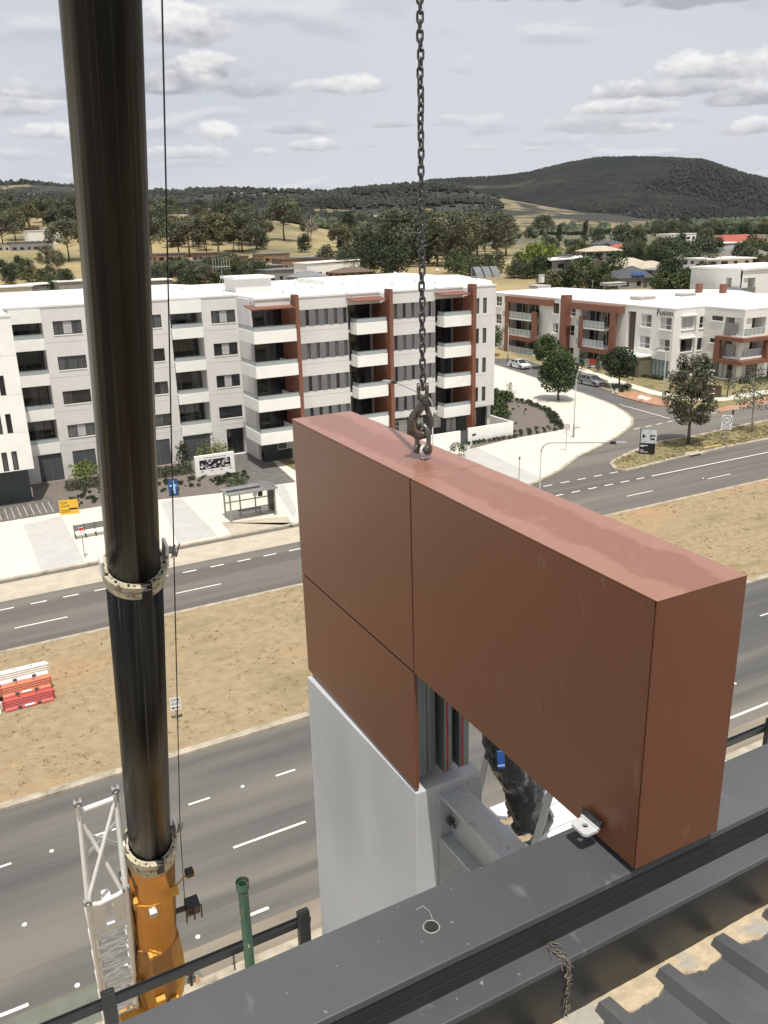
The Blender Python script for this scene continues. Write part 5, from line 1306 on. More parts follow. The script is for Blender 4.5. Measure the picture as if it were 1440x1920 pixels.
# white lattice jib folded along the left side
JX0, JX1 = -1.36, -.62; JF, JB = -.40, .35; zt0, zt1 = tz(1612), tz(1496); zb_ = -5.6
def jpart(name, mb): return blt(mb, name, jib_m)
for (x, y, zt_) in ((JX0, JF, zt0), (JX1, JF, zt0 - .0), (JX0 + .15, JB, zt1), (JX1 + .1, JB, zt1 + .05)):
    jpart('jib_chord', MB().tube([(x, y, zb_), (x, y, zt_)], .052, 10))
    e = MB(); e.disc((x - .05, y, zt_ + .04), (1, 0, 0), .085, .035, 14); e.disc((x + .05, y, zt_ + .04), (1, 0, 0), .085, .035, 14); e.disc((x, y, zt_ + .04), (1, 0, 0), .035, .15, 10); blt(e, 'jib_pin_lug', metal_grey)
br = MB()
br.tube([(JX0 + .15, JB, zt1 - .25), (JX1 + .1, JB, zt1 - .2)], .048, 8); br.tube([(JX0, JF, zt0 - .08), (JX0 + .2, JF, zt0 - .2), (JX1 - .15, JF, zt0 - .12), (JX1, JF, zt0 - .02)], .045, 8)
br.tube([(JX1 + .1, JB, zt1 - .2), (JX0, JF, zt0)], .040, 8); br.tube([(JX0 + .15, JB, zt1 - .5), (JX1, JF, zt0 - .4)], .040, 8); br.tube([(JX1 + .1, JB, zt1 - .25), (JX1, JF, zt0)], .055, 8); br.tube([(JX0 + .15, JB, zt1 - .25), (JX0, JF, zt0)], .04, 8); br.tube([(JX0 + .15, JB, zt1 - 1.0), (JX1 + .1, JB, zt1 - 1.9)], .034, 8); br.tube([(JX1 + .1, JB, zt1 - 1.0), (JX0 + .15, JB, zt1 - 1.9)], .034, 8)
jpart('jib_end_brace', br)
mb = MB(); mb.box(JX0 + .06, JX0 + .3, JF - .02, JF + .02, zt0 - 1.15, zt0 - .25); mb.box(JX1 - .28, JX1 - .05, JF - .02, JF + .02, zt0 - 1.15, zt0 - .15); jpart('jib_plate', mb)
mb = MB()
for i in range(4): mb.box(JX0 + .3, JX1 - .28, JF + .1, JF + .3, zt0 - .4 - .22 * i, zt0 - .31 - .22 * i)
jpart('jib_step', mb)
zz = zt0 - 1.25; cross = MB(); i = 0
cross.bar((JX0, JF, zz), (JX1, JF, zz), .10); cross.bar((JX0, JF - .03, zz - .12), (JX1, JF - .03, zz - .12), .05)
blt(cross, 'jib_cross_beam', jib_m); lat = MB(); zz -= .3
while zz > zb_ + .9:
    n_ = zz - .52
    for y in (JF, JB): lat.tube([(JX0, y, zz), (JX1, y, n_ + .05)] if i % 2 == 0 else [(JX1, y, zz), (JX0, y, n_ + .05)], .028, 6); lat.tube([(JX0, y, n_), (JX1, y, n_)], .024, 6)
    for x in (JX0, JX1): lat.tube([(x, JF, zz), (x, JB, n_)] if i % 2 else [(x, JB, zz), (x, JF, n_)], .028, 6)
    zz = n_; i += 1
jpart('jib_lattice', lat)
mb = MB(); mb.box(-.60, -.50, -.1, .1, zt0 - .2, zt0 + .75); mb.add([(-.60, -.1, zt0 + .751), (-.50, -.1, zt0 + .751), (-.50, .1, zt0 + 1.05), (-.60, .1, zt0 + 1.05)], [(0, 1, 2, 3)]); jpart('jib_hinge_plate', mb)
# boom head, turntable and carrier (below and above the picture, but they carry what is in it)
hd = MB().box(-.35, .35, -.5, .5, ztip - .6, ztip + .35); blt(hd, 'boom_head', black)
cxx, cyy = float(MC.location[0]), 17.85
box('turntable', frame_dark, MC, cxx - 1.2, cxx + 1.2, cyy - 1.4, cyy + 1.0, 1.35, 1.75); box('superstructure', orange_m, MC, cxx - 1.3, cxx + 1.3, cyy - .9, cyy + 1.2, 1.76, 2.3, bevel=.05)
box('carrier', orange_b, MC, cxx - 4.2, cxx + 4.8, cyy - 1.3, cyy + 1.3, .75, 1.34, bevel=.05)
for i in range(5):
    for s in (-1, 1): MB().disc((cxx - 3.3 + 1.8 * i, cyy + 1.05 * s, .62), (0, 1, 0), .6, .45, 20).build('wheel', black, MC)
box('outrigger', orange_b, MC, cxx + 1.6, cxx + 1.9, cyy - 2.6, cyy + 1.9, .7, .95)
# ================================================================== trees and shrubs
def leaf_cloud(mb, c_, r, n, s, rn, flat=1.0, droop=0.0, m=0):
    c_ = np.asarray(c_, float)
    for _ in range(n):
        while True:
            p = np.array([rn.uniform(-1, 1), rn.uniform(-1, 1), rn.uniform(-1, 1)])
            q = p @ p
            if q <= 1 and rn.random() < .25 + .75 * q: break
        P = c_ + p * r * np.array([1, 1, flat])
        a = nrm([rn.gauss(0, 1), rn.gauss(0, 1), rn.gauss(0, .7) - droop]); b = nrm(np.cross(a, [rn.gauss(0, 1), rn.gauss(0, 1), rn.gauss(0, 1)]))
        l = s * rn.uniform(.6, 1.3); w = l * rn.uniform(.35, .6)
        mb.add([P - a * l, P + b * w, P + a * l, P - b * w], [(0, 1, 2, 3)], m)
def make_tree(name, label, loc, h, cw, kind, seed, lm, bm, group=None, n_cl=14, n_leaf=90, ls=.16, trunk_r=None, base=.35, cat='tree'):
    rn = random.Random(seed); t = thing(name, label, cat, loc, group); L = np.array(t.location)
    tr = trunk_r or h * .022; wood = MB(); crown = MB()
    lean = np.array([rn.gauss(0, .03), rn.gauss(0, .03), 0]) * h
    top = L + lean + np.array([0, 0, h * .82]); fork = L + lean * .4 + np.array([0, 0, h * base])
    wood.tube([L + (0, 0, -.05), L + lean * .2 + np.array([0, 0, h * base * .5]), fork, (fork + top) / 2 + np.array([rn.gauss(0, .02), rn.gauss(0, .02), 0]) * h, top], [tr * 1.25, tr, tr * .8, tr * .5, tr * .15], 8)
    for i in range(n_cl):
        a = i * 2.4 + rn.uniform(-.5, .5)
        if kind == 'round':
            u = (i + .5) / n_cl; zz = h * (base + .10 + (.93 - base - .1) * u); prof = math.sin(math.pi * (0.16 + .80 * u)) ** .75
            rr = cw * .5 * prof * rn.uniform(.45, .85); cr = cw * rn.uniform(.20, .27)
        elif kind == 'gum':
            u = rn.random(); zz = h * (base * .9 + (1 - base * .9) * (i + .6) / n_cl); prof = math.sin(math.pi * (.18 + .74 * (i + .5) / n_cl)) ** .6
            rr = cw * .5 * prof * rn.uniform(.35, 1.0); cr = cw * rn.uniform(.11, .2)
        elif kind == 'spread':
            u = (i + .5) / n_cl; zz = h * (.50 + .44 * (1 - (u * 1.0) ** 2) * rn.uniform(.8, 1.05)); rr = cw * .46 * math.sqrt(u); cr = cw * rn.uniform(.12, .19)
        else:
            u = (i + .5) / n_cl; zz = h * (base + (.95 - base) * u); rr = cw * .35 * (1 - .7 * u) * rn.uniform(.3, 1); cr = cw * rn.uniform(.2, .3) * (1 - .45 * u)
        P = L + lean * (zz / h) + np.array([rr * math.cos(a), rr * math.sin(a), zz])
        st_ = fork + (top - fork) * max(0, min(.9, (zz / h - base - .12) / (1 - base)))
        wood.tube([st_, (st_ + P) / 2 + np.array([0, 0, -.02 * h]), P], [tr * .42, tr * .28, tr * .1], 5)
        leaf_cloud(crown, P, cr, n_leaf, ls, rn, .8, .5 if kind == 'gum' else 0.0)
    wood.build('trunk', bm, t, smooth=True); crown.build('crown', lm, t)
    return t
def zpx(px, py, base):                               # height of an upright thing whose foot is known
    p = aty(px, py, base[1]); return float(p[2])
b = (*G(1047, 752), .12); make_tree('street_tree', 'dense round street tree on the near kerb, right of the mulch bed', b, 6.7, 5.0, 'round', 11, leaf_green, bark, n_cl=30, n_leaf=170, ls=.21, base=.16)
b = (*G(1026, 692), .12); make_tree('street_tree', 'round green street tree between the white car and the silver wagon', b, 5.4, 4.0, 'round', 12, leaf_green, bark, n_cl=24, n_leaf=160, ls=.21, base=.22)
b = (*G(1161, 728), .12); make_tree('street_tree', 'round dark green street tree by the porch, in front of the corner building', b, 5.6, 4.7, 'round', 13, leaf_dark, bark, n_cl=24, n_leaf=160, ls=.2, base=.26)
b = (*G(922, 668), .12); make_tree('street_tree', 'green street tree half hidden behind the end wall of the apartment block', b, 5.0, 4.2, 'round', 14, leaf_green, bark, n_cl=16, n_leaf=100, ls=.2)
b = (*G(1290, 836), .12); make_tree('gum_tree', 'tall open gum tree with dark trunk standing on the traffic island', b, 9.2, 5.0, 'gum', 21, leaf_gum, bark, n_cl=50, n_leaf=150, ls=.15, base=.30, trunk_r=.15)
b = (*G(1410, 812), .12); make_tree('gum_tree', 'slender pale-barked gum tree near the right edge, on the traffic island', b, 7.0, 4.6, 'gum', 25, leaf_gum, bark_pale, n_cl=20, n_leaf=70, ls=.12, base=.45, trunk_r=.11)
def tree_at(px, py, ptop, name, label, w, kind, seed, lm, bm=bark, z=.14, **k):
    g = (*G(px, py, z), z); h = zpx(px, ptop, g) - z; return make_tree(name, label, g, h, w, kind, seed, lm, bm, **k)
tree_at(345, 876, 828, 'young_tree', 'small dark-leaved tree left of the white monument sign, against slate panels', 2.4, 'cone', 31, leaf_dark, n_cl=12, n_leaf=70, ls=.11, base=.15)
tree_at(404, 866, 832, 'young_tree', 'yellow-green shrubby tree behind the white monument sign', 3.6, 'round', 32, leaf_bright, n_cl=12, n_leaf=60, ls=.12, base=.2)
tree_at(162, 905, 868, 'young_tree', 'yellow-green small tree in front of the slate panels at left, behind the hedge', 3.2, 'round', 33, leaf_bright, n_cl=12, n_leaf=60, ls=.12, base=.25)
tree_at(446, 918, 893, 'young_tree', 'bushy bright green sapling beside the paved forecourt, behind the bus shelter', 2.3, 'round', 34, leaf_green, n_cl=10, n_leaf=60, ls=.11, base=.1)
tree_at(956, 742, 716, 'young_tree', 'thin sapling with sparse leaves at the top corner of the mulch bed', 1.8, 'cone', 35, leaf_dark, n_cl=9, n_leaf=22, ls=.1, base=.2)
tree_at(861, 855, 832, 'young_tree', 'small green sapling on the pavement beyond the brown frame top edge', 1.8, 'round', 36, leaf_green, n_cl=8, n_leaf=60, ls=.1, base=.35, z=.12)
tree_at(1363, 745, 695, 'young_tree', 'thin young tree on the lawn in front of the corner balcony', 2.6, 'cone', 37, leaf_gum, n_cl=12, n_leaf=36, ls=.12, base=.35)
tree_at(1090, 692, 660, 'young_tree', 'narrow dark young tree by the ground floor balustrade of the corner building', 1.6, 'cone', 38, leaf_dark, n_cl=9, n_leaf=60, ls=.12, base=.15)
tree_at(1120, 698, 668, 'young_tree', 'narrow reddish young tree in front of the red cloth, corner building', 1.5, 'cone', 39, leaf_olive, n_cl=8, n_leaf=60, ls=.12, base=.15)
tree_at(1187, 712, 682, 'young_tree', 'thin dark sapling left of the glazed shopfront of the corner building', 1.5, 'cone', 40, leaf_dark, n_cl=8, n_leaf=50, ls=.12, base=.2)

def shrub_proto(name, r, h, n, ls, lm, seed):
    t = thing(name, None, 'shrub', (0, 0, 0)); rn = random.Random(seed); mb = MB()
    for i in range(5): leaf_cloud(mb, (rn.gauss(0, r * .35), rn.gauss(0, r * .35), h * rn.uniform(.3, .62)), r * .62, n // 5, ls, rn, .8)
    mb.build('foliage', lm, t); w = MB(); w.tube([(0, 0, -.05), (0, 0, h * .6)], [.03, .012], 5)
    for i in range(3): a = i * 2.1; w.tube([(0, 0, .02), (r * .5 * math.cos(a), r * .5 * math.sin(a), h * .55)], [.02, .008], 4)
    w.build('stem', bark, t); return t
P_sh = [shrub_proto('shrub', .36, .55, 110, .10, leaf_dark, 51), shrub_proto('shrub', .30, .45, 90, .09, leaf_hedge, 52), shrub_proto('shrub', .42, .7, 120, .11, leaf_green, 53)]
used = [False] * 3
def put_shrub(i, x, y, z, s, label, group):
    if not used[i]:
        used[i] = True; o = P_sh[i]; o.location = (x, y, z); o.scale = (s,) * 3; o['label'] = label; o['group'] = group
    else: o = dup(P_sh[i], (x, y, z), rnd.random() * 6.28, s, label, group)
    return o
# rows of small shrubs along the curved outer edge of the corner bed
bedL = 'small round dark shrub in the rows of the mulch bed by the street corner'
cpoly = [G(952, 824, .12), G(905, 790, .12), G(928, 755, .12), G(962, 745, .12), G(1003, 755, .12), G(1040, 771, .12), G(1063, 804, .12)]
cen = np.mean(np.array(cpoly), axis=0); cin = inpoly(cpoly)
edge_pts = [G(955, 823, .12), G(1062, 806, .12), G(1040, 773, .12), G(1004, 757, .12), G(964, 747, .12)]
for ring in (.97, .89, .81, .73):
    for i in range(len(edge_pts) - 1):
        a, b2 = np.array(edge_pts[i]), np.array(edge_pts[i + 1]); n_ = max(2, int(np.linalg.norm(b2 - a) / (1.15 if i == 0 else 1.0)))
        if i == 0 and ring < .75: continue
        for k in range(n_):
            q = a + (b2 - a) * (k + rnd.uniform(.2, .8)) / n_; q = cen + (q - cen) * (ring + rnd.uniform(-.02, .02)); put_shrub(0 if rnd.random() < .7 else 1, q[0], q[1], .16, rnd.uniform(.5, .85), ('small shrub, outermost row of the corner mulch bed, ' if ring > .95 else 'small shrub, inner rows of the corner mulch bed, ') + ('path side' if i == 0 else ('by the speed sign' if i == 1 else 'curved street side')), 'small shrubs in the corner bed')
for k in range(16):
    q = G(rnd.uniform(915, 955), rnd.uniform(745, 790), .12); put_shrub(2, q[0], q[1], .16, rnd.uniform(1.5, 2.6), 'big loose grey-green shrub beside the end wall, corner bed', 'loose shrubs by the end wall')
for k in range(14):
    q = np.array(cpoly[rnd.randrange(len(cpoly))]) * (1 - (u_ := rnd.uniform(.35, .95))) + cen * u_; put_shrub(1, q[0], q[1], .16, rnd.uniform(.4, .8), 'tiny sparse shrub inside the mulch of the corner bed', 'tiny shrubs in the corner bed')
for k in range(10):
    g = aty(885 + k * 8, 838 - k * 1.6, 74.75); put_shrub(0, 50.6 + k * .66, 74.75, .16, .85, 'dark clipped shrub in the row at the foot of the white courtyard wall', 'row of shrubs under the courtyard wall')
lp = [(8.6, 12.2, 75.0, 80), (12, 20.3, 74.6, 79)]
for k in range(95):
    x = rnd.uniform(8.8, 24.4); y = rnd.uniform(74.9, 79.6)
    if x < 9.8 and y > 77.5: continue
    put_shrub(0 if rnd.random() < .7 else 1, x, y, .16, rnd.uniform(.4, .8), ('small dark shrub in mulch around the yellow board' if x < 13 else ('small dark shrub in the mulch behind the crane boom' if x < 17.2 else 'small dark shrub in the mulch around the blue sign')) + (', front half' if y < 77 else ', back half'), 'small shrubs in the long bed')
for k in range(14):
    put_shrub(1, rnd.uniform(22.5, 26.2), rnd.uniform(75.0, 77.2), .16, rnd.uniform(.9, 1.5), 'grey-green mounded shrub beside the paved forecourt, right end of the long bed', 'mounded shrubs at the forecourt')
for px, py, s in ((1175, 733, 2.6), (1165, 736, 2.2), (1152, 733, 1.9)): q = G(px, py); put_shrub(1 if px != 1152 else 0, q[0], q[1], .13, s, {1175: 'wide olive shrub under the street tree, at the terracotta ramp', 1165: 'middle olive shrub under the street tree by the ramp', 1152: 'dark shrub at the trunk of the street tree by the porch'}[px], None)
for k in range(26):
    t = k / 25; put_shrub(2 if k % 3 else 1, 96.6 + .5 * rnd.random(), 100.5 - 8.5 * t, .13, rnd.uniform(.8, 1.3), 'green shrub in the foundation planting of the shopfront, corner building', 'foundation shrubs of the corner building')
for k in range(22):
    t = k / 21; put_shrub(2 if k % 3 else 0, 98.4 + 4.9 * t if k < 8 else 103.3 + .3 * rnd.random() + (k - 8) * .45, 90.6 if k < 8 else 83.4, .13, rnd.uniform(.8, 1.3), 'green shrub under the front windows of the corner building', 'front shrubs of the corner building')
for k in range(12):
    q = (90.5 + .5 * rnd.random() + k * .35, 109 + k * 2.1); put_shrub(1, q[0] + 4.8, q[1], .13, rnd.uniform(.8, 1.4), 'low shrub beside the ground floor balconies, across the side street', 'shrubs along the side street balconies')
# clipped hedges
def hedge(label, x0, x1, y0, y1, h, seed):
    t = thing('hedge', label, 'hedge', ((x0 + x1) / 2, (y0 + y1) / 2, .16)); rn = random.Random(seed); mb = MB()
    n = int((x1 - x0) * (y1 - y0) * h * 230)
    for _ in range(n):
        x, y, z = rn.uniform(x0, x1), rn.uniform(y0, y1), .16 + h * rn.random() ** .6
        a = nrm([rn.gauss(0, 1), rn.gauss(0, 1), rn.gauss(0, 1)]); b_ = nrm(np.cross(a, [rn.gauss(0, 1), rn.gauss(0, 1), rn.gauss(0, 1)])); P = np.array([x, y, z])
        mb.add([P - a * .10, P + b_ * .06, P + a * .10, P - b_ * .06], [(0, 1, 2, 3)])
    mb.build('foliage', leaf_hedge, t); w = MB()
    for k in range(int((x1 - x0) / .5)): w.tube([(x0 + .25 + k * .5, (y0 + y1) / 2, .1), (x0 + .25 + k * .5, (y0 + y1) / 2, .16 + h * .8)], .02, 4)
    w.build('stem', bark, t)
hedge('long clipped olive hedge below the slate panels, left of the crane boom', 9.6, 15.2, 80.3, 82.0, .75, 61)
hedge('clipped olive hedge right of the crane boom, beside the dark-leaved small tree', 16.5, 21.6, 80.0, 82.0, .75, 62)

# ================================================================== street furniture
def print_lines(parent, o, r, u, lines, m):
    """short bars of unreadably small print on a sign face"""
    mb = MB(); r = nrm(r); u = nrm(u); n = np.cross(r, u)
    for (x, y, w, h) in lines: mb.obox(np.asarray(o) + r * x + u * y + n * .004, r, u, n, w / 2, h / 2, .002)
    return mb.build('print', m, parent)
g0 = G(430, 978, .12); g1 = G(522, 968, .12)
SHX0, SHX1, SHY = g0[0], g1[0], (g0[1] + g1[1]) / 2
BS = thing('bus_shelter', 'grey metal bus shelter with flat glass roof and bench on the pavement', 'bus shelter', ((SHX0 + SHX1) / 2, SHY + .8, .12))
for x in (SHX0, SHX1 - .12):
    for y in (SHY - .0, SHY + 1.55): box('post', galv_pole, BS, x, x + .12, y - .06, y + .06, .12, 2.5)
for x in (SHX0 + 1.35, SHX0 + 2.7): box('post', galv_pole, BS, x, x + .10, SHY + 1.5, SHY + 1.6, .12, 2.45)
for z in (.55, 1.35, 2.35): box('rail', galv_pole, BS, SHX0 + .13, SHX1 - .13, SHY + 1.51, SHY + 1.57, z, z + .09)
mb = MB(); mb.box(SHX0 - .15, SHX1 + .15, SHY - .35, SHY - .27, 2.5, 2.62); mb.box(SHX0 - .15, SHX1 + .15, SHY + 1.75, SHY + 1.83, 2.5, 2.62)
for k in range(5): xx = SHX0 - .15 + (SHX1 - SHX0 + .22) * k / 4; mb.box(xx, xx + .08, SHY - .268, SHY + 1.748, 2.5, 2.615)
mb.build('roof_frame', galv_pole, BS)
for k in range(4):
    x0 = SHX0 - .06 + (SHX1 - SHX0 + .22) * k / 4; box('roof_pane', metal_grey if k == 3 else galv, BS, x0, x0 + (SHX1 - SHX0 + .22) / 4 - .1, SHY - .26, SHY + 1.74, 2.55, 2.575)
box('roof_strip', frame_dark, BS, SHX0, SHX0 + 2.9, SHY + .55, SHY + .85, 2.621, 2.64)
sglass = bpy.data.materials.new('clear_glass'); sglass.use_nodes = True; t_ = sglass.node_tree; bs_ = t_.nodes['Principled BSDF']
bs_.inputs['Transmission Weight'].default_value = 1.0; bs_.inputs['Roughness'].default_value = .02; bs_.inputs['IOR'].default_value = 1.02; bs_.inputs['Base Color'].default_value = (.9, .95, .93, 1)
for x0, x1 in ((SHX0 + .14, SHX0 + 1.34), (SHX0 + 1.46, SHX0 + 2.69), (SHX0 + 2.81, SHX1 - .13)):
    for z0, z1 in ((.66, 1.33), (1.46, 2.33)): box('glass_pane', sglass, BS, x0, x1, SHY + 1.535, SHY + 1.545, z0, z1)
mb = MB(); mb.box(SHX1 - .12, SHX1 + .02, SHY - .02, SHY + 1.5, .2, 2.4); mb.build('advert_panel', galv_pole, BS, bevel=.01); box('poster', sign_black, BS, SHX1 - .1225, SHX1 - .1205, SHY + .12, SHY + 1.36, .4, 2.25)
for k in range(4): box('seat_slat', galv_pole, BS, SHX0 + 1.1, SHX0 + 3.1, SHY + 1.0 + .1 * k, SHY + 1.08 + .1 * k, .56, .60)
for x in (SHX0 + 1.2, SHX0 + 2.95): box('seat_leg', galv_pole, BS, x, x + .07, SHY + 1.02, SHY + 1.36, .12, .555)
box('timetable', frame_dark, BS, SHX0 + 3.0, SHX0 + 3.4, SHY + 1.47, SHY + 1.5, 1.5, 2.2); box('timetable_face', sign_white, BS, SHX0 + 2.55, SHX0 + 2.95, SHY + 1.47, SHY + 1.5, 1.6, 2.1)

q0 = np.array(G(150, 1013, .12)); q1 = np.array(G(192, 1001, .12))
BN = thing('park_bench', 'long bench with grey slatted back on the pavement left of the crane boom', 'bench', ((q0[0] + q1[0]) / 2, (q0[1] + q1[1]) / 2, .12))
bl = 2.35; bx0 = (q0[0] + q1[0]) / 2 - bl / 2; by0 = (q0[1] + q1[1]) / 2
bench_m = mat('grey_slats', (.10, .105, .10), .6)
for k in range(4): box('seat_slat', cream_render, BN, bx0 + .05, bx0 + bl - .05, by0 + .0 + .11 * k, by0 + .095 + .11 * k, .52, .56)
for k in range(4): box('back_slat', bench_m, BN, bx0 + .05, bx0 + bl - .05, by0 + .47 + .02 * k, by0 + .50 + .02 * k, .66 + .12 * k, .765 + .12 * k)
for i, x in enumerate((bx0, bx0 + bl / 3, bx0 + 2 * bl / 3, bx0 + bl - .06)):
    mb = MB(); mb.box(x, x + .06, by0 + .02, by0 + .09, .12, .515); mb.box(x, x + .06, by0 + .40, by0 + .465, .12, .60); mb.bar((x + .03, by0 + .46, .58), (x + .03, by0 + .56, 1.16), .05); mb.box(x, x + .06, by0 + .095, by0 + .395, .46, .515)
    mb.build('leg', frame_dark, BN)
def pole_sign(name, label, px, py, ptop, w, h, face, cat='sign', z=.12, pr=.03, two=False, face_dir=None):
    g = G(px, py, z); H_ = zpx(px, ptop, (g[0], g[1])); t = thing(name, label, cat, (g[0], g[1], z))
    tgt = nrm([-g[0], -g[1], 0]) if face_dir is None else nrm(face_dir); r = nrm(np.cross((0, 0, 1), tgt)); fc = np.array([g[0], g[1], H_ - h / 2]) + tgt * .05
    for s in ((-.4, .4) if two else (0,)):
        b = np.array([g[0], g[1], 0]) + r * s * w; MB().tube([(b[0], b[1], z - .05), (b[0], b[1], H_ - .03)], pr, 8).build('post', galv_pole, t)
    MB().obox(fc, r, (0, 0, 1), tgt, w / 2, h / 2, .008).build('face', face, t)
    return t, fc + tgt * .009, r, tgt
t, o, r, nn_ = pole_sign('bus_stop_sign', 'thin bus stop post with small white and red plate, in front of the bench', 159.5, 1046, 987, .34, .62, sign_white, pr=.035)
MB().obox(o + np.array([0, 0, .18]) + nn_ * .003, r, (0, 0, 1), nn_, .16, .09, .002).build('stripe', sign_red, t)
t, o, r, nn_ = pole_sign('one_way_sign', 'white one way sign with left arrow on a post in the dry median', 332, 1349, 1306, .52, .68, sign_white, z=.11, face_dir=(-.16, -1, 0))
lettering('lettering', 'ONE', sign_black, t, o + np.array([0, 0, .21]), r, (0, 0, 1), .21, .003); lettering('lettering', 'WAY', sign_black, t, o + np.array([0, 0, .0]), r, (0, 0, 1), .21, .003)
mb = MB(); ac = o + np.array([0, 0, -.21]) + nn_ * .003
mb.obox(ac + r * .05, r, (0, 0, 1), nn_, .16, .022, .002); mb.add([ac - r * .22, ac - r * .09 - np.array([0, 0, .07]), ac - r * .09 + np.array([0, 0, .07])], [(0, 1, 2)]); mb.build('arrow', sign_black, t)
def ring(mb, o, r, n, R, w, k=28):
    o = np.asarray(o, float)
    for i in range(k):
        a, b = 2 * math.pi * i / k, 2 * math.pi * (i + 1) / k; P = lambda a_, q: o + r * (q * math.cos(a_)) + np.array([0, 0, q * math.sin(a_)]) + n * .003
        mb.add([P(a, R), P(b, R), P(b, R - w), P(a, R - w)], [(0, 1, 2, 3)])
t, o, r, nn_ = pole_sign('road_work_speed_sign', 'white road work sign with 60 in a black ring, on the traffic island', 1358, 836, 779, 1.05, 1.55, sign_white)
mb = MB(); ring(mb, o + np.array([0, 0, .22]), r, nn_, .46, .07); mb.build('ring', sign_black, t)
lettering('lettering', '60', sign_black, t, o + np.array([0, 0, .22]), r, (0, 0, 1), .52, .003); lettering('lettering', 'ROAD', sign_black, t, o + np.array([0, 0, -.40]), r, (0, 0, 1), .27, .003); lettering('lettering', 'WORK', sign_black, t, o + np.array([0, 0, -.63]), r, (0, 0, 1), .27, .003)
t, o, r, nn_ = pole_sign('speed_limit_sign', 'white speed sign with red ring on thin post, at the mulch bed corner', 1061, 846, 794, .62, .85, sign_white)
mb = MB(); ring(mb, o + np.array([0, 0, .04]), r, nn_, .29, .06); mb.build('ring', sign_red, t); lettering('lettering', '60', sign_black, t, o + np.array([0, 0, .04]), r, (0, 0, 1), .30, .003)
t, o, r, nn_ = pole_sign('sign_post', 'short post with a narrow rusty plate, seen edge-on behind the road work sign', 1371, 806, 769, .22, .55, rust_clad, pr=.04)
t, o, r, nn_ = pole_sign('sign_post', 'thin grey marker post on the pavement just above the brown frame edge', 973, 901, 856, .16, .30, metal_grey, pr=.035)
t, o, r, nn_ = pole_sign('real_estate_board', 'double advertising board, house picture above black text panel, on the island tip', 1212.5, 851.5, 805, 1.55, 3.15, sign_black, two=True, pr=.04)
u_ = np.array([0, 0, 1.0]); MB().obox(o + u_ * .83 + r * .08, r, u_, nn_, .77, .72, .012).build('picture', mat('pale_picture', (.52, .55, .55), .5, var=.25, scale=3), t)
print_lines(t, o + u_ * .83 + nn_ * .013, r, u_, [(-.45, .02, .18, .34), (-.28, -.02, .25, .10), (.45, .05, .55, .14), (.5, -.28, .35, .20), (.25, -.1, .08, .5)], sign_black)
print_lines(t, o, r, u_, [(-.32, -.15, .75, .07), (-.5, -.24, .3, .07), (-.52, -.62, .36, .06), (-.3, -.82, .8, .06), (-.48, -1.35, .56, .13), (.45, -1.38, .45, .06)], sign_white)
t, o, r, nn_ = pole_sign('yellow_board', 'square yellow for lease board standing in the mulch bed', 131, 963, 936, 1.55, 1.95, sign_yellow, two=True, z=.16, face_dir=(-.2, -1, .0))
lettering('lettering', 'FOR', sign_black, t, o + u_ * .70 - r * .36, r, u_, .28, .003); lettering('lettering', 'LEASE', sign_black, t, o + u_ * .42 - r * .28, r, u_, .28, .003); print_lines(t, o, r, u_, [(.35, .14, .7, .15), (-.3, .05, .7, .05), (-.3, -.1, .7, .04), (0, -.7, 1.2, .05)], sign_black)
t, o, r, nn_ = pole_sign('blue_sign', 'narrow dark blue sign with pale blue figure, at the front of the mulch bed', 326.5, 930, 897, .85, 2.1, sign_blue, z=.16)
mb = MB(); mb.obox(o + u_ * .35 + nn_ * .004, r, u_, nn_, .10, .45, .002); mb.obox(o + u_ * .42 + nn_ * .0045, r, u_, nn_, .30, .09, .002); mb.disc(o + u_ * .84 + nn_ * .004, nn_, .11, .004, 12); mb.obox(o + u_ * .0 + r * .1 + nn_ * .0043, r, u_, nn_, .07, .35, .002); mb.build('figure', sky_blue, t)
print_lines(t, o, r, u_, [(0, -.62, .6, .10), (0, -.8, .55, .06)], sign_white)
# white monument sign with a dark patterned panel
m0 = np.array([*G(368, 896, .16), .16]); m1 = np.array([*G(441.5, 885, .16), .16]); MS = thing('monument_sign', 'low white monument sign wall with dark patterned panel, beside the forecourt', 'sign', (m0 + m1) / 2)
r = nrm(m1 - m0); nn_ = nrm(np.cross(r, (0, 0, 1))); Lm = np.linalg.norm(m1 - m0); hM = 2.1; cM = (m0 + m1) / 2 + np.array([0, 0, hM / 2]); 
MB().obox(cM - nn_ * .12, r, u_, nn_, Lm / 2, hM / 2, .12).build('slab', white_render, MS, bevel=.02)
MB().obox(cM + u_ * .12 + nn_ * .004, r, u_, nn_, Lm * .39, .47, .003).build('panel', sign_black, MS)
rn = random.Random(4); pat = [(rn.uniform(-.36, .36) * Lm, .12 + rn.uniform(-.4, .4), rn.uniform(.06, .26), rn.uniform(.04, .13)) for _ in range(46)]
print_lines(MS, cM + nn_ * .006, r, u_, pat, sign_white); print_lines(MS, cM + nn_ * .001, r, u_, [(-.2 + .25 * k, .78, .18, .08) for k in range(-3, 6)] + [(-1.3 + k * .95, -.55, .30, .09) for k in range(4)], metal_grey)
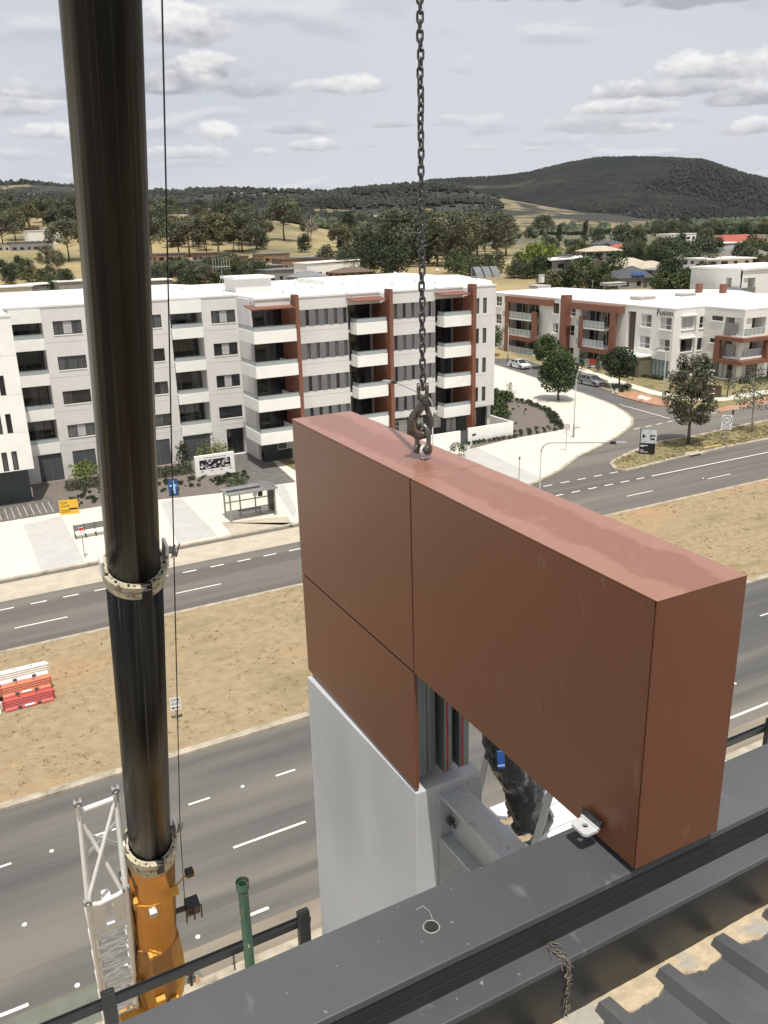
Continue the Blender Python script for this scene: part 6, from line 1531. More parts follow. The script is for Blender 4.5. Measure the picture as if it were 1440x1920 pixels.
# brown sign on the lawn, white enclosure
b0 = G(1332, 746); BR = thing('brown_sign', 'low brown sign box with white lettering on the lawn behind the gum tree', 'sign', (b0[0], b0[1], .12)); tg = nrm([-b0[0], -b0[1], 0]); r = nrm(np.cross((0, 0, 1), tg))
MB().obox(np.array([b0[0], b0[1], .95]), r, u_, tg, 1.3, .75, .15).build('box', sign_brown, BR, bevel=.02); print_lines(BR, np.array([b0[0], b0[1], .95]) + tg * .151, r, u_, [(-.4, .28, .25, .22), (-.05, .28, .25, .22), (.3, .28, .25, .22), (.1, -.3, .8, .12)], sign_white)
MB().obox(np.array([b0[0], b0[1], .16]), r, u_, tg, 1.1, .07, .1).build('plinth', concrete_grey, BR)
e0 = G(1322, 722); EN = thing('white_enclosure', 'small white rendered enclosure with pale lid, left of the corner balcony glazing', 'utility box', (e0[0], e0[1], .12)); MB().box(e0[0] - .9, e0[0] + .9, e0[1] - .5, e0[1] + .5, .12, 2.0).build('body', white_render, EN, bevel=.02); MB().box(e0[0] - 1.05, e0[0] + 1.05, e0[1] - .65, e0[1] + .65, 2.003, 2.15).build('lid', roof_white, EN); box('bin_door', cream_render, EN, e0[0] - .5, e0[0] + .5, e0[1] - .53, e0[1] - .502, .2, 1.7)
# street lamps
def lamp(label, base, H_, arm, rise=.4, r=.06, head=.75, z=.12):
    t = thing('street_lamp', label, 'street lamp', (base[0], base[1], z)); a = np.array([arm[0], arm[1], 0.0]); L = np.linalg.norm(a); d = a / max(L, 1e-6); b = np.array([base[0], base[1], 0])
    MB().tube([b + (0, 0, z - .05), b + (0, 0, 1.6), b + (0, 0, 1.65), b + (0, 0, H_ - .7)], [r * 1.7, r * 1.7, r, r * .75], 12).build('pole', galv_pole, t, smooth=True)
    pts = [b + np.array([0, 0, H_ - .72])] + [b + d * (.7 * (1 - math.cos(q))) + np.array([0, 0, H_ - .7 + .7 * math.sin(q)]) for q in np.linspace(.15, math.pi / 2, 6)] + [b + a + np.array([0, 0, H_ + rise])]
    MB().tube(pts, [r * .74] * (len(pts) - 1) + [r * .5], 8).build('arm', galv_pole, t, smooth=True)
    e = pts[-1]; sd = np.array([-d[1], d[0], 0]); MB().obox(e + d * .15, d, sd, (0, 0, 1), .20, .13, .09).build('lamp_gear', black, t, bevel=.03)
    MB().obox(e + d * (.35 + head / 2), d, sd, (0, 0, 1), head / 2, .19, .075).build('lamp_head', galv, t, bevel=.05); MB().obox(e + d * (.35 + head / 2) - np.array([0, 0, .08]), d, sd, (0, 0, 1), head / 2 - .06, .15, .02).build('lens', sign_white, t)
    return t
YL = 47.0; A = aty(1012, 915, YL); tp = aty(1028, 828, YL); B = atz(1145, 830, tp[2]); lamp('tall street lamp with long arm over the far road, rising beside the brown frame', (A[0], YL), tp[2], (B[0] - A[0], B[1] - YL), .0, z=.115)
A = aty(811, 800, YL); tp = aty(806, 744, YL); B = atz(742, 717, tp[2] + .6); lamp('street lamp reaching left in front of the apartment block, behind the hook', (A[0], YL), tp[2], (B[0] - A[0], B[1] - YL), .6, z=.115)
g = G(1075, 820, .12); lamp('tall street lamp on the pavement corner with arm toward the side street', g, 7.4, (2.2, .6), .2)
g = G(1242, 750, .12); lamp('street lamp beside the terracotta ramp in front of the corner building', g, zpx(1242, 652, g), (-2.4, -.8), .1, z=.132)
g = G(952, 677, .12); lamp('street lamp beyond the white car, in front of the first balcony frame', g, zpx(952, 606, g), (-1.6, -1.2), .1, r=.07)
# bollard lamp, marker post and cone on the near verge
g = G(360, 1853); t = thing('site_bollard', 'small dark bollard lamp on a thin post at the near kerb, right of the crane', 'bollard', (g[0], g[1], .1)); MB().tube([(g[0], g[1], .08), (g[0], g[1], .62)], .05, 8).build('post', frame_dark, t); MB().tube([(g[0], g[1], .60), (g[0], g[1], .64), (g[0], g[1], .95), (g[0], g[1], 1.02)], [.06, .14, .15, .06], 12).build('head', sign_brown, t)
g = G(441, 1824); t = thing('marker_post', 'thin marker post with pale cap at the near kerb, left of the green pipe', 'post', (g[0], g[1], .1)); MB().tube([(g[0], g[1], .05), (g[0], g[1], 1.0)], .03, 6).build('post', bark, t); MB().tube([(g[0], g[1], 1.001), (g[0], g[1], 1.1)], [.07, .05], 10).build('cap', sign_white, t)
g = G(371, 1846); t = thing('safety_cone', 'small faded orange cone on the near verge beside the dark bollard lamp', 'cone', (g[0], g[1], .1)); MB().tube([(g[0], g[1], .12), (g[0], g[1], .36)], [.09, .03], 14).build('body', mat('faded_orange', (.50, .30, .18), .7), t); MB().box(g[0] - .13, g[0] + .13, g[1] - .13, g[1] + .13, .1, .125).build('base', mat('faded_orange', (.6, .27, .14)), t)

# ------------------------------------------------------------------ water-filled barriers
bar_red = mat('barrier_red', (.50, .10, .095), .5, var=.08, scale=4); bar_or = mat('barrier_orange', (.56, .19, .11), .5, var=.08, scale=4); bar_wh = mat('barrier_white', (.72, .69, .64), .5, var=.08, scale=4)
def barrier(label, x0, y, z, L, m, group, flip=False):
    t = thing('water_barrier', label, 'barrier', (x0 + L / 2, y, z), group)
    pr = [(-.30, 0), (-.30, .10), (-.20, .15), (-.20, .20), (-.165, .225), (-.20, .25), (-.20, .32), (-.165, .345), (-.20, .37), (-.20, .44), (-.165, .465), (-.20, .49), (-.20, .56), (.20, .56), (.20, .15), (.30, .10), (.30, 0)]
    mb = MB(); n = len(pr)
    for x in (x0, x0 + L):
        for (a, b) in pr: mb.v.append((x, y + a, z + b))
    for i in range(n): j = (i + 1) % n; mb.f.append((i, j, n + j, n + i)); mb.m.append(0)
    mb.f.append(tuple(range(n))); mb.f.append(tuple(range(2 * n - 1, n - 1, -1))); mb.m += [0, 0]
    mb.build('body', m, t, bevel=.012)
    for k in (.3, .7): MB().obox((x0 + L * k, y - .27, z + .115), (1, 0, 0), nrm((0, 1, .5)), nrm((0, -.5, 1)), .10, .055, .03).build('lift_slot', frame_dark, t)
    if m is not bar_wh: MB().obox((x0 + L * .5, y - .263, z + .13), (1, 0, 0), nrm((0, 1, .5)), nrm((0, -.5, 1)), .22, .05, .004).build('sticker', sign_white, t)
    for k in (.32, .68): MB().disc((x0 + L * k, y, z + .562), (0, 0, 1), .055, .02, 10).build('filler_cap', sign_brown if m is not bar_wh else metal_grey, t)
    for s in (x0 - .05, x0 + L + .05): MB().box(s - .045, s + .045, y - .08, y + .08, z + .05, z + .5).build('hinge_lug', m, t)
g = G(10, 1342); X0b, Yb = g[0] + .05, g[1] + .35
for (dx, names) in ((0, (('pinkish red water barrier at the bottom of the right stack, front row', bar_red), ('orange water barrier in the middle of the right stack', bar_or), ('white water barrier on top of the right stack', bar_wh))), (-2.5, (('white water barrier at the bottom of the left stack, cut by the left edge', bar_wh), ('grey-white water barrier in the middle of the left stack at the left edge', bar_wh), ('red water barrier on top of the left stack at the left edge', bar_red)))):
    for k, (lb, m) in enumerate(names): barrier(lb, X0b + dx, Yb + .42 * k, .115 + .563 * k * 1.0, 2.3, m, 'stacked water barriers')
    for k in (1, 2):                                   # what carries the upper rows: the same barriers behind and below
        for q in range(k): barrier('hidden lower barrier of the stack, behind the front row', X0b + dx, Yb + .42 * k + .22 * (k - q), .115 + .563 * q, 2.3, bar_or if dx == 0 else bar_wh, 'stacked water barriers') if False else None
bd = MB().box(X0b - 2.45, X0b + 2.25, Yb + .36, Yb + 1.2, .115, .655).build('pallet_block', sign_brown, None, loc=(X0b, Yb + .7, .115)); tag(bd, 'dark timber block carrying the upper water barriers, behind the bottom row', 'timber block')
bd = MB().box(X0b - 2.4, X0b + 2.2, Yb + .72, Yb + 1.2, .656, 1.22).build('pallet_block', sign_brown, None, loc=(X0b, Yb + 1.0, .656)); tag(bd, 'second dark timber block under the topmost water barriers', 'timber block')

# ------------------------------------------------------------------ cars
tyre = mat('tyre_rubber', (.012, .012, .012), .8); rim_m = mat('alloy_rim', (.45, .45, .46), .35, metal=.6); lamp_m = mat('headlamp', (.6, .62, .65), .15); tail_m = mat('tail_lamp', (.35, .02, .02), .25)
def car(name, label, px_rear, px_front, paint_m, wagon):
    a = np.array([*G(*px_rear), 0]); b = np.array([*G(*px_front), 0]); d = nrm(b - a); mid = (a + b) / 2; sd = np.array([-d[1], d[0], 0])
    if sd @ np.array([1, 0, 0]) < 0: sd = -sd
    ctr = mid + sd * .85; t = thing(name, label, 'car', ctr)
    LR, LF, hw = -2.35, 2.35, .88
    def P(x, y, z): return ctr + d * x + sd * y + np.array([0, 0, z])
    lower = [(-2.30, .32), (-2.36, .55), (-2.33, .82), (-2.2, .93), (-1.5, .96), (0.8, .96), (1.15, .93), (1.9, .82), (2.25, .68), (2.36, .5), (2.30, .30), (1.75, .20), (-1.8, .20)]
    mb = MB(); n = len(lower)
    secs = [(-hw, .90), (-hw * .98, 1.0), (hw * .98, 1.0), (hw, .90)]
    ring_ = []
    for (y, k) in ((-hw * .93, .94), (-hw, .98), (-hw * .86, 1.0), (0, 1.015), (hw * .86, 1.0), (hw, .98), (hw * .93, .94)):
        zb = 0.0
        for (x, z) in lower:
            zz = z if z < .6 else .6 + (z - .6) * (1 + (k - 1) * 4)
            mb.v.append(tuple(P(x * (1 if abs(y) < hw * .9 else .985), y, zz)))
    for i in range(6):
        for k in range(n): k2 = (k + 1) % n; mb.f.append((i * n + k, (i + 1) * n + k, (i + 1) * n + k2, i * n + k2)); mb.m.append(0)
    mb.f.append(tuple(range(n))); mb.f.append(tuple(range(7 * n - 1, 6 * n - 1, -1))); mb.m += [0, 0]
    body = mb.build('body', paint_m, t, smooth=True, bevel=.02)
    roof = [(-2.25, .94), (-2.05, 1.40), (-.3, 1.46), (.25, 1.40), (1.2, .94)] if wagon else [(-1.75, .95), (-1.0, 1.38), (-.3, 1.44), (.2, 1.40), (1.2, .94)]
    def cab(y0, y1, inset, name, m, shrink=0.0):
        q = MB(); pr = roof; nn = len(pr)
        for y, s in ((y0, -1), (y1, 1)):
            for i, (x, z) in enumerate(pr):
                yy = y - s * (inset if z > 1.1 else 0); q.v.append(tuple(P(x, yy, z)))
        for i in range(nn - 1): q.f.append((i, nn + i, nn + i + 1, i + 1)); q.m.append(0)
        q.f.append(tuple(range(nn))); q.f.append(tuple(range(2 * nn - 1, nn - 1, -1))); q.m += [0, 0]; return q.build(name, m, t)
    cab(-hw * .93, hw * .93, .16, 'windows', glass_dark)
    rf = MB(); (xa, za), (xb, zb_) = roof[1], roof[3]
    rf.add([P(xa - .06, -.68, za + .012), P(xb + .06, -.68, zb_ + .012), P(xb + .06, .68, zb_ + .012), P(xa - .06, .68, za + .012), P(xa + .25, -.62, za + .06), P(xb - .2, -.62, zb_ + .05), P(xb - .2, .62, zb_ + .05), P(xa + .25, .62, za + .06)], [(0, 3, 2, 1), (4, 5, 6, 7), (0, 1, 5, 4), (1, 2, 6, 5), (2, 3, 7, 6), (3, 0, 4, 7)]); rf.build('roof', paint_m, t, bevel=.02)
    pl = MB()
    for s in (-1, 1):
        for (x0, z0_), (x1, z1_) in (((1.2, .94), (.25, 1.41)), ((roof[0][0], .95), (roof[1][0], roof[1][1]))): pl.bar(P(x0, s * hw * .93, z0_), P(x1, s * (hw * .93 - .16), z1_), .07)
        for x in ((-.35, -1.35) if wagon else (-.3,)): pl.bar(P(x - .03, s * hw * .935, .95), P(x, s * (hw * .935 - .16), 1.42), .07)
    pl.build('pillars', paint_m, t)
    for x in (-1.38, 1.38):
        for s in (-1, 1):
            w = MB().disc(P(x, s * (hw - .09), .31), sd, .315, .20, 22).build('wheel', tyre, t, bevel=.02); MB().disc(P(x, s * (hw + .012), .31), sd, .2, .02, 14).build('rim', rim_m, w); MB().disc(P(x, s * (hw + .004), .33), sd, .345, .012, 22).build('arch', tyre, w)
    for s in (-1, 1):
        MB().obox(P(2.24, s * .62, .68), d, sd, (0, 0, 1), .08, .2, .07).build('headlight', lamp_m, t, bevel=.02); MB().obox(P(-2.30, s * .70, .78), d, sd, (0, 0, 1), .06, .13, .12).build('tail_light', tail_m, t); MB().obox(P(.85, s * (hw + .06), 1.0), d, sd, (0, 0, 1), .06, .09, .06).build('mirror', paint_m, t, bevel=.02)
    MB().obox(P(2.345, 0, .50), d, sd, (0, 0, 1), .03, .5, .07).build('grille', tyre, t); MB().obox(P(2.37, 0, .38), d, sd, (0, 0, 1), .012, .2, .05).build('number_plate', sign_white, t)
car('parked_car', 'white sedan parked on the far side of the side street', (956, 688), (976, 693), mat('car_white', (.75, .75, .74), .25, var=.02, coat=.6), False)
car('parked_car', 'silver station wagon parked on the side street, beside the round tree by the porch', (1088, 720), (1113, 725.5), mat('car_silver', (.42, .42, .41), .3, metal=.5, var=.02, coat=.6), True)
car('parked_car', 'black car mostly hidden behind the round street tree, behind the silver wagon', (1054, 710), (1074, 714.5), mat('car_black', (.01, .01, .012), .25, var=.02, coat=.6), False)
# red cloth hung on a balustrade of the corner building
p = atx(*fa(985, 915), XF - 1.15); tag(MB().box(p[0] - .04, p[0], p[1] - .8, p[1] + .8, p[2] - .45, p[2] + .45).build('red_cloth', sign_red, None, loc=p), 'red cloth hung over the ground floor balustrade of the corner building', 'cloth')
# planks on the island
for px, py, l, lb in ((1336, 838, 2.6, 'yellow timber plank lying on the traffic island below the 60 sign'), (1338, 831, .7, 'small pale block lying on the grass left of the 60 sign')):
    g = G(px, py, .12); tag(MB().box(g[0] - l / 2, g[0] + l / 2, g[1] - .12, g[1] + .12, .13, .24).build('plank', mat('yellow_timber', (.55, .42, .16), .8), None, loc=(g[0], g[1], .13)), lb, 'plank')
# ================================================================== suburb and countryside behind
tile_red = mat('red_tiles', (.34, .085, .055), .8, var=.15, scale=1.5); tile_slate = mat('slate_roof', (.065, .068, .075), .6, var=.1, scale=1); tile_taupe = mat('taupe_roof', (.185, .165, .145), .8, var=.1, scale=1)
tile_cream = mat('cream_roof', (.44, .38, .29), .8, var=.08, scale=1); tile_grey = mat('grey_roof', (.20, .205, .205), .6, var=.08, scale=1); tile_brown = mat('brown_roof', (.14, .095, .07), .8, var=.1, scale=1)
wall_brick = mat('tan_brick_wall', (.27, .175, .115), .9, var=.12, scale=2); wall_grey = mat('grey_house_wall', (.24, .235, .23), .85, var=.06, scale=1); wall_cream = mat('cream_house_wall', (.52, .48, .41), .85, var=.06, scale=1)
def house(label, px, py, w, d, h, roof, rm, wm, rot=0.0, storeys=1, over=.5, rh=1.7, extra=None):
    p = terrain_hit(px, py); z = T(p[0], p[1]) - .2; t = thing('house', label, 'house', (p[0], p[1], z)); ca, sa = math.cos(rot), math.sin(rot); ox, oy = float(p[0]), float(p[1])
    def Q(x, y, zz): return (ox + ca * x - sa * y, oy + sa * x + ca * y, z + zz)
    def pb(name, m, x0, x1, y0, y1, z0, z1, par=t):
        return MB().add([Q(x0, y0, z0), Q(x1, y0, z0), Q(x1, y1, z0), Q(x0, y1, z0), Q(x0, y0, z1), Q(x1, y0, z1), Q(x1, y1, z1), Q(x0, y1, z1)], [(0, 3, 2, 1), (4, 5, 6, 7), (0, 1, 5, 4), (1, 2, 6, 5), (2, 3, 7, 6), (3, 0, 4, 7)]).build(name, m, par)
    pb('wall', wm, -w / 2, w / 2, 0, d, -2.0, h)
    o = over; x0, x1, y0, y1 = -w / 2 - o, w / 2 + o, -o, d + o
    if roof == 'flat': R_ = pb('roof', rm, x0, x1, y0, y1, h + .01, h + .4)
    elif roof == 'skillion':
        mb = MB().add([Q(x0, y0, h + .05), Q(x1, y0, h + .6), Q(x1, y1, h + .6), Q(x0, y1, h + .05), Q(x0, y0, h + .35), Q(x1, y0, h + .95), Q(x1, y1, h + .95), Q(x0, y1, h + .35)], [(0, 3, 2, 1), (4, 5, 6, 7), (0, 1, 5, 4), (1, 2, 6, 5), (2, 3, 7, 6), (3, 0, 4, 7)]); R_ = mb.build('roof', rm, t)
    else:
        rd = min(w, d) / 2 + o; inx = rd if roof == 'hip' else 0
        if w >= d: ra, rb = (x0 + inx, (y0 + y1) / 2), (x1 - inx, (y0 + y1) / 2)
        else: ra, rb = ((x0 + x1) / 2, y0 + inx), ((x0 + x1) / 2, y1 - inx)
        V = [Q(x0, y0, h + .02), Q(x1, y0, h + .02), Q(x1, y1, h + .02), Q(x0, y1, h + .02), Q(*ra, h + rh), Q(*rb, h + rh)]
        F = [(0, 1, 5, 4), (1, 2, 5), (2, 3, 4, 5), (3, 0, 4), (3, 2, 1, 0)] if w >= d else [(0, 1, 4), (1, 2, 5, 4), (2, 3, 5), (3, 0, 4, 5), (3, 2, 1, 0)]
        R_ = MB().add(V, F).build('roof', rm, t)
    for s in range(storeys):
        zb = h / storeys * s + .9; n_ = max(2, int(w / 3.4))
        for k in range(n_):
            x = -w / 2 + w * (k + .5) / n_; ww = rnd.choice((.6, .9, 1.1)); f = pb('window', frame_dark, x - ww, x + ww, -.06, .02, zb, zb + 1.25); pb('pane', glass_dark, x - ww + .08, x + ww - .08, -.08, -.061, zb + .08, zb + 1.17, f)
        n_ = max(1, int(d / 4))
        for k in range(n_): y = d * (k + .5) / n_; f = pb('window', frame_dark, -w / 2 - .06, -w / 2 + .02, y - .8, y + .8, zb, zb + 1.25); pb('pane', glass_dark, -w / 2 - .08, -w / 2 - .061, y - .72, y + .72, zb + .08, zb + 1.17, f)
    pb('door', brown_slot, w * .12, w * .12 + .95, -.05, .02, 0, 2.1)
    if extra == 'solar':
        for k in range(3):
            a = Q(-1.5 + k * 1.25, -o + .9, h + .75); e1 = np.array([ca, sa, 0]); e2 = nrm(np.array([-sa * 1.0, ca * 1.0, .55])); MB().obox(np.array(a) + np.cross(e1, e2) * .35, e1, e2, np.cross(e1, e2), .55, .85, .03).build('solar_panel', sign_blue, R_)
    if extra == 'upper': pb('upper_roof', tile_slate, -w * .25, w * .2, d * .3, d * .7, h + .96, h + 1.5)
    if extra == 'garage': pb('garage_door', metal_grey, -w * .4, -w * .4 + 4.6, -.07, .02, 0, 2.3)
    return t
HS = [
 ('two-storey house with white sloping roof behind the white roofs, left of the grey tree', 1066, 526, 10, 13, 6.0, 'skillion', roof_white, wall_grey, -.5, 2, .9, 1.7, 'upper'),
 ('house with pale cream roof top and grey walls behind the white-roofed house', 1132, 499, 14, 10, 5.2, 'hip', tile_cream, wall_grey, -.4, 2),
 ('house with dark slate hip roof left of the red-tiled house', 1150, 476, 16, 11, 4.6, 'hip', tile_slate, wall_grey, -.2, 1),
 ('house with bright red tiled roof among the trees', 1172, 478, 15, 10, 3.2, 'hip', tile_red, wall_cream, -.2, 1),
 ('house with wide cream hip roof above the solar panel house', 1190, 519, 16, 12, 3.0, 'hip', tile_cream, wall_cream, -.3, 1, .5, 2.6),
 ('house with dark slate hip roof carrying solar panels, behind the white roofs', 1197, 541, 12, 11, 3.0, 'hip', tile_slate, wall_grey, -.35, 1, .5, 3.0, 'solar'),
 ('long low grey house with a plain grey roof, right of the round trees', 1297, 534, 21, 9, 4.2, 'skillion', tile_grey, wall_grey, .0, 1, .6, 1.5),
 ('white flat-roofed house beside the white patio umbrella', 1366, 520, 15, 10, 5.2, 'flat', roof_white, cream_render, -.25, 2, .8),
 ('small house with brown gable roof half hidden by the grey-green tree', 1118, 522, 9, 10, 3.4, 'gable', tile_brown, wall_brick, -.4, 1, .4, 2.6),
 ('white two-storey house among dark trees, below the far plain', 1280, 464, 20, 10, 7.0, 'flat', roof_white, cream_render, .05, 2, .2),
 ('house with long red roof near the right edge', 1400, 466, 34, 14, 3.6, 'hip', tile_red, wall_cream, .1, 1, .6, 3.2),
 ('white flat-roofed house left of the long red roof', 1362, 474, 18, 12, 4.2, 'flat', roof_white, wall_grey, .0, 1, 1.0),
 ('house with grey hip roof in front of the long red roof', 1392, 482, 16, 10, 3.0, 'hip', tile_grey, wall_cream, .1, 1),
 ('house with taupe hip roof left of the white flat-roofed house', 1332, 503, 16, 11, 3.0, 'hip', tile_taupe, wall_cream, -.2, 1, .5, 2.4),
 ('house with wide taupe hip roof at the right edge, behind the white building', 1420, 497, 22, 12, 3.0, 'hip', tile_taupe, wall_brick, .2, 1, .5, 2.8),
 ('house with grey-brown roof in the middle of the suburb, behind dark trees', 1350, 492, 18, 10, 3.0, 'hip', tile_slate, wall_brick, .1, 1, .5, 2.4),
 ('small house with pale grey roof between the dark trees, suburb centre', 1305, 487, 12, 9, 3.0, 'hip', tile_grey, wall_cream, .2, 1),
 ('low cream house with pale hip roof right of the cream-roofed house', 1235, 520, 12, 10, 2.8, 'hip', tile_cream, wall_cream, -.2, 1, .5, 2.0),
 ('long white house with dark windows and a flat parapet, behind the long apartment roof', 628, 519, 24, 10, 5.2, 'skillion', roof_white, white_render, .12, 1, .3),
 ('low grey flat-roofed house left of the long white house', 545, 527, 20, 9, 4.4, 'flat', tile_grey, wall_grey, .1, 1, .4),
 ('house with dark grey hip roof right in front of the long white house', 588, 533, 12, 9, 2.8, 'hip', tile_grey, wall_grey, .1, 1, .5, 2.0),
 ('house with terracotta roof and low walls right of the long white house', 670, 524, 14, 8, 2.6, 'hip', tile_brown, wall_brick, .1, 1, .5, 1.6),
 ('dark grey house with white eave just right of the crane boom', 296, 552, 12, 9, 5.0, 'flat', roof_white, wall_grey, .1, 1, .5),
 ('small white-roofed house at the left edge, above the long apartment roof', 20, 560, 16, 10, 4.0, 'flat', roof_white, wall_cream, .1, 1, .5),
 ('house with bright white low roof left of the crane boom', 62, 556, 14, 9, 3.6, 'skillion', roof_white, wall_grey, .2, 1, .5),
 ('house with a pale flat roof cut by the crane boom, left side', 145, 556, 12, 9, 5.4, 'flat', roof_white, wall_grey, .1, 1, .4),
]
for a in HS: house(*a)
# tan brick terraces at the foot of the dry field
for i, (px, py, w, d, h, rm, lb) in enumerate([(322, 506, 13, 9, 7.0, tile_grey, 'leftmost tan brick terrace house with grey flat roof below the dry field'), (352, 512, 13, 8, 5.0, tile_slate, 'tan brick terrace house with black gable edge beside the leftmost one'), (405, 506, 12, 9, 7.2, tile_brown, 'tallest tan brick terrace house in the row below the dry field'), (375, 512, 9, 7, 5.0, tile_grey, 'narrow grey-roofed terrace house left of the tallest one'), (442, 506, 14, 8, 5.6, tile_brown, 'tan brick terrace house right of the tallest one'), (468, 514, 14, 9, 5.2, tile_grey, 'tan terrace house with pale grey flat roof in front of the row'), (505, 520, 14, 9, 4.6, tile_grey, 'low grey-roofed terrace house at the right end of the row'), (553, 506, 13, 8, 4.6, tile_brown, 'tan brick house with flat roof left of the long white house, farther back'), (520, 492, 15, 9, 4.0, tile_grey, 'far grey-roofed terrace house at the edge of the dry field'), (600, 498, 20, 9, 3.6, tile_grey, 'long far grey-roofed house behind the long white house'), (625, 500, 14, 8, 3.6, tile_brown, 'far tan-walled house behind the right end of the long white house')]):
    house(lb, px, py, w, d, h, 'flat', rm, wall_brick if i != 9 else wall_grey, .15 + .06 * (i % 3), 2 if h > 6 else 1, .3)
# sheds out in the field at left
for px, py, w, d, h, rm, wm, lb in ((28, 471, 26, 8, 4.0, tile_grey, wall_cream, 'long grey shed with windows at the left edge of the dry field'), (62, 470, 22, 8, 4.6, tile_grey, wall_grey, 'grey flat-roofed shed in the dry field beside the white barn'), (85, 458, 18, 9, 7.5, roof_white, cream_render, 'white barn in the dry field left of the crane boom'), (102, 450, 11, 8, 7.5, roof_white, cream_render, 'small white barn behind the larger white barn in the dry field')): house(lb, px, py, w, d, h, 'flat', rm, wm, .1, 1, .3)
# patio umbrella
p = terrain_hit(1352, 527); U_ = thing('patio_umbrella', 'white patio umbrella open beside the flat-roofed white house', 'umbrella', (p[0], p[1], T(p[0], p[1]))); z = T(p[0], p[1]); MB().tube([(p[0], p[1], z), (p[0], p[1], z + 2.6)], .04, 6).build('pole', galv_pole, U_); MB().tube([(p[0], p[1], z + 2.1), (p[0], p[1], z + 2.5), (p[0], p[1], z + 2.9)], [1.9, 1.3, .05], 8).build('canopy', sign_white, U_)

# ------------------------------------------------------------------ trees behind: a few kinds, copied
def far_proto(name, h, w, kind, seed, lm, bm, n_cl, n_leaf, ls, base=.25):
    t = make_tree(name, None, (0, 0, 0), h, w, kind, seed, lm, bm, n_cl=n_cl, n_leaf=n_leaf, ls=ls, base=base); t['_n'] = 0; del t['_n']; return t
PT = {'gum': [far_proto('gum_tree', 15, 15, 'spread', 101, leaf_fargum, bark, 34, 130, .44), far_proto('gum_tree', 15, 13, 'spread', 102, leaf_olive, bark, 32, 130, .44), far_proto('gum_tree', 15, 11, 'gum', 103, leaf_fargum, bark, 28, 100, .42, .3)],
      'dark': [far_proto('evergreen_tree', 10, 9.5, 'round', 104, leaf_far, bark, 20, 70, .5, .08), far_proto('evergreen_tree', 10, 8, 'round', 105, leaf_dark, bark, 18, 72, .48, .08)],
      'green': [far_proto('garden_tree', 8, 8.5, 'round', 106, leaf_fargreen, bark, 18, 70, .44, .06), far_proto('garden_tree', 8, 7.5, 'round', 107, leaf_fargreen, bark, 16, 70, .42, .08), far_proto('garden_tree', 8, 8, 'round', 108, leaf_olive, bark, 16, 64, .44, .1)],
      'bright': [far_proto('garden_tree', 8, 8.5, 'round', 109, leaf_bright, bark, 16, 70, .42, .06)], 'conifer': [far_proto('conifer_tree', 11, 6.5, 'cone', 110, leaf_far, bark, 20, 64, .45, .05)]}
fresh = {id(p): p for L in PT.values() for p in L}
def put(kind, px, py, h, label, group, v=None, jit=0.0):
    L = PT[kind]; i = rnd.randrange(len(L)) if v is None else v % len(L); o = L[i]; p = terrain_hit(px, py); x, y = float(p[0]), float(p[1]); h *= {'gum': 1.12, 'dark': .95, 'green': .85, 'bright': .95, 'conifer': 1.0}[kind]
    nat = {'gum': 15, 'dark': 10, 'green': 8, 'bright': 8, 'conifer': 11}[kind]; s = h / nat
    if id(o) in fresh: del fresh[id(o)]; o.location = (x, y, T(x, y) - .15); o.scale = (s,) * 3; o['label'] = label; o.rotation_euler = (0, 0, rnd.random() * 6.28)
    else: o = dup(o, (x, y, T(x, y) - .15), rnd.random() * 6.28, (s * rnd.uniform(.9, 1.15), s * rnd.uniform(.9, 1.15), s), label)
    if group: o['group'] = group
    elif 'group' in o: del o['group']
    return o
ORD = 'first second third fourth fifth sixth seventh eighth ninth tenth eleventh twelfth thirteenth fourteenth fifteenth sixteenth'.split()
def scatter(kinds, pts, hr, label, group):
    """label: (what, where): every tree gets its row (front, middle, back) and its place in that row"""
    what, where = label; made = []
    for (px, py) in pts: made.append((px, py, put(rnd.choice(kinds), px, py, rnd.uniform(*hr), 'tree', group)))
    made.sort(key=lambda q: -q[1]); n = len(made); nrow = 1 if n < 9 else (2 if n < 20 else 3)
    for r_ in range(nrow):
        row = sorted(made[n * r_ // nrow:n * (r_ + 1) // nrow], key=lambda q: q[0]); rn_ = {1: '', 2: ('in front row ', 'in back row ')[r_] if nrow == 2 else '', 3: ('in front row ', 'in middle row ', 'in back row ')[r_]}[nrow]
        for i, q in enumerate(row):
            m_ = len(row); place = f'{ORD[i]} from left' if i <= m_ // 2 or m_ - 1 - i > 12 else ('rightmost' if i == m_ - 1 else f'{ORD[m_ - 1 - i]} from right')
            if i == 0: place = 'leftmost'
            q[2]['label'] = f'{what}, {place} {rn_}{where}'
# gum trees one can tell apart in the dry field
for px, py, h, v, lb in [(130, 490, 17, 0, 'wide dark gum tree in the dry field directly left of the crane boom'), (285, 486, 17, 0, 'gum tree partly cut by the right side of the crane boom, on the dry field'), (336, 478, 15, 2, 'thin gum tree with bare trunk, second right of the crane boom'), (356, 482, 17, 0, 'spreading gum tree with reddish crown right of the thin one'), (410, 481, 18, 1, 'largest round olive gum tree in the dry field'), (454, 474, 17, 0, 'dark gum tree right of the largest olive one'), (470, 462, 18, 2, 'tall gum tree behind the dark pair, dry field'), (388, 478, 13, 1, 'small olive gum tree between the larger ones in the dry field'), (533, 452, 22, 0, 'lone dark gum tree on the open dry field'), (949, 480, 16, 2, 'tall loose gum tree at the right end of the gum belt, by the open paddock'), (185, 470, 16, 0, 'gum tree behind the crane boom at the field edge'), (30, 452, 16, 1, 'gum tree behind the long grey shed at the left edge'), (8, 470, 18, 0, 'dark gum tree at the very left edge of the field'), (82, 428, 16, 0, 'gum tree on the slope above the white barn'), (1017, 448, 17, 0, 'tall gum tree standing on the pale paddock edge, left of the conifer pair')]: put('gum', px, py, h, lb, None, v)
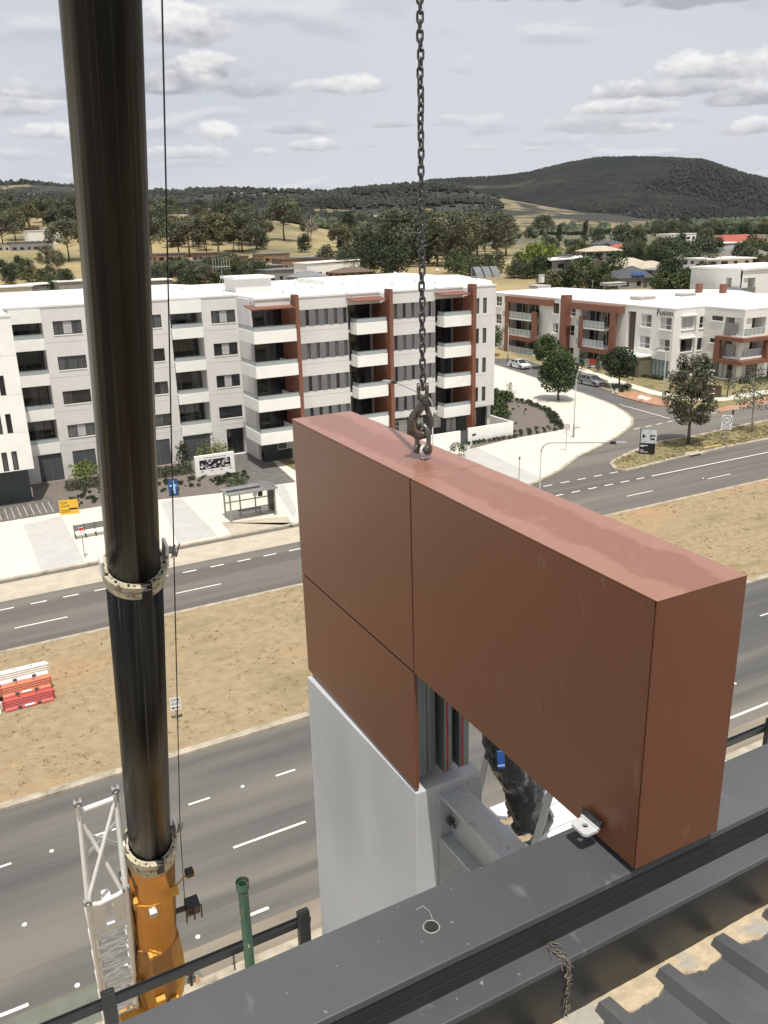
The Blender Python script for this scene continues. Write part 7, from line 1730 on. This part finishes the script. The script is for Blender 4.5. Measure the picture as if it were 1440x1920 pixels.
for px, py, h, lb in [(90, 505, 9, 'thin pale young gum left of the crane boom, front of the dry field'), (112, 508, 7.5, 'thinnest young gum beside the boom, front of the dry field')]: put('gum', px, py, h, lb, None, 2)
# the dead white tree
p = terrain_hit(583, 455); z = T(p[0], p[1]); D_ = thing('dead_tree', 'bare dead grey tree on the open dry field', 'tree', (p[0], p[1], z)); rn = random.Random(9); w = MB(); L0 = np.array([p[0], p[1], z]); hh = 17
w.tube([L0, L0 + (0, 0, hh * .3), L0 + (.5, 0, hh * .6)], [.55, .4, .22], 7)
for i in range(22):
    a = i * 2.4; st_ = L0 + np.array([.3, 0, hh * rn.uniform(.28, .6)]); e = st_ + np.array([math.cos(a) * rn.uniform(3, 7), math.sin(a) * rn.uniform(3, 7), rn.uniform(2, 7)]); m_ = (st_ + e) / 2 + np.array([0, 0, rn.uniform(-.5, 1)])
    w.tube([st_, m_, e], [.24, .15, .05], 5)
    for k in range(4): e2 = m_ + (e - m_) * rn.uniform(.1, .9); w.tube([e2, e2 + np.array([rn.gauss(0, 1.6), rn.gauss(0, 1.6), rn.uniform(.3, 2.2)])], [.09, .03], 4)
w.build('branches', bark_dead, D_)
# belts
scatter(['gum', 'gum', 'gum', 'dark'], [(rnd.uniform(280, 520), rnd.uniform(438, 476)) for _ in range(24)] + [(rnd.uniform(560, 720), rnd.uniform(446, 474)) for _ in range(9)], (9, 13), ('grey-green gum', 'of the dry field grove'), 'gum trees of the field grove')
G1 = (('olive gum tree', 'of the belt behind the chain'), 'gum trees of the middle belt')
pts = [(720 + 15.5 * i + rnd.uniform(-8, 8), 455 + (i % 3) * 16 + rnd.uniform(-6, 6)) for i in range(15)] + [(725 + 12 * i, 436 + rnd.uniform(-6, 6)) for i in range(14)] + [(735 + 17 * i, 494 + rnd.uniform(-6, 6)) for i in range(8)] + [(825 + 14 * i, 478 + rnd.uniform(-8, 8)) for i in range(7)]
scatter(['gum', 'gum', 'gum', 'dark'], pts, (13, 19), *G1)
scatter(['dark', 'gum'], [(650 + 12 * i + rnd.uniform(-5, 5), 440 + rnd.uniform(-8, 8)) for i in range(9)] + [(690 + 14 * i, 425 + rnd.uniform(-4, 4)) for i in range(6)], (15, 20), ('tall dark tree', 'left of the chain'), 'dark trees left of the chain')
scatter(['dark', 'conifer'], [(612, 500), (650, 512), (665, 500), (683, 508), (702, 512), (722, 516), (742, 518), (640, 490), (690, 492), (712, 495), (672, 482), (700, 478)], (9, 13), ('dense dark tree', 'near the long white house'), 'dense trees beside the white house')
scatter(['dark', 'green'], [(862, 516), (880, 518), (898, 516), (915, 514), (870, 506), (890, 506), (932, 512), (850, 512)], (6, 9), ('bushy dark tree', 'behind the solar heaters'), 'bushy trees behind the solar heaters')
scatter(['green', 'green', 'dark', 'gum'], [(292 + 13.5 * i + rnd.uniform(-5, 5), 536 + rnd.uniform(-6, 5)) for i in range(16)] + [(300 + 16 * i, 522 + rnd.uniform(-5, 5)) for i in range(12)], (6.5, 10), ('leafy green tree', 'before the brick terraces'), 'trees behind the apartment roof')
scatter(['green', 'dark'], [(8, 520), (25, 524), (45, 526), (38, 512), (62, 530), (80, 534), (95, 546), (110, 552), (130, 552), (18, 535), (95, 530), (120, 536), (52, 518)], (6.5, 10), ('garden tree', 'left of the boom'), 'garden trees at the left')
scatter(['gum', 'dark'], [(rnd.uniform(-10, 150), rnd.uniform(412, 440)) for _ in range(16)] + [(rnd.uniform(230, 330), rnd.uniform(415, 445)) for _ in range(8)], (12, 18), ('far dark gum', 'on the left slope'), 'far gum trees on the slope')
scatter(['dark', 'gum'], [(rnd.uniform(350, 780), rnd.uniform(408, 425)) for _ in range(24)], (12, 18), ('far dark tree', 'along the ridge foot'), 'far trees under the ridge')
for px, py, h, k, lb in [(991, 448, 9.5, 'dark', 'round dark tree on the pale paddock'), (1048, 452, 13, 'conifer', 'left dark conifer beside the pale paddock'), (1096, 452, 15, 'conifer', 'right dark conifer beside the pale paddock'), (1121, 455, 10, 'dark', 'small dark tree right of the conifer pair'), (1000, 512, 10, 'bright', 'bright yellow-green tree left of the white-roofed house'), (1022, 508, 9, 'bright', 'second bright yellow-green tree beside the white-roofed house'), (975, 500, 6, 'green', 'small olive tree left of the bright yellow-green trees'), (1092, 530, 9, 'green', 'grey-green tree right of the white-roofed house'), (1148, 524, 9.5, 'green', 'round brownish tree left of the solar panel house'), (1246, 542, 8, 'dark', 'round dark tree left of the long low grey house'), (1165, 462, 13, 'dark', 'dark tree left above the red-tiled house'), (1282, 446, 16, 'dark', 'big round dark tree behind the white two-storey house')]: put(k, px, py, h, lb, None)
scatter(['dark', 'green'], [(960 + 13 * i, 522 + rnd.uniform(-4, 4)) for i in range(14)] + [(1020 + 12 * i, 544 + rnd.uniform(-2, 3)) for i in range(11)], (4.5, 7.5), ('dark hedge-like tree', 'behind the white roofs'), 'trees along the back of the white roofs')
scatter(['dark', 'green', 'dark'], [(rnd.uniform(1175, 1345), rnd.uniform(470, 508)) for _ in range(42)], (6, 9.5), ('dark leafy tree', 'of the suburb centre'), 'trees in the middle of the suburb')
scatter(['dark', 'green'], [(rnd.uniform(985, 1180), rnd.uniform(460, 492)) for _ in range(24)], (5, 8), ('leafy tree', 'behind the white-roofed house'), 'trees behind the white-roofed house')
scatter(['dark', 'gum'], [(rnd.uniform(1170, 1440), rnd.uniform(436, 458)) for _ in range(30)], (7, 12), ('dark tree', 'at the suburb far edge'), 'trees at the far side of the suburb')
scatter(['dark', 'green'], [(rnd.uniform(1395, 1450), rnd.uniform(478, 500)) for _ in range(8)] + [(rnd.uniform(1210, 1330), rnd.uniform(538, 550)) for _ in range(10)] + [(1385, 508), (1402, 512), (1330, 520)], (5, 9), ('garden tree', 'at the suburb right side'), 'garden trees at the right')
for p_ in list(fresh.values()):
    for ch in list(p_.children): bpy.data.objects.remove(ch)
    bpy.data.objects.remove(p_)
for i, p_ in enumerate(P_sh):
    if not used[i]: print('unused shrub', i)

# ------------------------------------------------------------------ the air between here and the hills
hz = bpy.data.materials.new('haze'); hz.use_nodes = True; t = hz.node_tree; t.nodes.clear()
pv = t.nodes.new('ShaderNodeVolumePrincipled'); pv.inputs['Color'].default_value = (.80, .87, .97, 1); pv.inputs['Density'].default_value = 1.5e-5
ou = t.nodes.new('ShaderNodeOutputMaterial'); t.links.new(pv.outputs[0], ou.inputs['Volume'])
tag(MB().box(-7500, 7500, -1500, 7500, -40, 520).build('haze', hz), kind='stuff')
